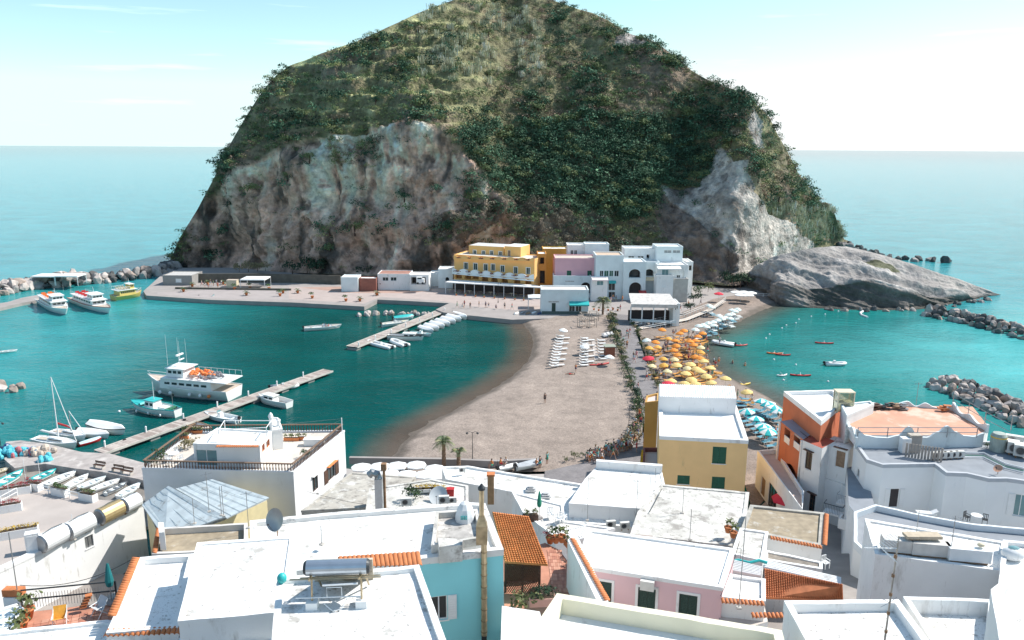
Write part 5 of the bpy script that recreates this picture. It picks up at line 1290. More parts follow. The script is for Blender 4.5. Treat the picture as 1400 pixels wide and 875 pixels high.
pos_words = ['at the left end of the far quay', 'beside the grey shed', 'in front of the mossy wall', 'left of the shade pavilion', 'by the moored launch', 'under the shade pavilion', 'near the quay edge below the pavilion', 'right of the shade pavilion', 'alone on the grey quay', 'close to the quay edge left of the red paving', 'at the start of the red paving', 'on the edge left of the orange dinghy', 'above the orange dinghy', 'at the quay corner left side', 'at the quay corner by the lamp', 'in front of the open garage', 'right of the open garage', 'left in the row before the hoarding', 'second in the row before the hoarding', 'before the red roofed shed', 'before the red roofed shed near its door']
for (x, y, k), w in zip(qp, pos_words): potted(P(x, y, 1.11), 1.5, k, ('potted palm ' if k == 'palm' else 'clay pot with bushy plant ') + w, 'tubs along the far quay')

# ---- hedge along both sides of the path: separate bushes
path_l = [(838,432),(840,450),(846,470),(853,490),(862,515),(870,540),(877,562),(878,590),(870,606),(845,618)]
hb = resample([P(x, y, 1.3) for x, y in path_l], 46)
greens = [leaf_mat('hedge_green', (.055, .10, .04)), leaf_mat('hedge_dark', (.03, .065, .035)), leaf_mat('hedge_olive', (.13, .15, .06)), leaf_mat('hedge_straw', (.28, .24, .13))]
HM = []
for s in range(4):
    v, f = leaf_clump(240, .13, 1, 300 + s, .85); HM.append([npmesh('foliage', v, f, g) for g in greens])
hedge_lab = ['dark hedge bush', 'fresh green hedge bush', 'olive hedge bush', 'straw coloured hedge bush']
def hedge_bush(p, s, g, place):
    e = empty('bush', p, random.uniform(0, 6.28), ['fresh green bush ', 'dark green bush ', 'olive green bush ', 'straw coloured dry bush '][g] + place, 'bush', 'bushes ' + place)
    part('foliage', HM[random.randrange(4)][g], e, (0, 0, .45 * s), scale=(s, s, s * random.uniform(.8, 1.25)))
    mb = MB(); mb.tube([(0, 0, -.2), (.03, .02, .6 * s)], .05 * s, 5, .03); mb.build('stem', dark_wood, e)
for k, p in enumerate(hb):
    hedge_bush(p + Vector((random.uniform(-.9, .1), random.uniform(-.5, .5), 0)), random.uniform(.65, 1.25), random.choice([0, 0, 1, 2, 3]), 'along the left side of the path')
for p in resample([P(x, y, 1.3) for x, y in [(864,445),(872,462),(878,480),(884,497),(890,514),(896,530)]], 24):
    hedge_bush(p + Vector((random.uniform(.2, .9), 0, 0)), random.uniform(.5, .9), random.choice([0, 1, 2, 3]), 'along the right side of the path')
for p in resample([P(x, y, 1.3) for x, y in [(775,632),(800,625),(830,617),(856,606)]], 9):
    hedge_bush(p + Vector((0, random.uniform(.3, .9), 0)), random.uniform(.4, .6), random.choice([0, 2]), 'on the edge of the beach behind the seated crowd')
for (x0, x1, y) in ((866, 922, 431),):
    for k in range(12):
        p = P(x0 + (x1 - x0) * k / 11, y, 1.3); hedge_bush(p, .85, 1, 'in front of the terrace restaurant')
for (x, y, s, g) in [(1012,393,3.2,1),(1022,390,3.0,0),(1000,390,2.4,1),(990,388,2.4,1),(955,402,1.8,0),(948,412,2.0,1),(944,424,1.7,1),(968,398,1.6,2),(340,371,2.2,3),(352,370,2.4,3),(363,370,2.0,3),(327,371,1.8,3),(400,374,3,1),(420,373,3.3,1),(440,373,3.3,1),(462,372,3.2,1),(485,374,2.5,1),(500,375,2.3,1),(520,370,2.5,1),(545,368,2.7,1),(575,367,2.8,1),(600,362,2.6,1)]:
    hedge_bush(P(x, y, 2.0), s, g, 'at the foot of the cliff' if x < 700 else 'by the wall right of the village')
# ================================================================== ROCKS
def rock_mesh(seed, rough=.28):
    import bmesh
    bm = bmesh.new(); bmesh.ops.create_icosphere(bm, subdivisions=2, radius=1)
    rg = random.Random(seed); o = Vector((rg.uniform(-50, 50), rg.uniform(-50, 50), 0)); cuts = [(Vector((rg.gauss(0, 1), rg.gauss(0, 1), rg.gauss(0, 1))).normalized(), rg.uniform(.55, .85)) for _ in range(9)]
    for v in bm.verts:
        p = v.co.copy()
        for n_, d_ in cuts:
            q = p.dot(n_)
            if q > d_: p -= n_ * (q - d_)
        v.co = p * (1 + rough * noise.fractal(p * 1.6 + o, 1, 2, 3))
    me = bpy.data.meshes.new('rock'); bm.to_mesh(me); bm.free(); return me
rock_ms = [M('boulder_grey', (.30, .28, .27), .9, .3, .8, .6, 3), M('boulder_pale', (.50, .44, .41), .9, .3, .8, .6, 3), M('boulder_dark', (.10, .10, .10), .85, .3, .8, .6, 3), M('boulder_brown', (.36, .29, .25), .9, .3, .8, .6, 3)]
ROCKS = []
for s in range(5):
    for m in rock_ms:
        me = rock_mesh(s); me.materials.append(m); ROCKS.append(me)
def rock(parent, p, size, tone=None):
    i = random.randrange(5) * 4 + (random.choice([0, 1, 1, 3, 0, 2]) if tone is None else tone)
    o = part('rock', ROCKS[i], parent, Vector(p) - Vector(parent.location)); o.rotation_euler = (random.uniform(0, 6), random.uniform(0, 6), random.uniform(0, 6))
    o.scale = (size * random.uniform(.8, 1.25), size * random.uniform(.75, 1.1), size * random.uniform(.6, .95)); return o
def breakwater(label, line, width, size, hgt, rows, step, tones=None):
    pts = [P(x, y, 0) for x, y in line]; L_ = sum((b - a).length for a, b in zip(pts, pts[1:])); n = int(L_ / step); cl = resample(pts, n)
    e = empty('breakwater', pts[0].lerp(pts[-1], .5), 0, label, 'breakwater')
    for i, p in enumerate(cl):
        d = (cl[min(i + 1, n - 1)] - cl[max(0, i - 1)]).normalized(); nr = Vector((-d.y, d.x, 0))
        for r_ in range(rows):
            t = (r_ + .5) / rows * 2 - 1; w = t * width / 2 + random.uniform(-.25, .25) * width / rows
            z = hgt * (1 - abs(t) ** 1.3) + random.uniform(-.25, .2) * size
            rock(e, p + nr * w + d * random.uniform(-.4, .4) * step + Vector((0, 0, z - .1)), size * random.uniform(.75, 1.3), tones[random.randrange(len(tones))] if tones else None)
    return e
breakwater('rock breakwater of large boulders at the far left behind the tour boats', [(-30,408),(40,393),(90,390),(118,387)], 8, 1.75, 2.8, 4, 2.3)
breakwater('darker end of the rock breakwater joining the foot of the hill', [(118,387),(165,383),(205,378),(236,371)], 8, 1.5, 2.4, 4, 2.3, [2, 2, 0, 3, 1])
breakwater('small clump of pale rocks at the left edge of the harbour', [(-14,530),(22,534)], 3.5, .95, .6, 2, 1.3, [1, 1, 3])
breakwater('short row of pale rocks beside the planked jetty', [(492,432),(530,430),(582,431)], 2.4, .85, .5, 2, 1.7, [1, 1, 3])
breakwater('long rock breakwater stretching to the right edge beyond the bay', [(1272,430),(1330,441),(1410,462)], 8, 1.05, 1.9, 5, 1.6, [0, 2, 3, 1, 2, 0])
breakwater('near rock breakwater of grey boulders at the right edge', [(1292,528),(1340,545),(1420,582)], 8, .95, 1.8, 6, 1.45, [0, 0, 3, 1, 2, 1])
breakwater('dark rocks in the sea behind the bare rock point', [(1150,336),(1180,343),(1205,352),(1235,356),(1290,358)], 5, 1.9, .8, 2, 4.6, [2, 2, 0])
breakwater('dark wet rocks at the left foot of the cliff', [(229,371),(236,366),(246,362)], 6, 2.0, 1.2, 3, 2.2, [2, 2, 0])
breakwater('low rocks under the sea wall at the harbour beach corner', [(640,434),(670,437),(694,439)], 1.6, .55, .4, 2, 1.2, [1, 0])
breakwater('wet rocks along the front foot of the bare point', [(1130,424),(1190,425),(1260,424),(1300,418),(1352,410)], 3, .9, .25, 2, 4.2, [2, 0, 2, 3])

# ================================================================== JETTIES AND LEFT QUAY
plank = [M('grey_deck_plank', (.40, .34, .31), .9, .25, 2, .2, 10), M('pale_deck_plank', (.48, .42, .38), .9, .25, 2, .2, 10), M('brown_deck_plank', (.33, .27, .24), .9, .25, 2, .2, 10)]
PLM = []
for m in plank:
    mb = MB(); mb.box((0, 0, 0), (1, 1, .06), 0, .99); PLM.append(mb.mesh('plank', m))
def jetty(label, A, B, w, z=.75, pitch=.42, posts=True):
    A, B = P(*A, z), P(*B, z); d = B - A; L_ = d.length; d.normalize(); rz = math.atan2(d.y, d.x); e = empty('jetty', A, rz, label, 'jetty')
    n = min(int(L_ / pitch), 290)
    for k in range(n): part('plank', PLM[random.randrange(3)], e, ((k + .5) * L_ / n, 0, random.uniform(-.004, .006)), scale=(L_ / n * .93, w, 1))
    for s in (-1, 1):
        mb = MB(); mb.box((L_ / 2, s * (w / 2 + .06), -.06), (L_, .12, .3)); mb.build('edge_beam', pale_stone, e)
    k = 1.5
    while k < L_:
        mb = MB(); mb.box((k, 0, -.5), (1.6, w * .9, .5)); mb.build('float', concrete, e)
        if posts: mb = MB(); mb.lathe([(.12, 0), (.12, .8), (.16, .85), (.02, 1.0)], 8, (k, w / 2 - .1, .03)); mb.build('bollard', white_metal, e)
        k += 6.5
    return e
jetty('long planked jetty crossing the left harbour with boats on both sides', (136,618), (449,506), 2.2)
jetty('short planked jetty beside the moored covered boats', (606,424), (481,474), 2.6)
slab('pier', [(8,604),(28,602),(66,607),(112,618),(150,620),(194,632),(300,655),(240,668),(190,655),(140,645),(100,640),(62,634),(36,637),(20,640),(6,628)], 1.25, M('pier_stone', (.40, .36, .34), .9, .25, 1.0, .5, 3, [((.55, .51, .48), .4, .6, 1)]), -1.5)
slab('quay_apron', [(-40,420),(10,413),(30,407),(58,402),(58,409),(30,414),(-30,428)], .8, concrete, -1.5)
slab('slipway', [(-40,650),(36,641),(100,645),(196,662),(300,672),(300,720),(100,720),(-60,720)], .35, M('slipway_concrete', (.24, .22, .2), .9, .3, .6), -1.5)

# ================================================================== BOATS
def hull_pts(L_, B_, fb, n=12, stern=.82, rake=.10, sheer=.22, bowp=2.2):
    gun, ch, keel = [], [], []
    for i in range(n + 1):
        t = i / n; hb = B_ / 2 * (stern + (1 - stern) * min(1, t / .35)) * (1 - max(0, (t - .45) / .55) ** bowp)
        x = -L_ / 2 + L_ * t; zz = fb * (1 + sheer * max(0, (t - .35) / .65) ** 2 + .05 * (1 - t))
        gun.append((x, hb, zz)); ch.append((x - rake * L_ * max(0, (t - .6) / .4) ** 2 * .6, hb * .80, .02)); keel.append((x - rake * L_ * max(0, (t - .5) / .5) ** 2, 0, -.35 * fb - .1))
    return gun, ch, keel
def hull(mb, L_, B_, fb, **k):
    g, c, kl = hull_pts(L_, B_, fb, **k); n = len(g); rows = []
    for s in (1,):
        rows = [[(x, y, z) for x, y, z in g], [(x, y, z) for x, y, z in c], [(x, 0, z) for x, _, z in kl], [(x, -y, z) for x, y, z in c], [(x, -y, z) for x, y, z in g]]
    mb.grid([r_[::-1] for r_ in rows]); mb.add([g[0], c[0], kl[0], (c[0][0], -c[0][1], c[0][2]), (g[0][0], -g[0][1], g[0][2])], [(0, 1, 2, 3, 4)])
    return g
def rim(mb, g, w=.09, h=.07):
    for s in (1, -1):
        V = []
        for x, y, z in g:
            yi = max(0, y - w); V += [(x, s * (y + .03), z + h), (x, s * (y + .03), z - .06), (x, s * yi, z - .04), (x, s * yi, z + h)]
        n = len(g); F = [(4 * i + k, 4 * i + (k + 1) % 4, 4 * (i + 1) + (k + 1) % 4, 4 * (i + 1) + k) for i in range(n - 1) for k in range(4)]
        mb.add(V, F)
def deck(mb, g, z, t0=0.0, t1=1.0, ins=.06):
    n = len(g); i0, i1 = int(t0 * (n - 1)), int(math.ceil(t1 * (n - 1))); L1 = [(g[i][0], max(0, g[i][1] - ins), z if z is not None else g[i][2] - .03) for i in range(i0, i1 + 1)]
    mb.add(L1 + [(x, -y, zz) for x, y, zz in L1], [(i, i + 1, len(L1) + i + 1, len(L1) + i) for i in range(len(L1) - 1)])
def outboard(e, x, z, m=black):
    mb = MB(); mb.box((x - .22, 0, z + .28), (.45, .34, .42), 0, .8); mb.box((x - .2, 0, z - .25), (.16, .12, .7)); mb.tube([(x + .1, 0, z + .3), (x + .5, .1, z + .36)], .025, 4); mb.build('outboard_motor', m, e)
def boat(kind, A, B, label, body=gelcoat, trim=None, inner=None, z=0.0, scale=1.0, group=None, cat='boat', extra=None, Lmul=1.0):
    a, b = P(*A, z + .2), P(*B, z + .2); d = b - a; L_ = d.length * Lmul; c = (a + b) / 2; rz = math.atan2(d.y, d.x)
    nm = {'ferry': 'tour_boat', 'trawler': 'fishing_vessel', 'fish': 'fishing_boat', 'sail': 'sailing_boat', 'open': 'rowing_boat', 'rib': 'inflatable_boat', 'cover': 'covered_boat', 'cabin': 'cabin_boat', 'kayak': 'kayak', 'launch': 'motor_launch'}[kind]
    e = empty(nm, (c.x, c.y, z), rz, label, cat, group); trim = trim or body; inner = inner or pale_wood
    if kind in ('open', 'launch', 'cover', 'cabin', 'fish'):
        B_ = L_ * {'open': .34, 'launch': .30, 'cover': .33, 'cabin': .33, 'fish': .32}[kind]; B_ = min(B_, 3.4); fb = {'open': .50, 'launch': .55, 'cover': .6, 'cabin': .75, 'fish': .9}[kind] * min(1.3, L_ / 5.5)
        mb = MB(); g = hull(mb, L_, B_, fb, stern=.72 if kind != 'fish' else .5); mb.build('hull', body, e, smooth=True)
        mb = MB(); rim(mb, g); mb.build('gunwale', trim, e)
        if kind == 'cover':
            mb = MB(); rows = []
            for s_ in (-1, -.5, 0, .5, 1):
                rows.append([(x, s_ * y, zz + .08 + (1 - abs(s_)) * (.42 + .22 * math.sin(3.1 * i / (len(g) - 1))) * B_ / 2.2 * (y > .01)) for i, (x, y, zz) in enumerate(g)])
            mb.grid(rows); mb.build('boat_cover', inner if inner is not pale_wood else canvas, e, smooth=True); outboard(e, -L_ / 2, fb)
            return e
        mb = MB(); deck(mb, g, fb * .35, 0, .9); deck(mb, g, None, .78, 1.0); mb.build('deck', inner, e)
        if kind in ('open', 'launch'):
            for t in ((-.28, .02, .24) if kind == 'open' else (-.30,)):
                mb = MB(); mb.box((L_ * t, 0, fb * .72), (.3, B_ * .82, .06)); mb.build('bench', trim if kind == 'open' else inner, e)
        if kind == 'launch':
            mb = MB(); mb.box((L_ * .02, 0, fb * .35 + .5), (.7, .8, 1.0), 0, .8); mb.build('console', body, e); mb = MB(); mb.box((L_ * .02 + .3, 0, fb * .35 + 1.15), (.05, .75, .35)); mb.build('windscreen', glass_blue, e); outboard(e, -L_ / 2, fb)
            mb = MB(); mb.box((L_ * .26, 0, fb * .75), (L_ * .2, B_ * .6, .14)); mb.build('cushion', white_metal, e)
        elif kind == 'open' and extra != 'noengine': outboard(e, -L_ / 2, fb)
        if kind in ('cabin', 'fish'):
            cx = L_ * (.10 if kind == 'cabin' else .02); ch_ = 1.15 if kind == 'cabin' else 1.7; cl_ = L_ * (.34 if kind == 'cabin' else .2)
            mb = MB(); mb.box((cx, 0, fb * .35 + ch_ / 2), (cl_, B_ * .55, ch_), 0, .88); cb = mb.build('cabin', body if kind == 'cabin' else white_metal, e)
            for s_ in (-1, 1):
                for q in (-.25, .2): mb = MB(); mb.box((cx + cl_ * q, s_ * B_ * .255, fb * .35 + ch_ * .68), (cl_ * .3, .06, ch_ * .26)); mb.build('window', glass, cb)
            mb = MB(); mb.box((cx, 0, fb * .35 + ch_ + .05), (cl_ * 1.1, B_ * .6, .1)); mb.build('cabin_roof', trim if kind == 'fish' else body, e)
            mb = MB(); mb.box((L_ * .33, 0, fb * 1.05), (L_ * .22, B_ * .4, .22), 0, .8); mb.build('hatch', trim, e)
        if kind == 'fish':
            mb = MB(); mb.tube([(cx - .3, 0, 1.8), (cx - .3, 0, 5.2)], .07, 5, .04); mb.build('mast', white_metal, e)
            mb = MB(); mb.box((-L_ * .22, .1, fb * .8), (1.5, 1.2, .8)); mb.build('engine_box', white_metal, e); mb = MB(); mb.tube([(-L_ * .34, -B_ * .3, fb * .9), (-L_ * .34, B_ * .3, fb * .9)], .3, 8); mb.build('net_winch', M('green_net', (.03, .16, .09), .9, .4, 6, .5, 20), e)
            mb = MB(); mb.tube([(-L_ * .4, 0, fb), (-L_ * .4, 0, fb + 2.6)], .04, 4); mb.build('flag_pole', metal_grey, e); mb = MB(); mb.box((-L_ * .4 - .25, 0, fb + 2.3), (.5, .02, .4)); mb.build('flag', black, e)
            for s_ in (-1, 1):
                for t in (-.3, -.05, .2): mb = MB(); mb.ell((L_ * t, s_ * (B_ / 2 + .08), .45), (.17, .17, .26), 8, 6); mb.build('fender', white_metal, e, smooth=True)
    elif kind == 'rib':
        B_ = min(2.3, L_ * .42); r_ = B_ * .17; mb = MB(); hl = L_ / 2; pts = [(-hl, B_ / 2 - r_, .3), (hl * .35, B_ / 2 - r_, .32), (hl * .72, B_ * .30, .38), (hl * .96, B_ * .08, .48)]
        pts = pts + [(x, -y, z_) for x, y, z_ in pts[::-1]]; mb.tube(pts, r_, 8); mb.build('tube', body, e, smooth=True)
        mb = MB(); mb.add([(-hl * .92, B_ / 2 - r_, .22), (hl * .5, B_ / 2 - r_, .22), (hl * .9, 0, .3), (hl * .5, -B_ / 2 + r_, .22), (-hl * .92, -B_ / 2 + r_, .22)], [(4, 3, 2, 1, 0)]); mb.build('floor', inner if inner is not pale_wood else metal_grey, e)
        mb = MB(); mb.box((-hl * .1, 0, .6), (.5, .6, .8), 0, .8); mb.build('console', body, e); mb = MB(); mb.box((-hl * .5, 0, .45), (.5, .9, .35)); mb.build('seat', white_metal, e); outboard(e, -hl, .35)
    elif kind == 'kayak':
        B_ = .75; mb = MB(); rows = []
        for s_ in range(9):
            a_ = 2 * math.pi * s_ / 8; rows.append([(-L_ / 2 + L_ * i / 12, B_ / 2 * math.sin(math.pi * min(.999, max(.001, i / 12))) ** .6 * math.cos(a_), .12 + .16 * math.sin(a_) + .1 * abs(i / 6 - 1) ** 3) for i in range(13)])
        mb.grid(rows); mb.build('hull', body, e, smooth=True)
        for t in (-.18, .14): mb = MB(); mb.ell((L_ * t, 0, .27), (.35, .22, .06), 8, 4); mb.build('cockpit', black, e)
        mb = MB(); mb.tube([(-.3, -1.0, .45), (.2, 1.0, .45)], .025, 5); mb.build('paddle', white_metal, e)
    elif kind in ('ferry', 'trawler'):
        B_ = {'ferry': 4.6, 'trawler': 5.4}[kind]; fb = {'ferry': 1.25, 'trawler': 1.7}[kind]
        mb = MB(); g = hull(mb, L_, B_, fb, stern=.9, sheer=.75 if kind == 'trawler' else .45, rake=.12); mb.build('hull', body, e, smooth=True)
        mb = MB(); rim(mb, g, .12, .1); mb.build('gunwale', trim, e); mb = MB(); deck(mb, g, None); mb.build('deck', inner, e)
        mb = MB(); V = []
        g2 = [(x * 1.0, y * .805 + .03, .08) for x, y, z_ in g]
        cc = hull_pts(L_, B_, fb, stern=.9, sheer=.45, rake=.12)[1]
        rim(mb, [(x, y + .03, .12) for x, y, z_ in cc], .05, .05); mb.build('waterline_stripe', M('hull_stripe_' + ('blue' if kind == 'trawler' else 'teal'), (.04, .25, .32) if kind == 'ferry' else (.12, .15, .2), .5, .1, 1), e)
        z0 = fb; cl_ = L_ * .58; cx = -L_ * .08
        def cab(cx, cl_, cw, z0, h_, nm, nwin, wz=.55, wh=.32, front=True, top=.93, m=None):
            mb = MB(); mb.box((cx, 0, z0 + h_ / 2), (cl_, cw, h_), 0, top); cb = mb.build(nm, m or body, e)
            for s_ in (-1, 1):
                for q in range(nwin):
                    x = cx + cl_ * (-.42 + .84 * (q + .5) / nwin); mb = MB(); mb.box((x, s_ * cw / 2 * (1 - (1 - top) * wz), z0 + h_ * (wz + .05)), (cl_ * .84 / nwin * .7, .07, h_ * wh)); mb.build('window', glass, cb)
            if front:
                for q in (-1, 0, 1): mb = MB(); mb.box((cx + cl_ / 2 * (1 - (1 - top) * wz), q * cw * .28, z0 + h_ * (wz + .05)), (.07, cw * .22, h_ * wh)); mb.build('window', glass, cb)
            return cb
        if kind == 'ferry':
            cab(cx, cl_, B_ * .78, z0, 1.45, 'cabin', 7); mb = MB(); mb.box((cx - .1, 0, z0 + 1.52), (cl_ + .9, B_ * .86, .12)); mb.build('upper_deck', white_metal, e)
            cab(cx + cl_ * .32, cl_ * .26, B_ * .6, z0 + 1.58, 1.25, 'wheelhouse', 2); mb = MB(); mb.box((cx + cl_ * .3, 0, z0 + 2.9), (cl_ * .34, B_ * .68, .1)); mb.build('wheelhouse_roof', white_metal, e)
            for q in range(4): 
                for s_ in (-1, 1): mb = MB(); mb.box((cx - cl_ * (.38 - q * .14), s_ * .8, z0 + 1.9), (.5, 1.0, .12)); mb.box((cx - cl_ * (.38 - q * .14) - .22, s_ * .8, z0 + 2.15), (.07, 1.0, .45)); mb.build('bench', extra or orange_paint, e)
            mb = MB()
            for s_ in (-1, 1):
                mb.tube([(cx - cl_ / 2 - .3, s_ * B_ * .42, z0 + 2.4), (cx + cl_ * .18, s_ * B_ * .42, z0 + 2.4)], .03, 4)
                for q in range(9): x = cx - cl_ / 2 - .3 + q * cl_ * .68 / 8; mb.tube([(x, s_ * B_ * .42, z0 + 1.55), (x, s_ * B_ * .42, z0 + 2.4)], .02, 4)
                gg = [(x, s_ * y, zz + .75) for x, y, zz in g if x > cx + cl_ / 2]; mb.tube(gg, .03, 4)
                for x, y, zz in g[8:]: mb.tube([(x, s_ * y, zz), (x, s_ * y, zz + .75)], .02, 4)
            mb.build('railing', white_metal, e); mb = MB(); mb.tube([(cx + cl_ * .3, 0, z0 + 2.9), (cx + cl_ * .25, 0, z0 + 4.6)], .05, 5, .03); mb.build('mast', white_metal, e)
        else:
            z0 = fb + .1; cab(-L_ * .04, L_ * .60, B_ * .86, z0 - .3, 1.75, 'superstructure', 6, .5, .22, True, .95); mb = MB(); mb.box((-L_ * .14, 0, z0 + 1.5), (L_ * .74, B_ * .92, .12)); mb.build('upper_deck', white_metal, e)
            cab(L_ * .10, L_ * .2, B_ * .62, z0 + 1.62, 1.45, 'wheelhouse', 3); mb = MB(); mb.box((L_ * .09, 0, z0 + 3.12), (L_ * .23, B_ * .7, .1)); mb.build('wheelhouse_roof', white_metal, e)
            for (x, y, h_) in ((.10, 0, 4.2), (.20, 1.0, 5.5), (.16, -1.0, 4.5), (-.02, .9, 5.0)):
                mb = MB(); mb.tube([(L_ * x, y, z0 + 3.4 if x > .05 else z0 + 1.7), (L_ * x, y, z0 + 3.4 + h_)], .05 if h_ < 4.3 else .03, 5, .015); mb.build('aerial', white_metal, e)
            mb = MB(); mb.box((L_ * .1, 0, z0 + 5.2), (.3, 1.8, .25)); mb.tube([(L_ * .08, -.6, z0 + 4.4), (L_ * .08, .6, z0 + 4.4)], .12, 6); mb.build('radar', white_metal, e)
            mb = MB()
            for q in range(40): mb.ell((-L_ * .12 + random.gauss(0, 1.3), random.gauss(0, .7), z0 + 1.95 + random.random() * .5), (.38, .38, .25), 5, 4)
            mb.build('orange_nets', orange_paint, e)
            mb = MB()
            for q in range(30): mb.ell((-L_ * .29 + random.gauss(0, .8), random.gauss(0, .9), z0 + 1.9 + random.random() * .4), (.3, .3, .25), 5, 4)
            mb.build('stowed_gear', M('stowed_gear_grey', (.2, .2, .22), .9, .5, 5), e)
            for s_ in (-1, 1):
                for t in (-.32, -.22, -.1, .12, .24):
                    mb = MB(); mb.ell((L_ * t, s_ * (B_ / 2 * .98 + .1), .9), (.3, .3, .34), 8, 6); mb.build('fender', orange_paint if abs(t + .32) < .01 else white_metal, e, smooth=True)
            mb = MB()
            for s_ in (-1, 1):
                gg = [(x, s_ * y, zz + .6) for x, y, zz in g[8:]]; mb.tube(gg, .03, 4)
                mb.tube([(-L_ * .5, s_ * B_ * .45, z0 + 2.5), (0, s_ * B_ * .45, z0 + 2.5)], .03, 4)
                for q in range(8): mb.tube([(-L_ * .5 + q * L_ * .07, s_ * B_ * .45, z0 + 1.7), (-L_ * .5 + q * L_ * .07, s_ * B_ * .45, z0 + 2.5)], .02, 4)
            mb.build('railing', white_metal, e)
    elif kind == 'sail':
        B_ = L_ * .30; fb = .85; mb = MB(); g = hull(mb, L_, B_, fb, stern=.7, sheer=.15); mb.build('hull', body, e, smooth=True); mb = MB(); rim(mb, g, .1, .05); mb.build('gunwale', trim, e)
        mb = MB(); deck(mb, g, None); mb.build('deck', gelcoat, e); mb = MB(); mb.box((L_ * .05, 0, fb + .2), (L_ * .42, B_ * .48, .45), 0, .8); cb = mb.build('coach_roof', gelcoat, e)
        for s_ in (-1, 1): mb = MB(); mb.box((L_ * .05, s_ * B_ * .225, fb + .24), (L_ * .28, .06, .14)); mb.build('window', glass, cb)
        mb = MB(); mb.box((-L_ * .28, 0, fb + .04), (L_ * .24, B_ * .4, .1)); mb.build('cockpit', pale_wood, e)
        hm = extra or 9.5
        mb = MB(); mb.tube([(L_ * .08, 0, fb), (L_ * .08, 0, fb + hm)], .09, 6, .05); mb.build('mast', metal_grey if hm < 5 else white_metal, e); mb = MB(); mb.tube([(L_ * .07, 0, fb + 1.1), (-L_ * .34, 0, fb + 1.2)], .08, 6); mb.build('boom', white_metal, e)
        mb = MB(); mb.tube([(L_ * .49, 0, fb + .3), (L_ * .085, 0, fb + hm)], .07, 6, .04); mb.build('furled_jib', canvas, e)
        mb = MB(); mb.tube([(-L_ * .49, 0, fb), (L_ * .08, 0, fb + hm)], .012, 3)
        for s_ in (-1, 1): mb.tube([(L_ * .05, s_ * B_ * .45, fb), (L_ * .08, 0, fb + hm * .7)], .012, 3)
        mb.build('rigging', metal_grey, e)
        mb = MB(); mb.tube([(L_ * .05, 0, fb + 1.0), (-L_ * .3, 0, fb + 1.25)], .16, 7); mb.build('furled_sail', red_paint if extra else canvas, e)
    return e
BL = []
boat('ferry', (60,413), (92,431), 'white tour boat with blue hull band moored bow out, left of the pair')
boat('ferry', (103,411), (152,429), 'white tour boat with reddish upper deck, right of the pair', trim=M('rust_red_trim', (.40, .16, .12), .6, .1, 2), extra=red_paint)
boat('ferry', (154,410), (195,404), 'yellow hulled boat moored at the end of the far quay', body=M('yellow_hull', (.62, .50, .16), .4, .05, 2), extra=cream_paint, Lmul=.95)
boat('launch', (273,408), (308,410), 'white launch full of people alongside the far quay')
boat('open', (-2,482), (24,479), 'small white boat cut by the left edge of the photo')
boat('trawler', (321,543), (204,532), 'large white fishing vessel with orange nets beside the long jetty')
boat('fish', (244,568), (180,556), 'small turquoise and white fishing boat beside the large white vessel', body=gelcoat, trim=teal_paint, inner=teal_paint)
boat('sail', (48,604), (106,612), 'white sailing boat with a tall mast moored at the pier', extra=None)
boat('sail', (72,594), (118,602), 'white sailing boat with red sail cover and short mast behind the tall masted one', extra=3.5)
boat('cover', (108,609), (139,600), 'red hulled boat under a blue white cover by the pier', body=red_paint, inner=M('pale_blue_cover', (.45, .60, .66), .9, .1, 2))
boat('cover', (108,592), (150,598), 'grey white covered boat between red boat and white skiff')
boat('cover', (124,583), (172,593), 'large white covered motor boat with black stripe near the jetty', trim=black)
boat('open', (173,606), (218,594), 'long white skiff along the near side of the jetty', inner=metal_grey)
boat('open', (254,580), (290,590), 'wooden trimmed white boat in the water above the terrace', trim=wood)
boat('launch', (326,577), (280,568), 'white launch with pale blue seats beside the wooden trimmed boat', inner=white_blue)
boat('cabin', (396,556), (354,546), 'white cruiser with open cockpit right of the jetty', body=gelcoat)
boat('rib', (370,531), (408,528), 'white inflatable with two seats tied to the far half of the jetty')
boat('launch', (416,451), (467,447), 'white motor launch with three people crossing the harbour')
boat('rib', (536,476), (503,468), 'white inflatable nearest the end of the short jetty')
boat('rib', (555,473), (536,466), 'smaller white inflatable second from the end of the short jetty')
boat('cabin', (531,462), (580,464), 'cabin boat with dark windows moored on the short jetty', body=gelcoat, trim=metal_dark)
boat('launch', (560,456), (590,459), 'white boat with turquoise awning next to the cabin boat', inner=teal_paint)
for k, w in enumerate(['beside the boat with turquoise awning', 'second of the covered row on the short jetty', 'third of the covered row on the short jetty', 'in the middle of the covered row on the short jetty', 'third from the landward end of the covered row', 'second from the landward end of the covered row', 'nearest the sea wall on the short jetty']):
    x, y = 576 + k * 7.6, 450 - k * 3.1; boat('cover', (x - 2, y - 1), (x + 17, y + 5), 'white covered boat ' + w, group='covered boats along the short jetty')
boat('launch', (522,446), (559,441), 'white launch on the far side of the short jetty with teal covers behind', inner=cream_paint)
boat('cover', (538,437), (566,434), 'boat under a turquoise cover beside the short jetty', inner=teal_paint)
for (a, b, w) in (((526,412),(548,412),'left of three by the quay steps'), ((555,413.5),(571,413.5),'middle of three by the quay steps'), ((574,413.5),(590,413.5),'right of three by the quay steps')): boat('rib', a, b, 'white dinghy ' + w, group='dinghies by the quay steps')
boat('rib', (447,418), (464,418.5), 'small orange red dinghy under the far quay', body=orange_paint)
boat('rib', (1004,472), (974,468), 'white inflatable pulled up on the right beach', z=.15)
boat('rib', (1128,498), (1156,498), 'white inflatable floating alone in the right bay')
boat('kayak', (1114,468), (1140,469), 'red kayak farthest out in the right bay', body=red_paint)
boat('kayak', (1048,482), (1070,483), 'orange red kayak near the right beach, left of two side by side', body=orange_paint)
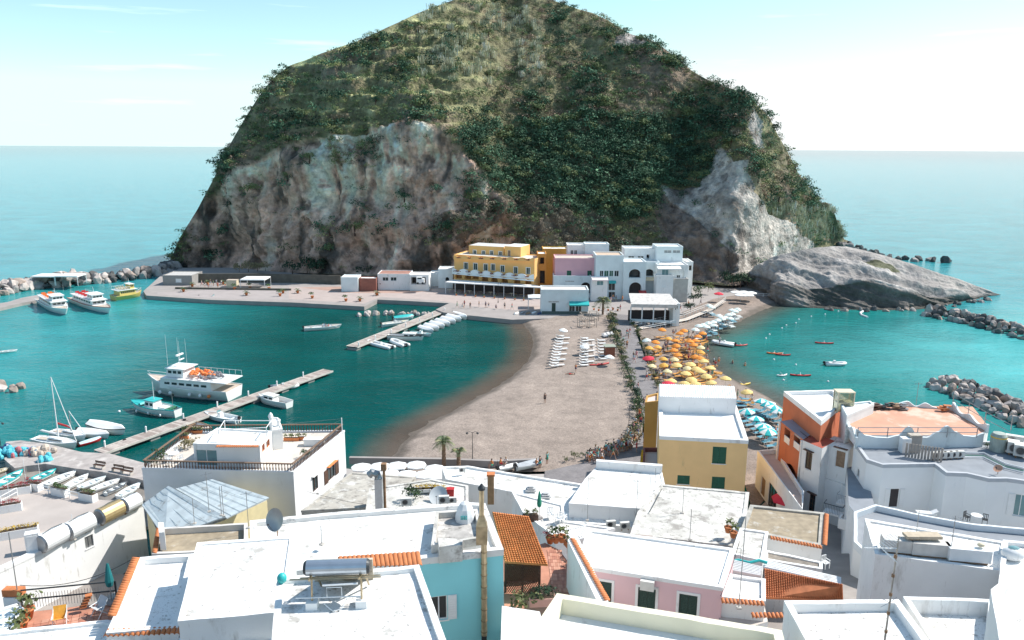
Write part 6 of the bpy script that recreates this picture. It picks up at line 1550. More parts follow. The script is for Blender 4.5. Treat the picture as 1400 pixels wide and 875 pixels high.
boat('kayak', (1060,484), (1081,485), 'dark red kayak near the right beach, right of two side by side', body=red_paint)
boat('kayak', (1080,512), (1109,513), 'red kayak next to a short white one in the right bay', body=red_paint)
boat('kayak', (1062,513), (1076,512), 'short white kayak left of a red one', body=gelcoat)
boat('kayak', (1004,472), (1022,471), 'red rowing rescue board on the shore beside the inflatable', body=red_paint)
boat('kayak', (1002,526), (1026,524), 'yellow and white pedal boat at the waterline of the right beach', body=yellow_paint, scale=1)
boat('kayak', (806,499), (833,496), 'red canoe lying on the sand by the kiosk', body=red_paint, z=1.15)
up = [((-8,668),(32,645),'with turquoise side, leftmost of those drawn up', gelcoat, teal_paint), ((-20,650),(14,640),'with cream hull at the left edge', cream_paint, cream_paint), ((40,660),(77,643),'with turquoise side near the pier tip', gelcoat, teal_paint), ((62,664),(105,646),'long white one third from the left', gelcoat, gelcoat), ((90,668),(121,650),'behind the middle white planter', gelcoat, gelcoat), ((108,668),(145,653),'with raised bow right of the middle planter', gelcoat, white_blue), ((126,671),(165,656),'under the two benches', gelcoat, gelcoat), ((144,675),(174,660),'with black tape on the rim', gelcoat, metal_grey), ((162,680),(192,662),'with pale blue inside next to the balustraded house', gelcoat, white_blue)]
for a, b, w, bd, tr in up: boat('open', a, b, 'small boat on the slipway ' + w, body=bd, trim=tr, inner=gelcoat if tr is gelcoat else white_blue, z=.45, extra='noengine', group='small boats drawn up by the left pier')
# buoys
mb = MB(); mb.ell((0, 0, .05), (.22, .22, .22), 10, 7); BU = mb.mesh('buoy', white_metal, True)
for k, (x, y) in enumerate([(1047,463),(1052,457.5),(1069,449),(1075,445),(1088,442),(1092,437),(1109,433),(1128,430),(1146,426)]):
    o = link('buoy', BU); o.location = P(x, y, 0); tag(o, 'small white buoy in the curved swimming line of the right bay', 'buoy', 'buoys of the swimming line')
for (x, y, w) in ((1058,492,'below the pair of red kayaks'), (1088,499,'left of the white inflatable in the bay'), (1132,522,'nearest to the houses in the right bay'), (1071,520,'under the short white kayak'), (163,563,'beside the small fishing boat'), (368,570,'near the white cruiser')):
    o = link('buoy', BU); o.location = P(x, y, 0); tag(o, 'small white buoy ' + w, 'buoy', 'lone buoys')
mb = MB(); mb.tube([P(1186,434,.1), P(1178,431,.1), P(1176,428,.1), P(1180,425.5,.1)], .3, 6); o = mb.build('floating_boom', white_metal, label='curved white floating boom beside the bare rock point', cat='floating boom')
# ================================================================== PEOPLE
def skin_mesh(name, joints, edges, mat):
    me = bpy.data.meshes.new(name); names = list(joints); me.from_pydata([joints[n][0] for n in names], [(names.index(a), names.index(b)) for a, b in edges], [])
    o = bpy.data.objects.new(name, me); COL.objects.link(o); o.modifiers.new('s', 'SKIN'); ly = me.skin_vertices[0] if me.skin_vertices else None
    for i, n in enumerate(names): r_ = joints[n][1]; ly.data[i].radius = (r_, r_); ly.data[i].use_root = (n == 'pelvis')
    sb = o.modifiers.new('u', 'SUBSURF'); sb.levels = 1; sb.render_levels = 1
    dg = bpy.context.evaluated_depsgraph_get(); ev = o.evaluated_get(dg); m2 = bpy.data.meshes.new_from_object(ev); bpy.data.objects.remove(o)
    m2.name = name; m2.materials.clear(); m2.materials.append(mat)
    m2.polygons.foreach_set('use_smooth', [True] * len(m2.polygons)); return m2
def pose(kind):
    J = {}
    if kind in ('stand', 'walk'):
        J = dict(pelvis=((0, 0, .95), .12), waist=((0, 0, 1.10), .105), chest=((.01, 0, 1.33), .125), neck=((.01, 0, 1.48), .05), head=((.03, 0, 1.60), .085), crown=((.02, 0, 1.68), .075), nose=((.13, 0, 1.59), .015))
        st = .28 if kind == 'walk' else .03
        for s, n in ((1, 'l'), (-1, 'r')):
            f = st * s
            J.update({n + 'sh': ((0, s * .17, 1.40), .055), n + 'el': ((-f * .5 - .02, s * .23, 1.13), .042), n + 'wr': ((-f * .7 + .08, s * .24, .89), .03), n + 'pa': ((-f * .7 + .11, s * .24, .82), .035),
                      n + 'hip': ((0, s * .09, .90), .085), n + 'kn': ((f * .7 + .03, s * .10, .50), .058), n + 'an': ((f * (1.2 if s > 0 else 1.35), s * .10, .09), .038), n + 'toe': ((f * 1.2 + .16, s * .11, .03), .035)})
            for q in range(4): J['%sf%d' % (n, q)] = ((-f * .7 + .10 + .018 * q, s * (.23 + .01 * q), .735 + .008 * abs(q - 1)), .009)
            J[n + 'th'] = ((-f * .7 + .16, s * .21, .79), .010)
    elif kind == 'sit':
        J = dict(pelvis=((0, 0, .50), .13), waist=((-.01, 0, .66), .11), chest=((.04, 0, .90), .125), neck=((.07, 0, 1.04), .05), head=((.10, 0, 1.16), .085), crown=((.09, 0, 1.24), .075), nose=((.20, 0, 1.15), .015))
        for s, n in ((1, 'l'), (-1, 'r')):
            J.update({n + 'sh': ((.04, s * .17, .97), .055), n + 'el': ((.16, s * .24, .74), .042), n + 'wr': ((.36, s * .15, .64), .03), n + 'pa': ((.42, s * .13, .62), .035),
                      n + 'hip': ((.03, s * .09, .48), .085), n + 'kn': ((.46, s * .12, .50), .058), n + 'an': ((.50, s * .12, .10), .038), n + 'toe': ((.63, s * .13, .04), .035)})
            for q in range(4): J['%sf%d' % (n, q)] = ((.49 + .005 * q, s * (.10 + .018 * q), .59), .009)
            J[n + 'th'] = ((.45, s * .09, .65), .010)
    else:  # lying on the back, head towards -x
        J = dict(pelvis=((0, 0, .12), .12), waist=((-.15, 0, .13), .10), chest=((-.40, 0, .14), .12), neck=((-.56, 0, .14), .05), head=((-.68, 0, .16), .085), crown=((-.76, 0, .15), .075), nose=((-.68, 0, .27), .015))
        for s, n in ((1, 'l'), (-1, 'r')):
            J.update({n + 'sh': ((-.47, s * .17, .13), .055), n + 'el': ((-.22, s * .27, .08), .042), n + 'wr': ((.02, s * .27, .06), .03), n + 'pa': ((.09, s * .27, .05), .035),
                      n + 'hip': ((.05, s * .09, .12), .085), n + 'kn': ((.47, s * .12, .16 + .1 * (s > 0)), .058), n + 'an': ((.86, s * .13, .07), .038), n + 'toe': ((.92, s * .14, .19), .033)})
            for q in range(4): J['%sf%d' % (n, q)] = ((.17, s * (.25 + .018 * q), .03), .009)
            J[n + 'th'] = ((.13, s * .22, .05), .010)
    E = [('pelvis', 'waist'), ('waist', 'chest'), ('chest', 'neck'), ('neck', 'head'), ('head', 'crown'), ('head', 'nose')]
    for n in 'lr': E += [('chest', n + 'sh'), (n + 'sh', n + 'el'), (n + 'el', n + 'wr'), (n + 'wr', n + 'pa'), (n + 'pa', n + 'th'), ('pelvis', n + 'hip'), (n + 'hip', n + 'kn'), (n + 'kn', n + 'an'), (n + 'an', n + 'toe')] + [(n + 'pa', '%sf%d' % (n, q)) for q in range(4)]
    return J, E
skins = [M('skin_tan', (.42, .22, .14), .6, .08, 3, 0, 1), M('skin_light', (.60, .38, .29), .6, .08, 3, 0, 1)]
cloth_c = {'white': (.75, .75, .73), 'red': (.55, .03, .04), 'black': (.03, .03, .035), 'navy': (.03, .05, .16), 'pale blue': (.35, .50, .62), 'green': (.04, .30, .20), 'orange': (.75, .25, .05), 'grey': (.30, .30, .31), 'pink': (.65, .28, .32), 'turquoise': (.05, .45, .45)}
def cm(n): return M('cloth_' + n.replace(' ', '_'), cloth_c[n], .9, .15, 6, 0, 1)
hairs = [M('dark_hair', (.03, .02, .015), .7, .2, 9, 0, 1), M('fair_hair', (.32, .22, .11), .7, .2, 9, 0, 1)]
PP = {}
for kd in ('stand', 'walk', 'sit', 'lie'):
    J, E = pose(kd)
    bodies = []
    b0 = skin_mesh('body', J, E, skins[0]); b1 = b0.copy(); b1.materials[0] = skins[1]
    j = lambda n: Vector(J[n][0])
    hd = j('head').lerp(j('crown'), .6); mb = MB(); off = Vector((-.02, 0, .012)) if kd != 'lie' else Vector((-.02, 0, -.012)); mb.ell(hd + off, (.105, .10, .10), 8, 6); hair = mb
    mb = MB(); mb.tube([j('waist') - (j('chest') - j('waist')) * .25, j('waist'), j('chest'), j('chest').lerp(j('neck'), .75)], .145, 8, .10)
    for s in 'lr': mb.tube([j('chest').lerp(j(s + 'sh'), .7), j(s + 'sh'), j(s + 'sh').lerp(j(s + 'el'), .55)], .075, 6, .062)
    shirt = mb
    mb = MB(); mb.tube([j('waist') - (j('chest') - j('waist')) * .1, j('pelvis'), j('pelvis') + (j('pelvis') - j('waist')) * .3], .14, 8, .135)
    for s in 'lr': mb.tube([j(s + 'hip'), j(s + 'hip').lerp(j(s + 'kn'), .55)], .105, 6, .09)
    PP[kd] = dict(bodies=[b0, b1], hair=[hair.mesh('hair', h_, True) for h_ in hairs], shirt={}, shorts={}, _s=shirt, _t=mb)
def person(kd, loc, rz, shirt, shorts, place, group, skin=None, hair=0):
    Q = PP[kd]; skin = random.randrange(2) if skin is None else skin
    v = {'stand': 'standing', 'walk': 'walking', 'sit': 'seated', 'lie': 'lying'}[kd]
    lab = 'person %s %s, %s shorts' % (v, ('in %s top' % shirt) if shirt else 'bare chested', shorts)
    e = empty('person', loc, rz, (lab + ', ' + place), 'person', group); e.scale = (random.uniform(.96, 1.06),) * 3
    part('body', Q['bodies'][skin], e); part('hair', Q['hair'][hair if hair is not None else random.randrange(2)], e)
    if shirt:
        if shirt not in Q['shirt']: Q['shirt'][shirt] = Q['_s'].mesh('shirt', cm(shirt), True)
        part('shirt', Q['shirt'][shirt], e)
    if shorts not in Q['shorts']: Q['shorts'][shorts] = Q['_t'].mesh('shorts', cm(shorts), True)
    part('shorts', Q['shorts'][shorts], e); return e
CN = list(cloth_c); rp = random.Random(5)
def crowd(pts, kinds, place, group, z=1.42, shirtless=.0, face=None):
    seen = set()
    for (x, y) in pts:
        for _ in range(20):
            sh = None if rp.random() < shirtless else rp.choice(CN); so = rp.choice(CN); kd = rp.choice(kinds)
            if (kd, sh, so) not in seen: break
        seen.add((kd, sh, so)); person(kd, P(x, y, z), rp.uniform(0, 6.28) if face is None else face + rp.uniform(-.4, .4), sh, so, place, group, hair=rp.randrange(2))
# seated crowd on the beach edge wall
sit = [(803,624),(807,622),(811,623),(815,621),(818,619),(822,621),(826,618),(829,616),(833,619),(836,616),(840,613),(843,616),(846,611),(849,613),(852,609),(856,611),(859,606),(862,608),(864,604)]
for k, (x, y) in enumerate(sit):
    e = empty('seat_block', P(x, y + 3, 1.42), 0, 'low stone block under the crowd seated at the beach edge', 'stone block', 'stone blocks at the beach edge'); mb = MB(); mb.box((0, 0, .2), (.62, .5, .4)); mb.build('stone', pale_stone, e)
crowd([(x, y + 3) for x, y in sit], ['sit'], 'in the row at the beach edge', 'people seated at the beach edge', face=-1.9)
crowd([(806,632),(814,625),(842,622),(872,594),(866,592),(858,599),(880,606),(850,618),(838,628),(862,600)], ['stand', 'walk'], 'on the paving near the seated row', 'people on the paving near the beach')
crowd([(rp.uniform(803, 872), 0) and (x_, 634 - (x_ - 803) * .5 + rp.uniform(-3, 9)) for x_ in [rp.uniform(803, 872) for _ in range(16)]], ['stand', 'walk', 'sit'], 'in the crowd near the seated row', 'people on the paving near the beach')
crowd([(868,585),(872,578),(880,556),(884,553),(874,571),(876,583)], ['stand', 'walk'], 'beside the hedge left of the yellow block', 'people by the hedge')
crowd([(849,463),(857,460),(861,458),(852,470),(859,463),(866,492),(870,490),(867,496),(857,476),(884,520),(872,535)], ['walk', 'stand'], 'on the path between the beaches', 'people walking on the path')
person('stand', P(745, 551, 1.15), 2.0, 'black', 'black', 'alone in the middle of the sand', 'people on the left beach')
person('stand', P(787, 509, 1.15), 1.0, 'orange', 'navy', 'by the loungers of the left beach', 'people on the left beach'); person('lie', P(780, 512, 1.15), 3.1, None, 'red', 'on the sand below the loungers', 'people on the left beach')
person('stand', P(870, 618, 1.42), 0, 'red', 'red', 'on the paving before the yellow block', 'people on the paving'); person('walk', P(859, 616, 1.42), 0, 'white', 'grey', 'beside the person in red', 'people on the paving')
person('stand', P(806, 631, 1.42), 0, 'pale blue', 'black', 'at the left end of the seated row', 'people on the paving'); person('stand', P(814, 624, 1.42), 0, 'turquoise', 'turquoise', 'in the shade of the seated row', 'people on the paving')
crowd([(733,640),(738,641),(748,635)], ['sit', 'stand'], 'by the white boat on the trestle', 'people at the white beached boats')
crowd([(673,640),(684,638),(692,637)], ['sit'], 'on the wall behind the parasols', 'people on the wall above the parasols', z=1.9)
crowd([(632,421),(635,419),(655,420),(668,420),(625,421),(690,422),(664,421),(700,423),(643,422),(678,423),(627,392),(640,395),(660,397),(690,399),(712,402),(655,394),(730,405)], ['stand', 'walk', 'sit'], 'on the plaza before the yellow hotel', 'people on the plaza', z=1.13)
crowd([(276,391),(280,393),(288,390),(292,391),(298,394),(303,390),(308,393),(311,391),(285,394),(296,389)], ['stand', 'walk'], 'in the group boarding the white launch', 'people boarding the launch', z=1.13)
crowd([(835,414),(838,411),(842,412),(848,425),(851,412),(855,409),(930,425),(941,420),(958,417)], ['stand', 'walk'], 'between the palm and the terrace restaurant', 'people at the path head', z=1.15)
for x, w in ((441, 'at the helm'), (445, 'in the middle'), (449, 'towards the bow')): person('sit', P(x, 449.5, .1), -.2, ['white', 'navy', 'red'][(x - 441) // 4], 'black', w + ' of the launch crossing the harbour', 'people in the launch')
crowd([(1001,503),(1018,506),(987,447)], ['stand'], 'wading in the right bay', 'bathers in the right bay', z=-.9, shirtless=1)
crowd([(880 + 12 * k + rp.uniform(-5, 5), 492 + rp.uniform(-14, 30)) for k in range(9)] + [(rp.uniform(900, 985), rp.uniform(455, 520)) for _ in range(46)] + [(1019,545),(1028,550),(1008,546),(1050,600),(1060,596),(1045,604)], ['stand', 'sit', 'walk'], 'among the orange and yellow parasols', 'bathers among the parasols', z=1.3, shirtless=.6)

# ================================================================== BEACH FURNITURE
FIX = {}
def bed_parts(frame, cloth):
    k = (frame.name, cloth.name)
    if k not in FIX:
        mb = MB(); mb.box((.25, 0, .34), (1.25, .62, .06)); s = mb.mesh('seat', cloth)
        mb = MB(); mb.add([(-.38, -.31, .34), (-.38, .31, .34), (-.95, .31, .66), (-.95, -.31, .66), (-.40, -.31, .28), (-.40, .31, .28), (-.97, .31, .60), (-.97, -.31, .60)], [(0,1,2,3),(7,6,5,4),(0,4,5,1),(1,5,6,2),(2,6,7,3),(3,7,4,0)]); b = mb.mesh('backrest', cloth)
        mb = MB(); mb.box((0, 0, .16), (.05, .05, .32)); l = mb.mesh('leg', frame)
        mb = MB(); [mb.box((0.05, y, .30), (1.75, .05, .06)) for y in (-.31, .31)]; f = mb.mesh('frame', frame); FIX[k] = (s, b, l, f)
    return FIX[k]
def lounger(loc, rz, frame, cloth, label, group):
    e = empty('sun_lounger', loc, rz, label, 'sun lounger', group); s, b, l, f = bed_parts(frame, cloth)
    part('seat', s, e); part('backrest', b, e); part('frame', f, e)
    for x in (-.6, .75):
        for y in (-.3, .3): part('leg', l, e, (x, y, 0))
    return e
beach_white = M('white_plastic', (.78, .78, .77), .5, .05, 2, 0, 1)
BZ = 1.16
for c_, (x0, y0, x1, y1, n, w) in enumerate([(766,461,757,502,12,'left column'), (799,464,798,501,11,'middle column')]):
    for k in range(n):
        t = k / (n - 1); x, y = x0 + (x1 - x0) * t, y0 + (y1 - y0) * t
        lounger(P(x, y, BZ), R(8) + random.uniform(-.1, .1), beach_white, beach_white, 'white sun lounger in the %s of the left beach, %s from the village end' % (w, ORD[k]), 'white loungers on the left beach')
        if k % 2: lounger(P(x + 8.5, y - 1.2, BZ), R(12) + random.uniform(-.15, .15), beach_white, beach_white, 'white sun lounger at the right of the %s, %s from the village end' % (w, ORD[k]), 'white loungers on the left beach')
for k in range(7):
    lounger(P(822 + k * .4, 467 + k * 4.2, BZ), R(5), beach_white, beach_white, 'white sun lounger beside the board walk, %s from the village end' % ORD[k], 'white loungers on the left beach')
for k in range(6): lounger(P(826 + 2.2 * k, 461 - .6 * k, BZ), R(-75), beach_white, beach_white if k % 2 else cm('grey'), 'lounger folded upright beside the hedge, %s from the left' % ORD[k], 'loungers beside the hedge')
e = empty('board_walk', P(812, 480, BZ), 0, 'short pale board walk between the lounger columns', 'board walk'); bz0 = Vector(e.location)
for k in range(26):
    p = P(811.5, 467.5, BZ).lerp(P(815.5, 492, BZ), k / 25) - bz0; part('plank', PLM[1], e, (p.x, p.y, .05), rz=R(0), scale=(.85, .62, 1))
# parasols
def parasol_mesh(rad, n=8, hgt=.55, val=.14, stripes=None, name='canopy'):
    mbs = [MB(), MB()]
    for k in range(n):
        a0, a1 = 2 * math.pi * k / n, 2 * math.pi * (k + 1) / n; t = mbs[k % 2 if stripes else 0]
        P0 = (0, 0, hgt); m0 = (rad * .55 * math.cos(a0), rad * .55 * math.sin(a0), hgt * .60); m1 = (rad * .55 * math.cos(a1), rad * .55 * math.sin(a1), hgt * .60)
        e0 = (rad * math.cos(a0), rad * math.sin(a0), 0); e1 = (rad * math.cos(a1), rad * math.sin(a1), 0); am = (a0 + a1) / 2; em = (rad * .95 * math.cos(am), rad * .95 * math.sin(am), .03)
        v0, v1 = (e0[0], e0[1], -val), (e1[0], e1[1], -val); vm = (em[0], em[1], -val + .05)
        t.add([P0, m0, m1, e0, e1, em, v0, v1, vm], [(0, 1, 2), (1, 3, 5), (1, 5, 2), (2, 5, 4), (3, 6, 8, 5), (5, 8, 7, 4)])
    return mbs
PAR = {}
def parasol(loc, rad, c1, c2, label, group, h=2.1, tilt=0, square=False):
    key = (round(rad, 1), c1.name, c2.name if c2 else None, square)
    if key not in PAR:
        ms = parasol_mesh(rad, 4 if square else 8, .42 if square else .5, .16, c2 is not None)
        mb = MB(); mb.tube([(0, 0, 0), (0, 0, h + .5)], .03, 6); pole = mb.mesh('pole', white_metal)
        mb = MB()
        for k in range(4 if square else 8):
            a = 2 * math.pi * k / (4 if square else 8); mb.tube([(0, 0, .12), (rad * .96 * math.cos(a), rad * .96 * math.sin(a), -.02)], .012, 3)
        PAR[key] = (ms[0].mesh('canopy', c1), ms[1].mesh('canopy_stripe', c2) if c2 else None, pole, mb.mesh('ribs', white_metal))
    cn, st, pl, rb = PAR[key]; e = empty('parasol', loc, random.uniform(0, 1.5) if not square else tilt, label, 'parasol', group)
    part('pole', pl, e); c = part('canopy', cn, e, (0, 0, h)); part('ribs', rb, c)
    if st: part('stripe', st, c)
    if not square: c.rotation_euler = (random.uniform(-.12, .12), random.uniform(-.12, .12), 0)
    return e
PC = {k: M('parasol_' + k, v, .85, .08, 3, 0, 1) for k, v in dict(orange=(.80, .27, .04), yellow=(.82, .58, .22), red=(.65, .03, .06), pale=(.60, .72, .66), teal=(.02, .45, .47), white=(.80, .80, .78), green=(.02, .30, .20)).items()}
zx = lambda x, y: (850 + x / 3.976, 400 + y / 3.976)
def near_words(x, y): return 'at the path side' if x < 905 else ('near the water' if x > 950 + (y - 460) * .6 else 'in the middle of the beach')
def rowword(y): return 'by the wooden walkway' if y < 458 else 'in the upper rows' if y < 475 else 'in the middle rows' if y < 495 else 'just above the yellow block'
wood_bed = M('orange_lounger_cloth', (.60, .30, .08), .9, .2, 4, 0, 1); wood_fr = M('yellow_wood', (.58, .36, .12), .8, .2, 4, 0, 1); blue_bed = M('blue_lounger_cloth', (.12, .32, .42), .9, .2, 4, 0, 1)
oc = [(220,198),(315,218),(338,203),(185,265),(293,258),(295,285),(283,310),(305,335),(440,218),(415,235),(400,258),(390,280),(400,345),(425,352),(372,262)]
yc = [(445,368),(375,385),(405,410),(482,405),(300,390),(350,435),(460,450),(380,468),(400,490),(485,485),(565,462),(680,535),(270,475),(430,425),(340,490)]
def set_of(pts, c1, c2, name, rad, fr, cl):
    for i, (x, y) in enumerate(sorted(pts, key=lambda q: q[1])):
        px_, py_ = zx(x, y); p = P(px_, py_, BZ + 2.3); p.z = BZ; q = zx(x, y)
        parasol(p, rad, PC[c1], PC[c2] if c2 else None, '%s parasol %s, %s from the village end' % (name, near_words(*q), ORD[i]), '%s parasols on the right beach' % name, h=2.1)
        for s in (-1, 1):
            ry = random.uniform(-.2, .2) + .35; lounger(p + Vector((.3, s * .85, 0)), ry + math.pi, fr, cl, '%s lounger under %s parasol %s' % ({'orange': 'tan', 'yellow': 'tan'}.get(c1, 'blue'), name, near_words(*q)), 'loungers under the %s parasols' % name)
set_of(oc, 'orange', None, 'orange', .92, wood_fr, wood_bed)
set_of(yc, 'yellow', None, 'pale yellow', 1.0, wood_fr, wood_bed)
old = [zx(*q) for q in oc + yc]; lab2 = [('amber', M('parasol_amber', (.80, .40, .08), .85, .15, 3, 0, 1)), ('faded cream', M('parasol_cream', (.80, .66, .36), .85, .12, 3, 0, 1))]; n2 = 0
for k in range(900):
    y = rp.uniform(462, 524); x = rp.uniform(886, min(1002, 950 + (y - 460) * .85))
    if n2 < 11 and min((x - a) ** 2 + ((y - b) * 1.9) ** 2 for a, b in old) > 118:
        old.append((x, y)); n2 += 1; nm, m_ = lab2[(y > 485) ^ (rp.random() < .25)]; p = P(x, y, BZ + 2.2); p.z = BZ; parasol(p, .85, m_, None, 'smaller %s parasol filling a gap %s' % (nm, near_words(x, y)), nm + ' parasols on the right beach', 2.0)
        lounger(p + Vector((.3, .5, 0)), rp.uniform(2.9, 3.9), wood_fr, wood_bed, 'tan lounger under a smaller %s parasol' % nm, 'loungers under the smaller parasols')
for x, y, w in ((145,352,'beside the path half way along'), (255,490,'just behind the yellow block')): px_, py_ = zx(x, y); p = P(px_, py_, BZ + 2.3); p.z = BZ; parasol(p, 1.15, PC['red'], None, 'red parasol ' + w, 'red parasols')
set_of([(760,585),(795,600),(830,620),(855,640),(682,640),(730,680),(770,722),(795,748)], 'teal', 'white', 'turquoise and white striped', 1.25, beach_white, blue_bed)
gc = [(400,200),(135,258),(420,180),(445,175),(470,165),(495,160),(520,150),(545,140),(530,125),(560,135),(580,120),(600,115),(615,100),(600,95),(630,90),(590,140),(460,185),(500,178),(475,70),(490,80)]
for i, (x, y) in enumerate(sorted(gc, key=lambda q: q[1])):
    px_, py_ = zx(x, y); p = P(px_, py_, BZ + 2.2); p.z = BZ; parasol(p, .95, PC['pale'], PC['white'], 'pale green and white parasol ' + ('beside the path' if x < 200 else 'on the far beach curve, %s from the village end' % ORD[i]), 'pale green parasols')
    for s in (-1, 1): lounger(p + Vector((.3, s * .7, 0)), R(25), beach_white, blue_bed if i % 2 else beach_white, ('blue' if i % 2 else 'white') + ' lounger on the far curve of the right beach', 'loungers on the far curve')
for k in range(34):
    x = rp.uniform(890, 990); y = rp.uniform(462, 520)
    if x > 955 + (y - 460) * .6: x -= 40
    if y > 520: continue
    lounger(P(x, y, BZ), rp.uniform(-.5, .9), wood_fr, wood_bed, 'tan lounger crowded among the yellow parasols, no shade of its own', 'loose loungers among the parasols')
for k in range(26):
    t = rp.random(); x = 1012 + 50 * t + rp.uniform(-8, 10); y = 545 + 52 * t + rp.uniform(-6, 12)
    if y < 546 + (x - 1019) * .25: y += 12
    lounger(P(x, y, BZ), rp.uniform(-.3, .6), beach_white, blue_bed, 'blue lounger among the turquoise striped parasols', 'blue loungers among striped parasols')
for k, (x, y, w) in enumerate([(1006,404,'left'), (1016,404,'middle'), (1026,405,'right'), (1012,408,'front left'), (1022,408,'front right')]): parasol(P(x, y + 5, 1.3), 1.7, PC['white'], None, 'large white square parasol at the far beach bar, %s of the cluster' % w, 'white parasols at the far beach bar', 2.0, .6, True)
parasol(P(982, 412, 1.3), 1.3, PC['red'], None, 'red parasol by the white walkway near the far beach bar', 'red parasols')
for x, y, w in ((770,462,'at the village end of the left column'), (799,485,'over the middle column'), (833,500,'beside the kiosk')): parasol(P(x, y, BZ), 1.0, PC['white'], None, 'white round parasol ' + w, 'white parasols on the left beach', 1.7)
# restaurant parasols at the beach wall: square, white
sq = [(494,636),(519,635),(543,634),(569,633),(594,638),(508,646),(532,645),(556,646),(581,646),(597,647)]
for k, (x, y) in enumerate(sq):
    p = P(x, y - 1, 4.0); p.z = 1.35
    parasol(p, 1.32, canvas, None, 'square white restaurant parasol, %s in the %s row' % (ORD[k % 5], 'beach side' if k < 5 else 'house side'), 'square white parasols at the beach wall', 2.3, .785 + random.uniform(-.1, .1), True)
mb = MB(); pts = [P(478, 632, 1.35), P(604, 634, 1.35), P(680, 637, 1.35), P(740, 634, 1.35)]
e = empty('sea_wall', pts[0], 0, 'long low grey wall between restaurant parasols and beach', 'wall')
for a, b in zip(pts, pts[1:]):
    m = (a + b) / 2 - pts[0]; mb = MB(); mb.box((m.x, m.y, .3), ((b - a).length, .5, .9), math.atan2((b - a).y, (b - a).x)); mb.build('wall_section', concrete, e)
boat('cover', (706,640), (742,632), 'pale covered boat lying on trestles behind the long white house', inner=M('grey_tarpaulin', (.42, .45, .48), .8, .2, 2), z=1.6)
boat('cover', (682,642), (708,636), 'smaller white covered boat left of the one on trestles', z=1.5)
# kiosk
e = empty('beach_kiosk', P(834, 489, BZ), R(5), 'red brown wooden kiosk with flat roof beside the hedge', 'kiosk')
mb = MB(); mb.box((0, .8, 1.1), (1.9, 1.8, 2.2)); mb.build('wall', M('red_brown_boards', (.28, .10, .06), .8, .3, 3), e); mb = MB(); mb.box((0, .8, 2.26), (2.3, 2.2, .12)); mb.build('roof', M('greenish_roof', (.30, .33, .27), .9, .2, 2), e); mb = MB(); mb.box((-.97, .8, 1.3), (.06, 1.1, .8)); mb.build('hatch', dark_wood, e)
# wooden shade frames by the village end of the left beach
for k, (x, y, w) in enumerate([(796,447,'front left'), (809,447,'front right'), (799,439,'back left'), (812,438,'back right')]):
    e = empty('picnic_frame', P(x, y, BZ), R(10), 'unroofed wooden shade frame with table at the sand corner, ' + w, 'wooden frame', 'wooden frames on the left beach')
    for sx in (-.9, .9):
        for sy in (-.9, .9): mb = MB(); mb.box((sx, sy, 1.0), (.12, .12, 2.0)); mb.build('post', pale_wood, e)
    for s in (-.9, .9): mb = MB(); mb.box((0, s, 2.05), (2.1, .1, .1)); mb.box((s, 0, 2.05), (.1, 2.1, .1)); mb.build('beam', pale_wood, e)
    mb = MB(); mb.box((0, 0, .7), (1.4, .8, .07)); mb.build('table_top', pale_wood, e)
# white walkway with railing to the right beach
def railing(label, pts, h=.95, step=1.6, m=white_metal, name='railing', lines=(1.0, .5)):
    e = empty(name, pts[0], 0, label, 'railing'); o = Vector(pts[0]); L_ = sum((b - a).length for a, b in zip(pts, pts[1:])); rs = resample(pts, max(2, int(L_ / step)))
    for f in lines: mb = MB(); mb.tube([p - o + Vector((0, 0, h * f)) for p in rs], .04, 5); mb.build('rail', m, e)
    for p in rs: mb = MB(); q = p - o; mb.box((q.x, q.y, h / 2), (.07, .07, h)); mb.build('post', m, e)
    return e
railing('white railed walkway edge climbing from the path to the far bar, front side', [P(872, 453, 1.3), P(905, 447, 1.5), P(940, 440, 1.7), P(972, 427, 1.9), P(992, 411, 2.0)])
railing('white railed walkway edge beside the terrace restaurant, rear side', [P(868, 447, 1.3), P(900, 440, 1.5), P(935, 433, 1.7), P(968, 420, 1.9)])
railing('white railing of the jetty under the bare rock', [P(1030, 405, 1.3), P(1070, 408, 1.3)])
mb = MB(); pts = [P(868, 450, 1.32), P(903, 443.5, 1.4), P(938, 436.5, 1.6), P(970, 423.5, 1.8), P(990, 411, 1.9)]
mb.strip([p + Vector((-.3, .9, 0)) for p in pts], [p - Vector((-.3, .9, 0)) for p in pts]); mb.build('walkway', pale_wood, kind='structure')
# lamp posts
def lamp(loc, h, label, arms=2, m=metal_dark):
    e = empty('street_lamp', loc, 0, label, 'street lamp', 'street lamps'); mb = MB(); mb.lathe([(.12, 0), (.10, .5), (.05, .6), (.035, h)], 8); mb.build('post', m, e)
    for s in ((-1, 1) if arms == 2 else (1,)):
        mb = MB(); mb.tube([(0, 0, h - .1), (s * .35, 0, h + .15), (s * .7, 0, h - .02)], .025, 5); a = mb.build('arm', m, e); mb = MB(); mb.lathe([(.03, .12), (.2, 0), (.16, -.06), (.08, -.16)], 8, (s * .7, 0, h - .1)); mb.build('lamp_shade', m, e)
    return e
lamp(P(646, 632, 1.35), 4.2, 'two armed black street lamp in front of the left beach'); lamp(P(3, 622, 1.25), 4.6, 'black street lamp on the pier at the left edge')
lamp(P(681, 414, 1.1), 5.5, 'tall thin lamp on the plaza before the yellow hotel', 1); lamp(P(571, 377, 1.1), 7, 'tall pole behind the quay sheds', 1); lamp(P(517, 404, 1.1), 3.5, 'thin lamp at the inner corner of the far quay', 1); lamp(P(859, 596, 1.3), 4.5, 'lamp at the hedge left of the yellow block', 1)
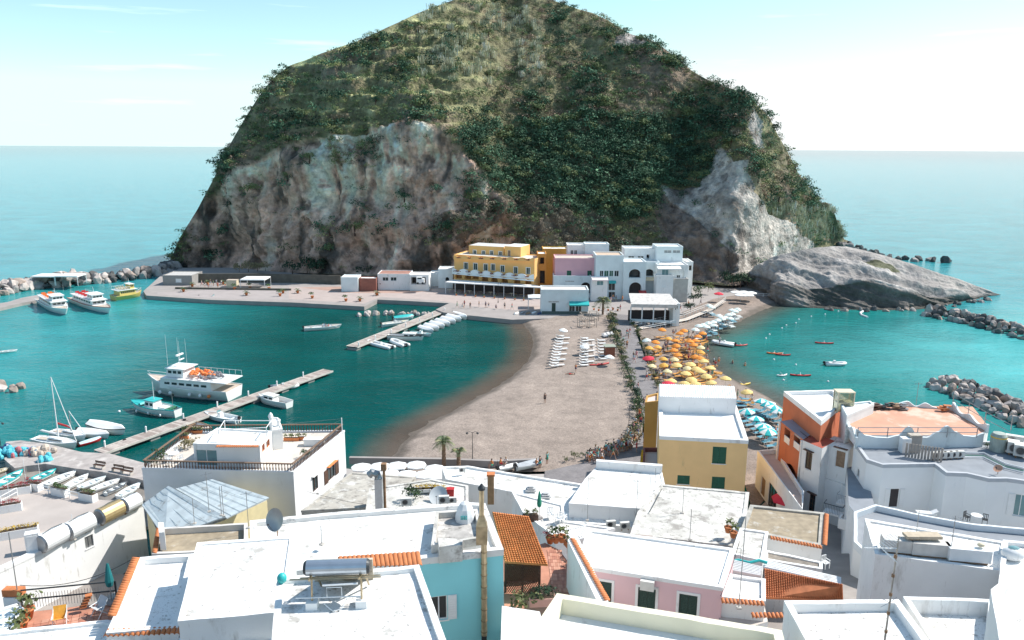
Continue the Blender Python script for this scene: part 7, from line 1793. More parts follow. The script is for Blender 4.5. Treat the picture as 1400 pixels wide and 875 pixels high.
# benches on the pier
def bench(p, rz, lab):
    e = empty('park_bench', p, rz, lab, 'bench', 'benches on the pier')
    for k in range(3): mb = MB(); mb.box((0, -.15 + .15 * k, .45), (1.7, .12, .05)); mb.build('seat_slat', dark_wood, e)
    for k in range(2): mb = MB(); mb.box((0, .26, .65 + .16 * k), (1.7, .05, .12)); mb.build('back_slat', dark_wood, e)
    for s in (-.7, .7): mb = MB(); mb.box((s, 0, .22), (.1, .5, .44)); mb.box((s, .27, .6), (.08, .06, .5)); mb.build('leg', pale_stone, e)
bench(P(136, 640, 1.26), R(-18), 'dark slatted bench on the pier, left of three'); bench(P(161, 645, 1.26), R(-18), 'dark slatted bench on the pier, middle of three'); bench(P(174, 648, 1.26), R(-18), 'dark slatted bench on the pier, right of three')
# nets under tarpaulins on the pier
def heap(x, y, s, m, lab, cnt=16):
    e = empty('covered_heap', P(x, y, 1.25), 0, lab, 'covered nets', 'heaps of covered fishing gear'); mb = MB()
    for k in range(cnt): mb.ell((random.gauss(0, s * .45), random.gauss(0, s * .3), abs(random.gauss(.2, .2)) * s), (s * random.uniform(.25, .45), s * random.uniform(.25, .45), s * random.uniform(.25, .5)), 7, 5)
    mb.build('tarpaulin', m, e)
blue_t = M('blue_tarpaulin', (.05, .25, .42), .7, .35, 2, .4, 5); pink_t = M('faded_red_tarpaulin', (.50, .16, .18), .7, .35, 2, .4, 5); cream_t = M('cream_net', (.60, .50, .42), .9, .4, 3, .5, 6); cyan_t = M('cyan_tarpaulin', (.10, .48, .58), .7, .3, 2, .4, 5)
for x, y, s, m, lab in ((6,620,1.3,navy,'navy blue covered heap at the left edge of the pier'), (12,623,1.2,cyan_t,'cyan covered heap second from the left edge on the pier'), (21,621,1.3,cyan_t,'larger cyan covered heap on the pier'), (33,621,1.3,pink_t,'faded red covered heap on the pier'), (42,622,1.0,cream_t,'cream net heap between red and blue covers on the pier'), (49,620,1.1,blue_t,'blue covered heap on the pier right of the nets'), (57,621,1.3,cream_t,'pale net heap rightmost on the pier'), (61,629,1.0,cyan_t,'small cyan sheet in front of the pale nets')): heap(x, y, s, m, lab)
# shade pavilion and canopies on the far quay
def pavilion(x0, x1, yt, Y, dy, h, lab, m=white_metal):
    a, b = PY(x0, yt, Y), PY(x1, yt, Y); e = empty('shade_pavilion', (a.x, Y, 1.1), 0, lab, 'pavilion'); w = b.x - a.x
    mb = MB(); mb.add([(0, 0, h), (w, 0, h), (w, dy, h), (0, dy, h), (w * .3, dy * .5, h + .5), (w * .7, dy * .5, h + .5), (0, 0, h - .3), (w, 0, h - .3), (w, dy, h - .3), (0, dy, h - .3)], [(0, 1, 5, 4), (1, 2, 5), (2, 3, 4, 5), (3, 0, 4), (0, 6, 7, 1), (1, 7, 8, 2), (2, 8, 9, 3), (3, 9, 6, 0)]); mb.build('canopy_roof', canvas, e)
    for x in (0.1, w - .1):
        for y in (.1, dy - .1): mb = MB(); mb.box((x, y, h / 2), (.12, .12, h)); mb.build('post', m, e)
pavilion(327, 361, 373, 222, 6, 2.9, 'white shade pavilion on four posts on the far quay')
pavilion(44, 76, 393, 226, 5, 2.8, 'white canopy behind the left tour boat'); pavilion(76, 107, 391, 226, 5, 2.9, 'white canopy behind the two tour boats, right one')
pavilion(722, 743, 404, 196, 4, 3.0, 'small blue white booth canopy left of the low bar')
e = empty('wooden_crate', PY(318, 388, 226), 0, 'large tan wooden box beside the shade pavilion', 'crate'); mb = MB(); mb.box((0, 0, 0), (3.0, 2, 2.3)); mb.build('box', cream_paint, e); mb = MB(); mb.box((0, 0, 1.2), (3.1, 2.1, .1)); mb.build('lid', pale_wood, e)
# ================================================================== ROOFTOP AND TERRACE CLUTTER
steel = M('brushed_steel', (.50, .55, .60), .3, .1, 3, 0, 1, metal=.8)
# solar water heater
o = P(460, 834, 25.12); e = empty('solar_water_heater', o, R(4), 'silver cylinder solar water heater on a rusty frame, bottom centre roof', 'water heater')
s_ = mpp(o); Lt = 84 * s_; zt_ = 1.45; yb = .55
mb = MB(); mb.tube([(-Lt / 2 + .03, yb, zt_), (Lt / 2 - .03, yb, zt_)], .29, 20); mb.build('tank', steel, e, smooth=False)
for s in (-1, 1): mb = MB(); mb.tube([(s * (Lt / 2 - .03), yb, zt_), (s * (Lt / 2 + .03), yb, zt_), (s * (Lt / 2 + .08), yb, zt_)], .295, 20, .22); mb.build('end_cap', metal_dark, e)
for s in (-1, 1):
    x = s * Lt * .40
    mb = MB(); mb.box((x, .25, .15), (.42, .5, .3)); mb.build('concrete_foot', white, e)
    mb = MB(); mb.tube([(x, .2, .3), (x, .35, zt_ - .2)], .04, 6); mb.tube([(x + .12, 1.5, .1), (x, .75, zt_ - .2)], .04, 6); mb.tube([(x - .05, .1, zt_ - .26), (x - .05, 1.0, zt_ - .26)], .04, 6); mb.build('leg', brass, e)
mb = MB(); mb.tube([(-Lt * .75, .3, zt_ - .32), (Lt * .72, .3, zt_ - .32)], .03, 6); mb.tube([(-Lt * .6, .5, zt_ - .38), (Lt * .7, .5, zt_ - .36)], .025, 6); mb.build('cross_bar', brass, e)
mb = MB(); mb.tube([(-.6 - Lt * .4, .2, .42), (.2, .15, .45), (.9, .2, .4)], .025, 6); mb.tube([(-.35, .15, .45), (-.35, .15, .85), (.2, .15, .85), (.2, .15, .5)], .02, 6); mb.tube([(-.5, .15, .95), (.8, .15, .98)], .04, 6); mb.tube([(.4, .12, .4), (.2, -.1, .1), (-.1, -.15, .05), (-.5, .1, .25)], .018, 6); mb.build('pipe', white_metal, e)
mb = MB(); V = [(-Lt * .42, .9, zt_ - .25), (Lt * .42, .9, zt_ - .25), (Lt * .42, 2.0, .2), (-Lt * .42, 2.0, .2)]; mb.add(V + [(x, y, z - .08) for x, y, z in V], [(0, 1, 2, 3), (7, 6, 5, 4), (0, 4, 5, 1), (1, 5, 6, 2), (2, 6, 7, 3), (3, 7, 4, 0)]); mb.build('collector', M('collector_back', (.35, .28, .20), .7, .3, 3), e)
mb = MB(); mb.box((0, 2.05, .45), (Lt * 1.0, .15, .9)); mb.build('block_wall', M('stained_render', (.55, .48, .38), .9, .4, 2.5, .3, 8, [((.2, .15, .1), .4, 2, 1)]), e)

def pole(loc, h, lab, r=.025, arms=3, boom=.9, rz=0.3, m=metal_grey, cat='antenna', dishr=0):
    e = empty('antenna', loc, rz, lab, cat, 'roof antennas'); mb = MB(); mb.tube([(0, 0, 0), (0, 0, h)], r, 6); mb.build('mast', m, e)
    mb = MB(); mb.box((0, 0, .05), (.25, .25, .1)); mb.build('base', pale_stone, e)
    if arms:
        mb = MB(); mb.tube([(-boom / 2, 0, h * .93), (boom / 2, 0, h * .95)], r * .6, 5); b = mb.build('boom', m, e)
        for k in range(arms * 3):
            x = -boom / 2 + boom * (k + .5) / (arms * 3); w = .16 + .10 * (1 - k / (arms * 3)); mb = MB(); mb.tube([(x, -w, h * .94), (x, w, h * .94)], r * .3, 4); mb.build('element', m, b)
    return e
def dish(loc, r, h, rz, lab, m=metal_grey, tilt=60):
    e = empty('satellite_dish', loc, rz, lab, 'satellite dish', 'satellite dishes'); mb = MB(); mb.tube([(0, 0, 0), (0, 0, h), (0, .12, h + .05)], .03, 6); mb.build('mast', rust, e)
    mb = MB(); n = 20; V = [(0, 0, 0)]; F = []
    for j in (1, 2, 3):
        for k in range(n): a = 2 * math.pi * k / n; q = r * j / 3; V.append((q * math.cos(a), q * math.sin(a) * 1.08, .22 * q * q / r))
    for k in range(n): F.append((0, 1 + k, 1 + (k + 1) % n))
    for j in range(2):
        for k in range(n): F.append((1 + j * n + k, 1 + (j + 1) * n + k, 1 + (j + 1) * n + (k + 1) % n, 1 + j * n + (k + 1) % n))
    mb.add(V, F); d = mb.build('reflector', m, e, smooth=True); d.location = (0, -.05, h + .05); d.rotation_euler = (R(tilt), 0, 0)
    mb = MB(); mb.tube([(0, -r, .2 * r), (0, -r * .4, r * .95)], .015, 5); mb.ell((0, -r * .38, r * .98), (.06, .06, .08), 8, 5); f = mb.build('feed_arm', metal_dark, d)
    return e
def ac_unit(loc, rz, lab, s=1.0, legs=True):
    e = empty('air_conditioner', loc, rz, lab, 'air conditioner', 'air conditioner units'); e.scale = (s, s, s)
    mb = MB(); mb.box((0, 0, .42), (.85, .32, .62)); b = mb.build('casing', M('ac_casing', (.66, .65, .61), .5, .08, 3, 0, 1), e)
    mb = MB(); mb.lathe([(.24, 0), (.24, .03), (.20, .03), (.20, .0)], 16, cap=False); g = mb.build('fan_ring', metal_grey, b); g.location = (-.12, -.165, .43); g.rotation_euler = (R(90), 0, 0)
    mb = MB(); mb.lathe([(.005, .012), (.20, .012)], 16, cap=True); g = mb.build('fan_opening', metal_dark, b); g.location = (-.12, -.165, .43); g.rotation_euler = (R(90), 0, 0)
    mb = MB()
    for k in range(6): mb.box((-.12, -.19, .26 + .065 * k), (.42, .012, .012))
    mb.build('grille', metal_grey, b)
    if legs:
        for x in (-.3, .3): mb = MB(); mb.box((x, 0, .055), (.06, .34, .11)); mb.build('foot', rust, e)
    return e
def chair(loc, rz, lab, m=beach_white, group='white plastic chairs'):
    e = empty('chair', loc, rz, lab, 'chair', group); mb = MB(); mb.box((0, 0, .43), (.46, .46, .04)); mb.build('seat', m, e)
    mb = MB(); mb.box((0, .22, .88), (.44, .04, .06)); [mb.box((x, .22, .66), (.05, .03, .42)) for x in (-.2, -.07, .07, .2)]; mb.build('backrest', m, e)
    for x in (-.2, .2):
        for y in (-.2, .2): mb = MB(); mb.box((x, y, .21), (.04, .04, .42)); mb.build('leg', m, e)
        mb = MB(); mb.box((x, 0, .64), (.05, .44, .03)); mb.box((x, -.19, .54), (.04, .04, .2)); mb.build('armrest', m, e)
    return e
def table(loc, r, lab, m=beach_white):
    e = empty('table', loc, 0, lab, 'table'); mb = MB(); mb.lathe([(r, 0), (r, .04)], 14, (0, 0, .70)); mb.build('table_top', m, e)
    for k in range(4): a = k * 1.57 + .78; mb = MB(); mb.tube([(r * .7 * math.cos(a), r * .7 * math.sin(a), 0), (r * .5 * math.cos(a), r * .5 * math.sin(a), .7)], .025, 5); mb.build('leg', m, e)
def folded(loc, h, lab, m):
    e = empty('folded_parasol', loc, 0, lab, 'parasol'); mb = MB(); mb.tube([(0, 0, 0), (0, 0, h)], .025, 6); mb.build('pole', metal_grey, e); mb = MB(); mb.lathe([(.05, h), (.10, h - .25), (.20, h * .55), (.16, h * .45), (.10, h * .42)], 9); mb.build('canopy', m, e); mb = MB(); mb.lathe([(.3, 0), (.3, .08), (.06, .12)], 10); mb.build('base', concrete, e)
def planter(loc, rz, w, lab, kind=0, m=white, h=.55, d=.5):
    e = empty('planter', loc, rz, lab, 'planter', 'planters'); mb = MB(); mb.box((0, 0, h / 2), (w, d, h), 0, 1.0); mb.build('trough', m, e); mb = MB(); mb.box((0, 0, h + .005), (w - .12, d - .12, .03)); mb.build('soil', M('potting_soil', (.09, .06, .04), .95, .3, 8), e)
    n = max(1, int(w / .45))
    for k in range(n):
        me = {0: PLANTS[0], 1: PLANTS[1], 2: FLOWERS, 3: YFLOWERS, 4: HM[1][1]}[kind]; s = .7 if kind != 4 else .42; part('foliage', me, e, ((k + .5 - n / 2) * w / n, 0, h + .15), rz=k * 1.3, scale=(s, s, s))
    return e
# globe lamp, dishes, antennas
p = P(382, 862, 25.1); e = empty('globe_lamp', P(386, 800, 25.2), 0, 'turquoise globe float on a thin pole at the corner of heater roof', 'globe'); mb = MB(); mb.tube([(0, 0, -1.0), (0, 0, .1)], .03, 6); mb.build('pole', metal_grey, e); mb = MB(); mb.ell((0, 0, .30), (.19, .19, .22), 14, 10); mb.build('globe', teal_paint, e, smooth=True)
dish(P(380, 737, 19.8), .62, 1.2, R(-25), 'big grey satellite dish standing behind the speckled white roof', metal_grey, 70)
dish(P(1307, 758, 17.2), .42, .5, R(40), 'pale satellite dish between water boxes on the annex roof', white_metal, 65)
dish(P(1364, 648, 11.2), .40, .5, R(-60), 'terracotta coloured satellite dish on the curved hotel roof edge', M('terracotta_dish', (.55, .30, .20), .6, .1, 2), 40)
dish(P(600, 683, 10.5), .85, .3, R(-10), 'wide grey white satellite dish lying low among the ducts behind aqua house', M('pale_grey_dish', (.55, .58, .60), .6, .1, 2), 45)
for (x, y, z, h, a, w) in [(266,716,12.1,2.2,0,'thin bare mast on the brown roof, left of the pair'), (303,705,12.2,2.6,0,'thin bare mast on the brown roof, right of the pair'), (306,706,12.2,2.7,0,'bare mast just right of its twin on the brown roof'), (340,722,12.0,3.2,2,'mast antenna at the right end of brown roof'),
  (286,700,12.1,3.6,2,'antenna in front of the sheet roof'), (803,712,8.8,4.4,0,'dark mast with insulators by the air conditioners'), (757,693,9.6,2.6,1,'white T shaped antenna on the long low white roof'), (870,705,9.4,3.6,2,'grey mast antenna at the left edge of weathered roof'), (943,738,12,2.6,0,'mast with red top on the weathered roof'), (933,702,11.5,2.4,1,'short antenna in the middle of weathered roof'),
  (1010,832,16.9,5.6,0,'very tall thin mast beside the pink house'), (1252,735,17.3,1.9,0,'thin mast on annex roof behind the rusty chimney'), (1298,766,17.2,3.0,1,'tall mast with insulators on annex roof'), (1252,556,12.4,3.0,3,'lattice television mast behind the upper hotel terrace'), (888,684,9.9,2.4,0,'bare mast left of the weathered roof'), (895,672,9.9,2.4,0,'second bare mast at the back of weathered roof'),
  (27,830,20.4,3.9,0,'tall mast with clamps at bottom left terrace corner'), (102,738,6.1,2.6,0,'white pole among the waterfront water tanks'), (440,745,20,1.2,0,'stub of rusty pipe on the aqua roof')]:
    pole(P(x, y, z), h, w, arms=a, m=metal_grey if 'white' not in w else white_metal, rz=random.uniform(-.6, .6))
# the big foreground antenna, lower right
o = P(1207, 893, 22.8); e = empty('antenna', o, R(10), 'large foreground television antenna with grid reflectors on a clamped mast', 'antenna'); s_ = mpp(o); h = 5.0
mb = MB(); mb.tube([(0, 0, 0), (.06, 0, h)], .04, 8, .03); mb.build('mast', M('stained_mast', (.42, .38, .34), .5, .3, 4, 0, 1, metal=.4), e)
for k in range(5): mb = MB(); mb.tube([(.02, 0, .9 + k * .8), (.02, 0, 1.02 + k * .8)], .06, 8); mb.build('clamp', rust, e)
mb = MB(); mb.tube([(-1.35, 0, h - .35), (.05, 0, h - .5)], .02, 5); mb.build('boom', white_metal, e)
for k in range(7): x = -1.3 + .14 * k; mb = MB(); mb.tube([(x, -.22, h - .35), (x, .22, h - .35)], .010, 4); mb.build('element', white_metal, e)
for s in (-1, 1):
    for k in range(7): mb = MB(); mb.tube([(-.45 + .06 * k, -.3, h - .45 + s * (.12 + .06 * k)), (-.45 + .06 * k, .3, h - .45 + s * (.12 + .06 * k))], .010, 4); mb.build('reflector_rod', white_metal, e)
for s in (-1, 1): mb = MB(); mb.tube([(0, 0, 2.2), (s * .35, 0, 2.05)], .012, 4); mb.tube([(0, 0, 2.2), (s * .3, 0, 2.4)], .012, 4); mb.build('spike', metal_grey, e)
# steel flue on the aqua wall
u0, z0 = AQ.hit(4, 661, 865); a, b, d, nr = AQ.edge(4); base = Vector((a.x + d.x * u0 + nr.x * .22, a.y + d.y * u0 + nr.y * .22, z0)); e = empty('chimney_flue', base, 0, 'tall stained steel flue running up the aqua wall to a capped chimney', 'flue')
s_ = mpp(base); topz = 19.9 - z0 + .6
mb = MB(); mb.tube([(0, 0, 0), (0, 0, topz)], .17, 14); mb.build('pipe', brass, e)
for k in range(8): mb = MB(); mb.lathe([(.185, 0), (.185, .07)], 14, (0, 0, .2 + k * topz / 8)); mb.build('joint_band', M('dark_brass_band', (.30, .23, .14), .5, .3, 3, 0, 1, metal=.6), e)
mb = MB(); mb.box((-.12, .1, topz + .55), (.62, .5, 1.1)); mb.build('flue_box', brass, e); mb = MB(); mb.add([(-.43, -.15, topz + 1.1), (.19, -.15, topz + 1.1), (.19, .35, topz + 1.1), (-.43, .35, topz + 1.1), (-.27, -.02, topz + 1.65), (.01, -.02, topz + 1.65), (.01, .22, topz + 1.65), (-.27, .22, topz + 1.65)], [(0, 1, 5, 4), (1, 2, 6, 5), (2, 3, 7, 6), (3, 0, 4, 7)]); mb.build('hood', brass, e)
mb = MB(); mb.tube([(-.13, .1, topz + 1.6), (-.13, .1, topz + 3.2)], .14, 12); mb.build('upper_pipe', brass, e); mb = MB(); mb.lathe([(.20, 0), (.20, .12), (.05, .34)], 12, (-.13, .1, topz + 3.2)); mb.build('cap', metal_dark, e)
mb = MB(); mb.box((0, -.02, -.12), (.3, .3, .25)); mb.build('elbow', metal_dark, e)
# other roof objects near the flue
e = empty('tank_cover', P(636, 714, 19.9), 0, 'white cloth shrouded tank beside the steel flue', 'covered tank'); mb = MB(); mb.lathe([(.62, 0), (.58, .5), (.46, .95), (.28, 1.25), (.06, 1.38)], 10); mb.build('cloth', M('grey_white_cloth', (.74, .76, .77), .9, .12, 1.5, .3, 3), e)
mb = MB()
for k in range(8): mb.box((-.2 + .1 * (k % 4), -.57, .5 + .14 * (k // 4)), (.07, .04, .09))
mb.build('printed_mark', teal_paint, e)
e = empty('vent_duct', P(519, 700, 10.5), 0, 'grey bent vent duct with cowl behind the aqua roof', 'vent duct'); mb = MB(); mb.box((0, 0, 1.6), (.62, .62, 3.2)); mb.build('duct', steel, e); mb = MB(); mb.tube([(0, 0, 3.2), (-.1, 0, 3.6), (-.5, 0, 3.75), (-.8, 0, 3.5)], .34, 10); mb.build('cowl', metal_grey, e); mb = MB(); mb.tube([(.5, 0, 0), (.5, 0, 4.0)], .12, 8); mb.box((.5, 0, 4.3), (.45, .45, .6)); mb.build('chimney_pipe', rust, e)
for x, y, z, rz, w, s in ((835,722,8.8,.15,'left of two grey units on the low yard roof',1.0), (854,724,8.8,.15,'right of two grey units on the low yard roof',1.0), (632,646,8.3,.2,'small unit on the beach side wall behind the palms',.8), (556,692,10.6,.1,'left of two white units behind the aqua roof',1.1), (607,689,10.6,.1,'right of two white units behind the aqua roof',1.1), (619,688,10.6,.1,'white unit beside the red bin',.8)): ac_unit(P(x, y, z), rz, 'air conditioner, ' + w, s)
u, z = PK.hit(2, 885, 806); a, b, d, nr = PK.edge(2); ac_unit((a.x + d.x * u + nr.x * .2, a.y + d.y * u + nr.y * .2, z), math.atan2(d.y, d.x) + (math.pi if False else 0), 'air conditioner fixed on the pink wall above a shuttered window', .95, False)
u, z = OR.hit(3, 1068, 571); a, b, d, nr = OR.edge(3); ac_unit((a.x + d.x * u + nr.x * .2, a.y + d.y * u + nr.y * .2, z), math.atan2(nr.y, nr.x) + math.pi / 2, 'air conditioner fixed on the orange wall', .9, False)
e = empty('bin', P(616, 680, 10.6), 0, 'bright red bin on the white roof behind the aqua house', 'bin'); mb = MB(); mb.box((0, 0, .4), (.6, .5, .8), 0, 1.1); mb.build('body', red_paint, e); mb = MB(); mb.box((0, 0, .86), (.7, .6, .08)); mb.build('lid', red_paint, e)
for x, y, k, w in ((576,672,3,'left'), (588,671,3,'middle'), (600,672,3,'right')): planter(P(x, y, 10.6), .1, 1.6, 'trough of yellow flowers behind the aqua house, %s of three' % w, k, white, .3)
hedge_bush(P(562, 686, 10.4), .9, 0, 'on the stained roof behind the aqua house')
e = empty('pergola', P(740, 680, 8.3), 0, 'white cone topped wind vents on the long low white roof', 'roof vents')
for x, y in ((726,671),(746,680)): 
    p = P(x, y, 8.05) - Vector(e.location); mb = MB()
    for q in range(3): mb.box((p.x, p.y, p.z + .15 + .16 * q), (1.1 - .3 * q, .9 - .25 * q, .1))
    mb.build('vent_hood', M('vent_grey', (.5, .5, .5), .7), e)
e = empty('chimney', P(671, 688, 12.2), 0, 'orange brown chimney stack right of the steel flue', 'chimney'); mb = MB(); mb.box((0, 0, 1.3), (.55, .55, 2.6)); mb.build('stack', M('rusty_brick', (.42, .24, .12), .9, .3, 3, .4, 10), e); mb = MB(); mb.box((0, 0, 2.68), (.7, .7, .15)); mb.build('cap', terracotta, e)
# white terrace by tiled roof
z = 12.92
for x, y, rz, w in ((753,709,.2,'facing the sea'), (764,716,1.0,'turned to the wall'), (770,713,2.4,'nearest the slatted shutters')): chair(P(x, y, z), rz, 'white plastic chair on the white terrace, ' + w)
folded(P(737, 708, z), 2.3, 'folded green parasol on the white terrace behind tiled roof', M('green_cloth', (.03, .26, .16), .9, .2, 4, .2, 6)); planter(P(725, 712, z), .2, 1.2, 'dark trough with dry plants beside the green parasol', 1, dark_wood)
e = empty('sunshade_panel', P(792, 735, 13.2), R(25), 'frame of white slats leaning beside the pink house roof', 'slat frame')
for k in range(9): mb = MB(); mb.box((-.9 + .22 * k, .0, .35), (.09, 1.6, .05)); mb.build('slat', white_metal, e)
mb = MB(); mb.box((0, .8, .38), (2.1, .08, .08)); mb.box((0, -.8, .38), (2.1, .08, .08)); mb.build('frame', white_metal, e)
# courtyard plants
for x, y, k, w in ((752,743,2,'left by the back wall'), (760,742,0,'second by the back wall'), (768,741,1,'right by the back wall')): potted(P(x, y, 15.04), 1.0, k if k != 2 else 'flower', 'clay pot in the terracotta courtyard, ' + w, 'courtyard pots')
for k, (x, y) in enumerate([(779,750),(784,762),(789,775),(795,789)]): planter(P(x, y, 15.05), R(-68), 1.3, 'clay trough with greenery along the courtyard wall, %s from the back' % ORD[k], [1, 0, 1, 0][k], terracotta, .4, .35)
planter(P(741, 826, 16.6), .1, 1.5, 'pale pink trough with a dense green bush at the courtyard front', 4, M('pink_trough', (.62, .36, .30), .8), .5, .6); hedge_bush(P(709, 838, 16.4), .85, 2, 'in front of the lattice pergola'); hedge_bush(P(796, 806, 15.3), .8, 2, 'at the foot of the tile topped wall'); hedge_bush(P(811, 822, 15.3), .8, 0, 'near the front corner of the courtyard')
hedge_bush(P(803, 812, 15.3), .7, 3, 'between the two courtyard wall bushes')
# waterfront tanks
def tank(A, B, z, r, m, lab):
    a, b = P(*A, z + r), P(*B, z + r); e = empty('water_tank', ((a + b) / 2).xy.to_3d() + Vector((0, 0, z)), 0, lab, 'water tank', 'cylindrical tanks on the waterfront roof'); c = Vector(e.location); d = (b - a).normalized()
    mb = MB(); mb.tube([a - c, b - c], r, 18); mb.build('tank', m, e); 
    for q, s in ((a, -1), (b, 1)): mb = MB(); mb.tube([q - c, q - c + d * s * .12], r * .97, 18, r * .8); mb.build('end_cap', metal_grey if m is not brass else brass, e)
    for t in (.2, .8): p = a.lerp(b, t) - c; mb = MB(); mb.box((p.x, p.y, .12), (.25, 1.0, .26)); mb.build('cradle', rust, e)
    mb = MB(); mb.tube([a.lerp(b, .1) - c + Vector((0, 0, r)), a.lerp(b, .5) - c + Vector((0, 0, r + .15)), a.lerp(b, .95) - c + Vector((0, 0, r + .05))], .04, 5); mb.build('pipe', metal_dark, e)
tank((56,744),(88,727),6.1,.85,M('pale_tank', (.72,.73,.73), .45, .08, 2),'white cylinder tank leftmost in the row of tanks'); tank((92,727),(124,711),6.1,.85,M('pale_tank', (.72,.73,.73), .45, .08, 2),'white cylinder tank second from the left in the row')
tank((136,707),(164,693),6.1,.85,M('tan_metal_tank', (.50,.38,.20), .4, .15, 2, 0, 1, metal=.5),'tan metal cylinder tank third in the row'); tank((169,692),(188,683),6.1,.8,M('pale_tank', (.72,.73,.73), .45, .08, 2),'white cylinder tank at the right end of the row')
e = empty('cabinet', P(47, 754, 6.1), R(25), 'white boiler cabinet left of the tank row', 'cabinet'); mb = MB(); mb.box((0, 0, .95), (1.1, .8, 1.9)); mb.build('body', white, e); mb = MB(); mb.box((0, -.41, .95), (.8, .04, 1.5)); mb.build('door', white_metal, e)
for x, y, w, k, lab in ((47,669,1.5,2,'white planter with reddish flowers, left by the terrace edge'), (83,677,1.5,0,'white planter with spiky plants, middle of the terrace edge'), (121,684,1.5,1,'white planter with dry shrubs, right of the terrace edge'), (20,676,2.4,2,'long white planter at the far left terrace edge'), (8,700,2.2,2,'white planter with red leaved plants at the left edge'), (18,735,3.2,3,'long low white planter with yellow plants at lower left')): planter(P(x, y, 6.1), R(-20 if x > 30 else 25), w * 1.3, lab, k, white, .8, .7)
railing('white pipe railing along the terrace edge between planters', [P(52, 673, 6.1), P(75, 677, 6.1), P(110, 684, 6.1)], .8, 1.0); railing('white railing with posts at the left end of the paved terrace', [P(2, 690, 6.1), P(14, 684, 6.1), P(24, 678, 6.1)], .9, .8)
for x, w in ((37,'left of the two banner poles'),(57,'right of the two banner poles'),(14,'at the left terrace edge')): pole(P(x, 668 + (x == 14) * 20, 6.1), 3.4, 'white banner pole ' + w, arms=0, m=white_metal, cat='pole')
# small terrace bottom left
railing('dark metal railing of the small terracotta terrace', [P(31, 833, 20.3), P(106, 826, 20.3), P(160, 820, 20.3)], 1.0, 1.6, metal_dark)
e = empty('railing', P(95, 828, 20.3), 0, 'row of thin upright bars under the terrace handrail', 'railing'); o = Vector(e.location)
for k in range(34): p = P(32, 833, 20.3).lerp(P(160, 820, 20.3), k / 33) - o; mb = MB(); mb.tube([p + Vector((0, 0, .05)), p + Vector((0, 0, .78))], .012, 4); mb.build('bar', metal_grey, e)
def folding(loc, rz, m, lab):
    e = empty('folding_chair', loc, rz, lab, 'chair'); 
    for s in (-.28, .28): mb = MB(); mb.tube([(s, -.3, 0), (s, .3, .85)], .02, 5); mb.tube([(s, .3, 0), (s, -.25, .55)], .02, 5); mb.tube([(s, -.3, .55), (s, .2, .6)], .025, 5); mb.build('side_frame', white_metal, e)
    mb = MB(); mb.add([(-.27, -.25, .5), (.27, -.25, .5), (.27, .05, .38), (-.27, .05, .38), (.27, .3, .9), (-.27, .3, .9)], [(0, 1, 2, 3), (3, 2, 4, 5), (3, 2, 1, 0), (5, 4, 2, 3)]); mb.build('sling', m, e)
folding(P(83, 856, 20.32), R(20), M('orange_yellow_sling', (.75, .36, .05), .9, .2, 5), 'white folding chair with an orange yellow sling on the small terrace'); folding(P(137, 842, 20.32), R(-30), M('grey_sling', (.45, .47, .5), .9, .1, 5), 'white folding chair with grey sling by the tile coping')
folded(P(153, 824, 20.32), 2.1, 'folded dark teal parasol at the end of the terrace railing', M('teal_cloth', (.01, .16, .17), .9, .2, 4, .2, 6))
e = empty('tile_stack', P(114, 832, 20.5), R(30), 'leaning stack of red tiles by the railing of small terrace', 'tile stack')
for k in range(5): mb = MB(); mb.box((.07 * k, 0, .1 + .13 * k), (.3, .26, .05), 0); mb.build('tile', terracotta, e)
for x, y, s, lab in ((38,846,1.1,'tallest'), (31,861,.9,'middle'), (24,875,.9,'nearest')): potted(P(x, y, 20.35), s, 1, 'leafy potted plant at the left wall of small terrace, ' + lab, 'pots on the small terrace')
e = empty('flower_box', P(20, 815, 20.9), 0, 'red brown box on the white corner pillar at left', 'box'); mb = MB(); mb.box((0, 0, .25), (.9, .4, .35)); mb.build('box', terracotta, e); mb = MB(); mb.box((0, 0, -.4), (.8, .5, .9)); mb.build('pillar', white, e)
# balustraded terrace furniture
zt = 8.32
table(P(238, 628, zt), .6, 'white round table on the balustraded terrace')
for x, y, rz, w in ((230,632,2.6,'left of the table'), (247,631,-2.2,'right of the table'), (240,622,0,'behind the table'), (233,637,3.1,'in front of the table')): chair(P(x, y, zt), rz, 'white chair on the balustraded terrace ' + w, group='chairs round the terrace table')
for x, y, g, s, w in ((224,627,0,.8,'left of the white table on the terrace'), (213,636,0,.6,'in the left corner of the balustraded terrace'), (252,614,3,.9,'behind the white table, dry and tall'), (261,612,3,.8,'against the pavilion wall'), (417,626,0,.6,'on the right side of the balustraded terrace')): hedge_bush(P(x, y, zt), s, g, w)
for k, (x, y) in enumerate([(255,592),(264,592),(271,592),(394,602),(403,602),(413,601),(252,600)]): planter(P(x, y, zt), 0, 1.0, 'terracotta trough on the balustraded terrace, %s counted from the left back' % ORD[k], 1, terracotta, .35, .35)
e = empty('lounge_box', P(430, 608, zt), 0, 'long white covered lounge box at the back of the balustraded terrace', 'storage box'); mb = MB(); mb.box((0, 0, .35), (2.3, .8, .7)); mb.build('box', white_metal, e); mb = MB(); mb.box((0, 0, .74), (2.4, .9, .08)); mb.build('lid', canvas, e)
e = empty('pipe_frame', P(335, 590, 10.8), 0, 'white pipe frame above the rooftop pavilion', 'frame')
mb = MB(); o = Vector(e.location); q = [P(308, 590, 10.8) - o, P(372, 590, 10.8) - o, P(365, 600, 10.8) - o, P(300, 603, 10.8) - o]
for p in q: mb.tube([p, p + Vector((0, 0, 1.3))], .05, 5)
for i in range(4): mb.tube([q[i] + Vector((0, 0, 1.3)), q[(i + 1) % 4] + Vector((0, 0, 1.3))], .05, 5)
mb.build('pipe', white_metal, e)
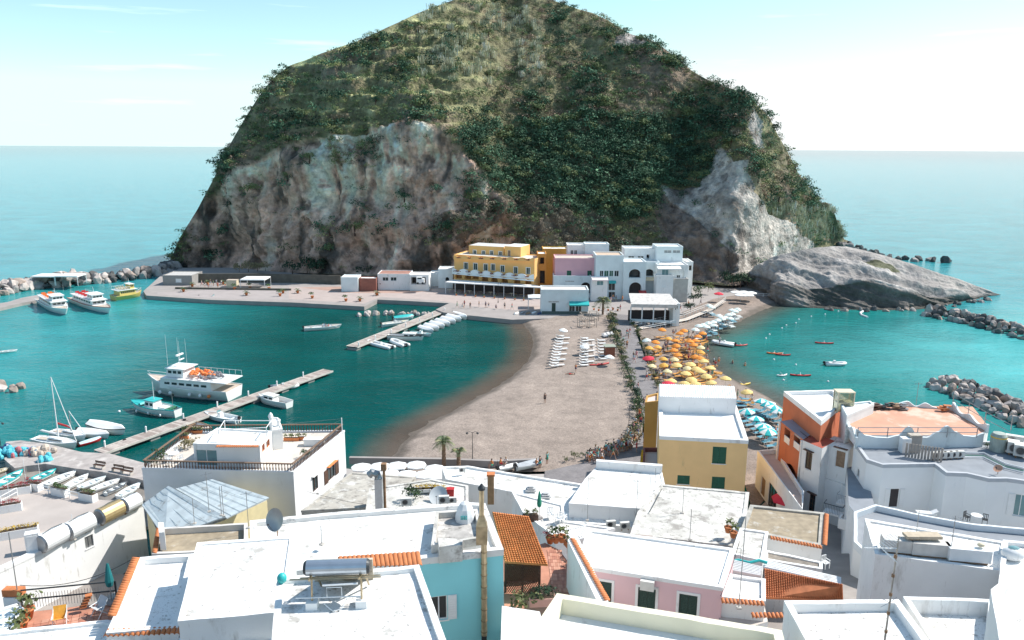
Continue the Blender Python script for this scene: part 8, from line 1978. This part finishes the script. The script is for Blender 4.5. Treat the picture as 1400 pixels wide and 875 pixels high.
e = empty('chimney', P(371, 583, 10.6), 0, 'pair of round white chimney pots beside the pavilion', 'chimney'); mb = MB(); mb.lathe([(.25, 0), (.22, 1.0), (.3, 1.1), (.2, 1.5), (.05, 1.7)], 10); mb.build('pot', white, e); mb = MB(); mb.lathe([(.2, 0), (.2, .6), (.25, .7), (.05, .9)], 10, (.8, .2, 0)); mb.build('pot', white, e)
e = empty('pole', P(468, 594, 8.4), 0, 'tall white corner pole with wires on the balustraded terrace', 'pole'); mb = MB(); mb.tube([(0, 0, 0), (0, 0, 2.1)], .06, 6); mb.build('post', white_metal, e); mb = MB(); tgt = P(390, 594, 8.6) - Vector(e.location); mb.tube([(0, 0, 2.0), tgt + Vector((0, 0, 1.3))], .015, 3); mb.tube([(0, 0, 1.9), tgt * .55], .015, 3); mb.build('wire', metal_grey, e)
pole(P(434, 675, 8), .1, 'short bracket lamp on the white side wall', arms=0)
# hotel roof machines
zh = 11.18
mb_names = [(1236,618,'tall white machine box at the left of the hotel roof', .9, 1.6, white_metal), (1248,617,'brownish machine box beside the tall white one', 1.2, 1.9, M('weathered_cabinet', (.45, .40, .34), .8, .2, 3))]
for x, y, lab, w, h, m in mb_names: e = empty('machine_box', P(x, y, zh), 0, lab, 'machine box'); mb = MB(); mb.box((0, 0, h / 2), (w, .8, h)); mb.build('casing', m, e); mb = MB(); mb.box((0, -.41, h * .5), (w * .8, .03, h * .8)); mb.build('panel', metal_grey if m is not white_metal else white_metal, e)
e = empty('slat_screen', P(1262, 628, zh), R(-25), 'screen of brownish upright slats on the hotel roof', 'screen')
for k in range(12): mb = MB(); mb.box((-1.6 + .29 * k, 0, .75), (.2, .06, 1.5)); mb.build('slat', M('grey_brown_slat', (.38, .33, .29), .8, .2, 3), e)
for k in range(5): ac_unit(P(1279 + 8 * k, 628 - .4 * k, zh), 0, 'white air conditioner in the bank on the hotel roof, %s from the left' % ORD[k], 1.1)
for k, (x, y) in enumerate([(1379,618),(1388,622),(1397,626),(1385,612)]): ac_unit(P(x, y, zh), R(-30), 'big white air conditioner at the right edge of the hotel roof, %s' % ['left', 'middle', 'nearest', 'rear'][k], 1.9)
e = empty('water_tank', P(1363, 616, zh), 0, 'greenish round water tank on the hotel roof corner', 'water tank'); mb = MB(); mb.lathe([(.75, 0), (.75, 1.7), (.6, 1.95), (.2, 2.0)], 18); mb.build('tank', M('greenish_tank', (.35, .40, .36), .6, .2, 2), e); mb = MB(); mb.lathe([(.78, 1.5), (.78, 1.62)], 18, cap=False); mb.build('band', yellow_paint, e)
hedge_bush(P(1350, 612, zh), .5, 0, 'by the tank on the hotel roof')
e = empty('roof_pipes', P(1330, 625, zh + .1), 0, 'bundle of pipes crossing the hotel roof', 'pipes'); o = Vector(e.location)
for k in range(4): mb = MB(); mb.tube([P(1300, 618 + 2 * k, zh + .15) - o, P(1345, 619 + 2 * k, zh + .15) - o, P(1375, 634 + 2 * k, zh + .15) - o, P(1400, 640 + 2 * k, zh + .15) - o], .06, 6); mb.build('pipe', [white_metal, metal_grey, M('green_pipe', (.1, .25, .2), .6), white_metal][k], e)
railing('thin grey railing along the scalloped front of the upper terrace', [P(1172, 598, 12.4), P(1240, 598, 12.4), P(1335, 598, 12.4)], 1.1, 2.3, metal_grey); railing('glass railing frame at the far right of the upper terrace', [P(1302, 556, 12.4), P(1352, 586, 12.4), P(1380, 600, 11.4)], 1.6, 2.0, metal_grey)
e = empty('glass_cage', P(1152, 562, 12.6), 0, 'glazed yellowish stair cage beside the upper terrace', 'glass cage')
mb = MB(); [mb.box((x, y, 1.2), (.12, .12, 2.4)) for x in (-.9, .9) for y in (-.6, .6)]; mb.box((0, 0, 2.42), (2.0, 1.4, .1)); mb.box((0, 0, 1.2), (1.9, 1.3, .06)); mb.build('frame', cream_paint, e); mb = MB(); mb.box((0, -.6, 1.2), (1.7, .03, 2.2)); mb.box((-.9, 0, 1.2), (.03, 1.1, 2.2)); mb.build('pane', M('yellowish_glass', (.48, .50, .36), .2, .1, 2), e)
for k, (x, y) in enumerate([(1200,560),(1212,560),(1222,559),(1233,560),(1290,562)]): 
    e = empty('stacked_gear', P(x, y, 12.4), 0, 'pile of folded chairs and boards at the back of upper terrace, %s from the left' % ORD[k], 'stored furniture', 'stored furniture'); mb = MB(); [mb.box((random.uniform(-.4, .4), random.uniform(-.2, .2), .15 + .13 * q), (random.uniform(.5, 1.3), .5, .08), random.uniform(-.4, .4)) for q in range(5)]; mb.build('boards', [dark_wood, metal_dark, wood, metal_grey, terracotta][k], e)
# hotel balcony terrace furniture
e = lounger(P(1266, 705, 7.85), R(170), beach_white, beach_white, 'white plastic sun lounger on the hotel balcony terrace', 'hotel terrace furniture')
for x, y, rz, w in ((1321,712,.5,'left'), (1346,716,-.6,'right')): chair(P(x, y, 7.85), rz, 'dark chair on the hotel balcony terrace, %s of the table' % w, metal_dark, 'dark chairs on the hotel terrace')
table(P(1334, 714, 7.85), .5, 'round table between two dark chairs on the hotel terrace')
# annex roof
for x, y, w, m, lab in ((1226,758,1.7,M('pale_box_tank', (.60,.58,.55), .6, .15, 2),'pale box tank at the left of annex roof'), (1271,763,2.2,M('pale_box_tank', (.60,.58,.55), .6, .15, 2),'long white box tank in the middle of annex roof'), (1324,771,2.4,white_metal,'clean white box tank at the right of annex roof')):
    e = empty('box_tank', P(x, y, 17.15), R(-10), lab, 'water tank', 'box tanks on the annex roof'); mb = MB(); mb.box((0, .3, .6), (w, .9, .8)); mb.build('tank', m, e); mb = MB(); mb.box((0, .3, .12), (w * .9, .7, .1)); mb.build('cradle', rust, e)
e = empty('chimney', P(1249, 760, 17.1), 0, 'rusty chimney under a flat slab on the annex roof', 'chimney'); [ (lambda mb: (mb.box((x, .2, .6), (.22, .3, 1.2)), mb.build('pillar', rust, e)))(MB()) for x in (-.2, .2)]; mb = MB(); mb.box((.5, .2, 1.3), (2.2, .7, .18)); mb.build('slab', M('tan_slab', (.50, .42, .32), .9, .2, 3), e)
e = empty('hatch_lamp', P(1341, 748, 18.2), 0, 'small round tan lamp on the box tank', 'lamp'); mb = MB(); mb.ell((0, 0, .15), (.25, .18, .14), 10, 6); mb.build('cover', cream_paint, e)
e = empty('round_hatch', P(1385, 757, 18.0), 0, 'white rounded roof hatch with a glass oval at right edge', 'hatch'); mb = MB(); mb.ell((0, 0, 0), (.7, .5, .45), 12, 6); mb.build('dome', white, e, smooth=True); mb = MB(); mb.ell((0, 0, .38), (.35, .25, .12), 10, 5); mb.build('pane', glass_blue, e)
# red parasol, yellow sign, alley bits
parasol(P(1073, 712, 1.4) , 1.7, PC['red'], None, 'dark red parasol over the alley beside the brown roof', 'red parasols', 2.6, .3, True)
e = empty('yellow_board', P(878, 641, 1.42), 0, 'yellow upright beach slide board by the maroon annex', 'board'); mb = MB(); mb.box((0, 0, 1.3), (.7, .12, 2.6), 0, .6); mb.build('board', yellow_paint, e); mb = MB(); mb.box((0, .2, .1), (.9, .5, .2)); mb.build('foot', concrete, e)
chair(P(1128, 776, 12), .4, 'white plastic chair on the crowded ledge below the brown roof', group=None)
for x, y, k, lab in ((995,728,3,'yellow flowered pot at the corner of weathered roof'), (1002,735,1,'leafy pot at the corner of weathered roof')): potted(P(x, y, 12.0), 1.0, 1, lab, 'pots by the weathered roof')
e = empty('metal_gate', P(1002, 768, 14.4), 0, 'small metal railing gate above the slatted roof', 'gate'); mb = MB(); [mb.tube([(x, 0, 0), (x, 0, 1.0)], .02, 4) for x in (-.5, 0, .5)]; mb.tube([(-.5, 0, 1.0), (.5, 0, 1.0)], .02, 4); mb.tube([(-.5, 0, .5), (.5, 0, .5)], .02, 4); mb.build('frame', metal_grey, e)
e = empty('garden_hose', P(1020, 771, 14.8), 0, 'teal hose and sheet bundle on the slatted roof edge', 'hose'); mb = MB(); mb.tube([(-1.2, 0, .1), (-.5, .15, .2), (.2, -.05, .12), (.9, .1, .22), (1.4, 0, .1)], .10, 6); mb.build('hose', teal_paint, e)
e = empty('roof_window', P(881, 737, 11.6), R(-8), 'brownish hatch cover on the white edge of the weathered roof', 'hatch'); mb = MB(); mb.box((0, 0, .1), (1.3, .6, .2)); mb.build('cover', M('brown_grey_hatch', (.35, .29, .26), .9, .2, 2), e); mb = MB(); mb.box((0, 0, .02), (1.45, .75, .06)); mb.build('frame', white, e)
# cables
def cable(label, A, B, sag=.5, r=.018):
    A, B = Vector(A), Vector(B); e = empty('cable', A, 0, label, 'cable'); mb = MB(); mb.tube([(B - A) * t - Vector((0, 0, 4 * sag * t * (1 - t))) for t in [k / 10 for k in range(11)]], r, 4); mb.build('wire', metal_dark, e)
cable('thin wire from the terrace mast to the tile coping at left', P(27, 800, 20.8), P(178, 766, 21.7)); cable('thin black wire across the streaked grey roof', P(420, 672, 9.2), P(500, 690, 9.4), .1); cable('dark cable over the white cracked roof toward the yellow block', P(905, 668, 11.8), P(888, 700, 11.7), .05, .03)
cable('wire from the tall mast to the pink house corner', P(1011, 740, 20.5), P(985, 815, 17.5), .3)
# clutter for the plaza: tables of the bar, parked van
e = empty('parked_van', PY(575, 388, 219), 0, 'small white van half inside the open garage on the quay', 'van'); mb = MB(); mb.prism([(-1.1, -.9), (1.1, -.9), (1.1, .9), (-1.1, .9)], .35, 1.5); mb.prism([(-1.1, -.8), (.5, -.8), (.5, .8), (-1.1, .8)], 1.5, 2.0); mb.build('body', white_metal, e); mb = MB(); mb.box((-.2, -.83, 1.72), (1.1, .04, .35)); mb.box((.53, 0, 1.72), (.04, 1.4, .35)); mb.build('window', glass, e)
for x in (-.7, .7):
    for y in (-.85, .85): mb = MB(); mb.tube([(x, y - .08, .32), (x, y + .08, .32)], .32, 12); mb.build('wheel', black, e)
for k, (x, y) in enumerate([(706,428),(714,427),(722,428),(730,427),(738,428)]):
    e = empty('upturned_boat', P(x, y + 1, 1.12), R(60), 'small upturned dinghy on the quay beside the booth, %s from the left' % ORD[k], 'boat', 'dinghies stored by the booth'); mb = MB(); mb.ell((0, 0, .1), (1.2, .45, .4), 10, 6); mb.build('hull', [gelcoat, metal_grey, wood, gelcoat, navy][k], e, smooth=True); mb = MB(); mb.box((0, 0, .5), (1.9, .06, .06)); mb.build('keel', wood, e)

# ---- facade details of the far village and a few signs
g = MATS['yellowish_glass'].node_tree.nodes['Principled BSDF']; g.inputs['Transmission Weight'].default_value = .75; g.inputs['Roughness'].default_value = .1
def awning(hs, px0, px1, py, Y, mat, d=1.0, lab='awning'):
    p0, p1 = PY(px0, py, Y), PY(px1, py, Y); mb = MB(); c = Vector(hs.e.location)
    mb.add([Vector(v) - c for v in ((p0.x, Y, p0.z), (p1.x, Y, p1.z), (p1.x, Y - d, p1.z - .45), (p0.x, Y - d, p0.z - .45), (p1.x, Y - d, p1.z - .7), (p0.x, Y - d, p0.z - .7))], [(0, 1, 2, 3), (3, 2, 4, 5)]); mb.build(lab, mat, hs.e)
def HH(t): return next(v for k, v in H.items() if t in k)
awning(HH('four green windows'), 832, 842, 383.5, 209.9, teal_paint); awning(HH('white annex with pale'), 809, 831, 379.5, 206.9, M('pink_white_awning', (.72, .62, .62), .9, .08, 2), 1.4); awning(HH('wide dark archway'), 873, 883, 397, 208.9, red_paint, 1.6)
awning(HH('one arch beside'), 881, 896, 379, 211.8, cream_paint, 1.8); awning(HH('glazed balcony'), 898, 930, 364, 208.8, canvas, 1.8)
for hs, x0, x1, y, Y in ((bar, 750, 764, 412.5, 189.95), (HH('base storey'), 773, 785, 384.5, 211.95)):     # small dark sign strokes, too far to read
    mb = MB(); c = hs.c; p0, p1 = PY(x0, y, Y), PY(x1, y, Y)
    for k in range(11): mb.box((p0.x + (p1.x - p0.x) * (k + .5) / 11 - c.x, Y - c.y, p0.z - c.z), (.16, .03, random.uniform(.15, .38)))
    mb.build('sign', metal_grey, hs.e)
# dark plinth, planters and doorway clutter along the low bar
c = bar.c; mb = MB(); p0, p1 = PY(741, 424, 189.9), PY(803, 424, 189.9); mb.box(((p0.x + p1.x) / 2 - c.x, 189.9 - c.y, .35), (p1.x - p0.x, .12, .7)); mb.build('plinth', M('green_grey_plinth', (.10, .14, .13), .9), bar.e)
for k in range(6): potted(P(812 + 6.5 * k, 424 + (k % 2), 1.12), .9, [0, 1, 'palm', 0, 'flower', 1][k], 'potted plant between bar and terrace restaurant, %s from the left' % ORD[k], 'pots at the path head')
for k, (x, y) in enumerate([(624,404),(636,405),(650,406),(662,407),(676,408),(690,409),(704,410),(716,411)]): potted(P(x, y, 1.12), .8, k % 3, 'shrub in clay pot before the hotel restaurant, %s from the left' % ORD[k], 'pots before the hotel restaurant')
# low dark kerb wall splitting the far quay
mb = MB(); a, b = P(240, 395, 1.1), P(398, 397, 1.1); mb.box(((a.x + b.x) / 2, (a.y + b.y) / 2, 1.35), ((b - a).length, .5, .55), math.atan2((b - a).y, (b - a).x)); mb.build('kerb_wall', MATS['mossy_retaining_wall'], label='low dark kerb wall dividing the two levels of the far quay', cat='wall')
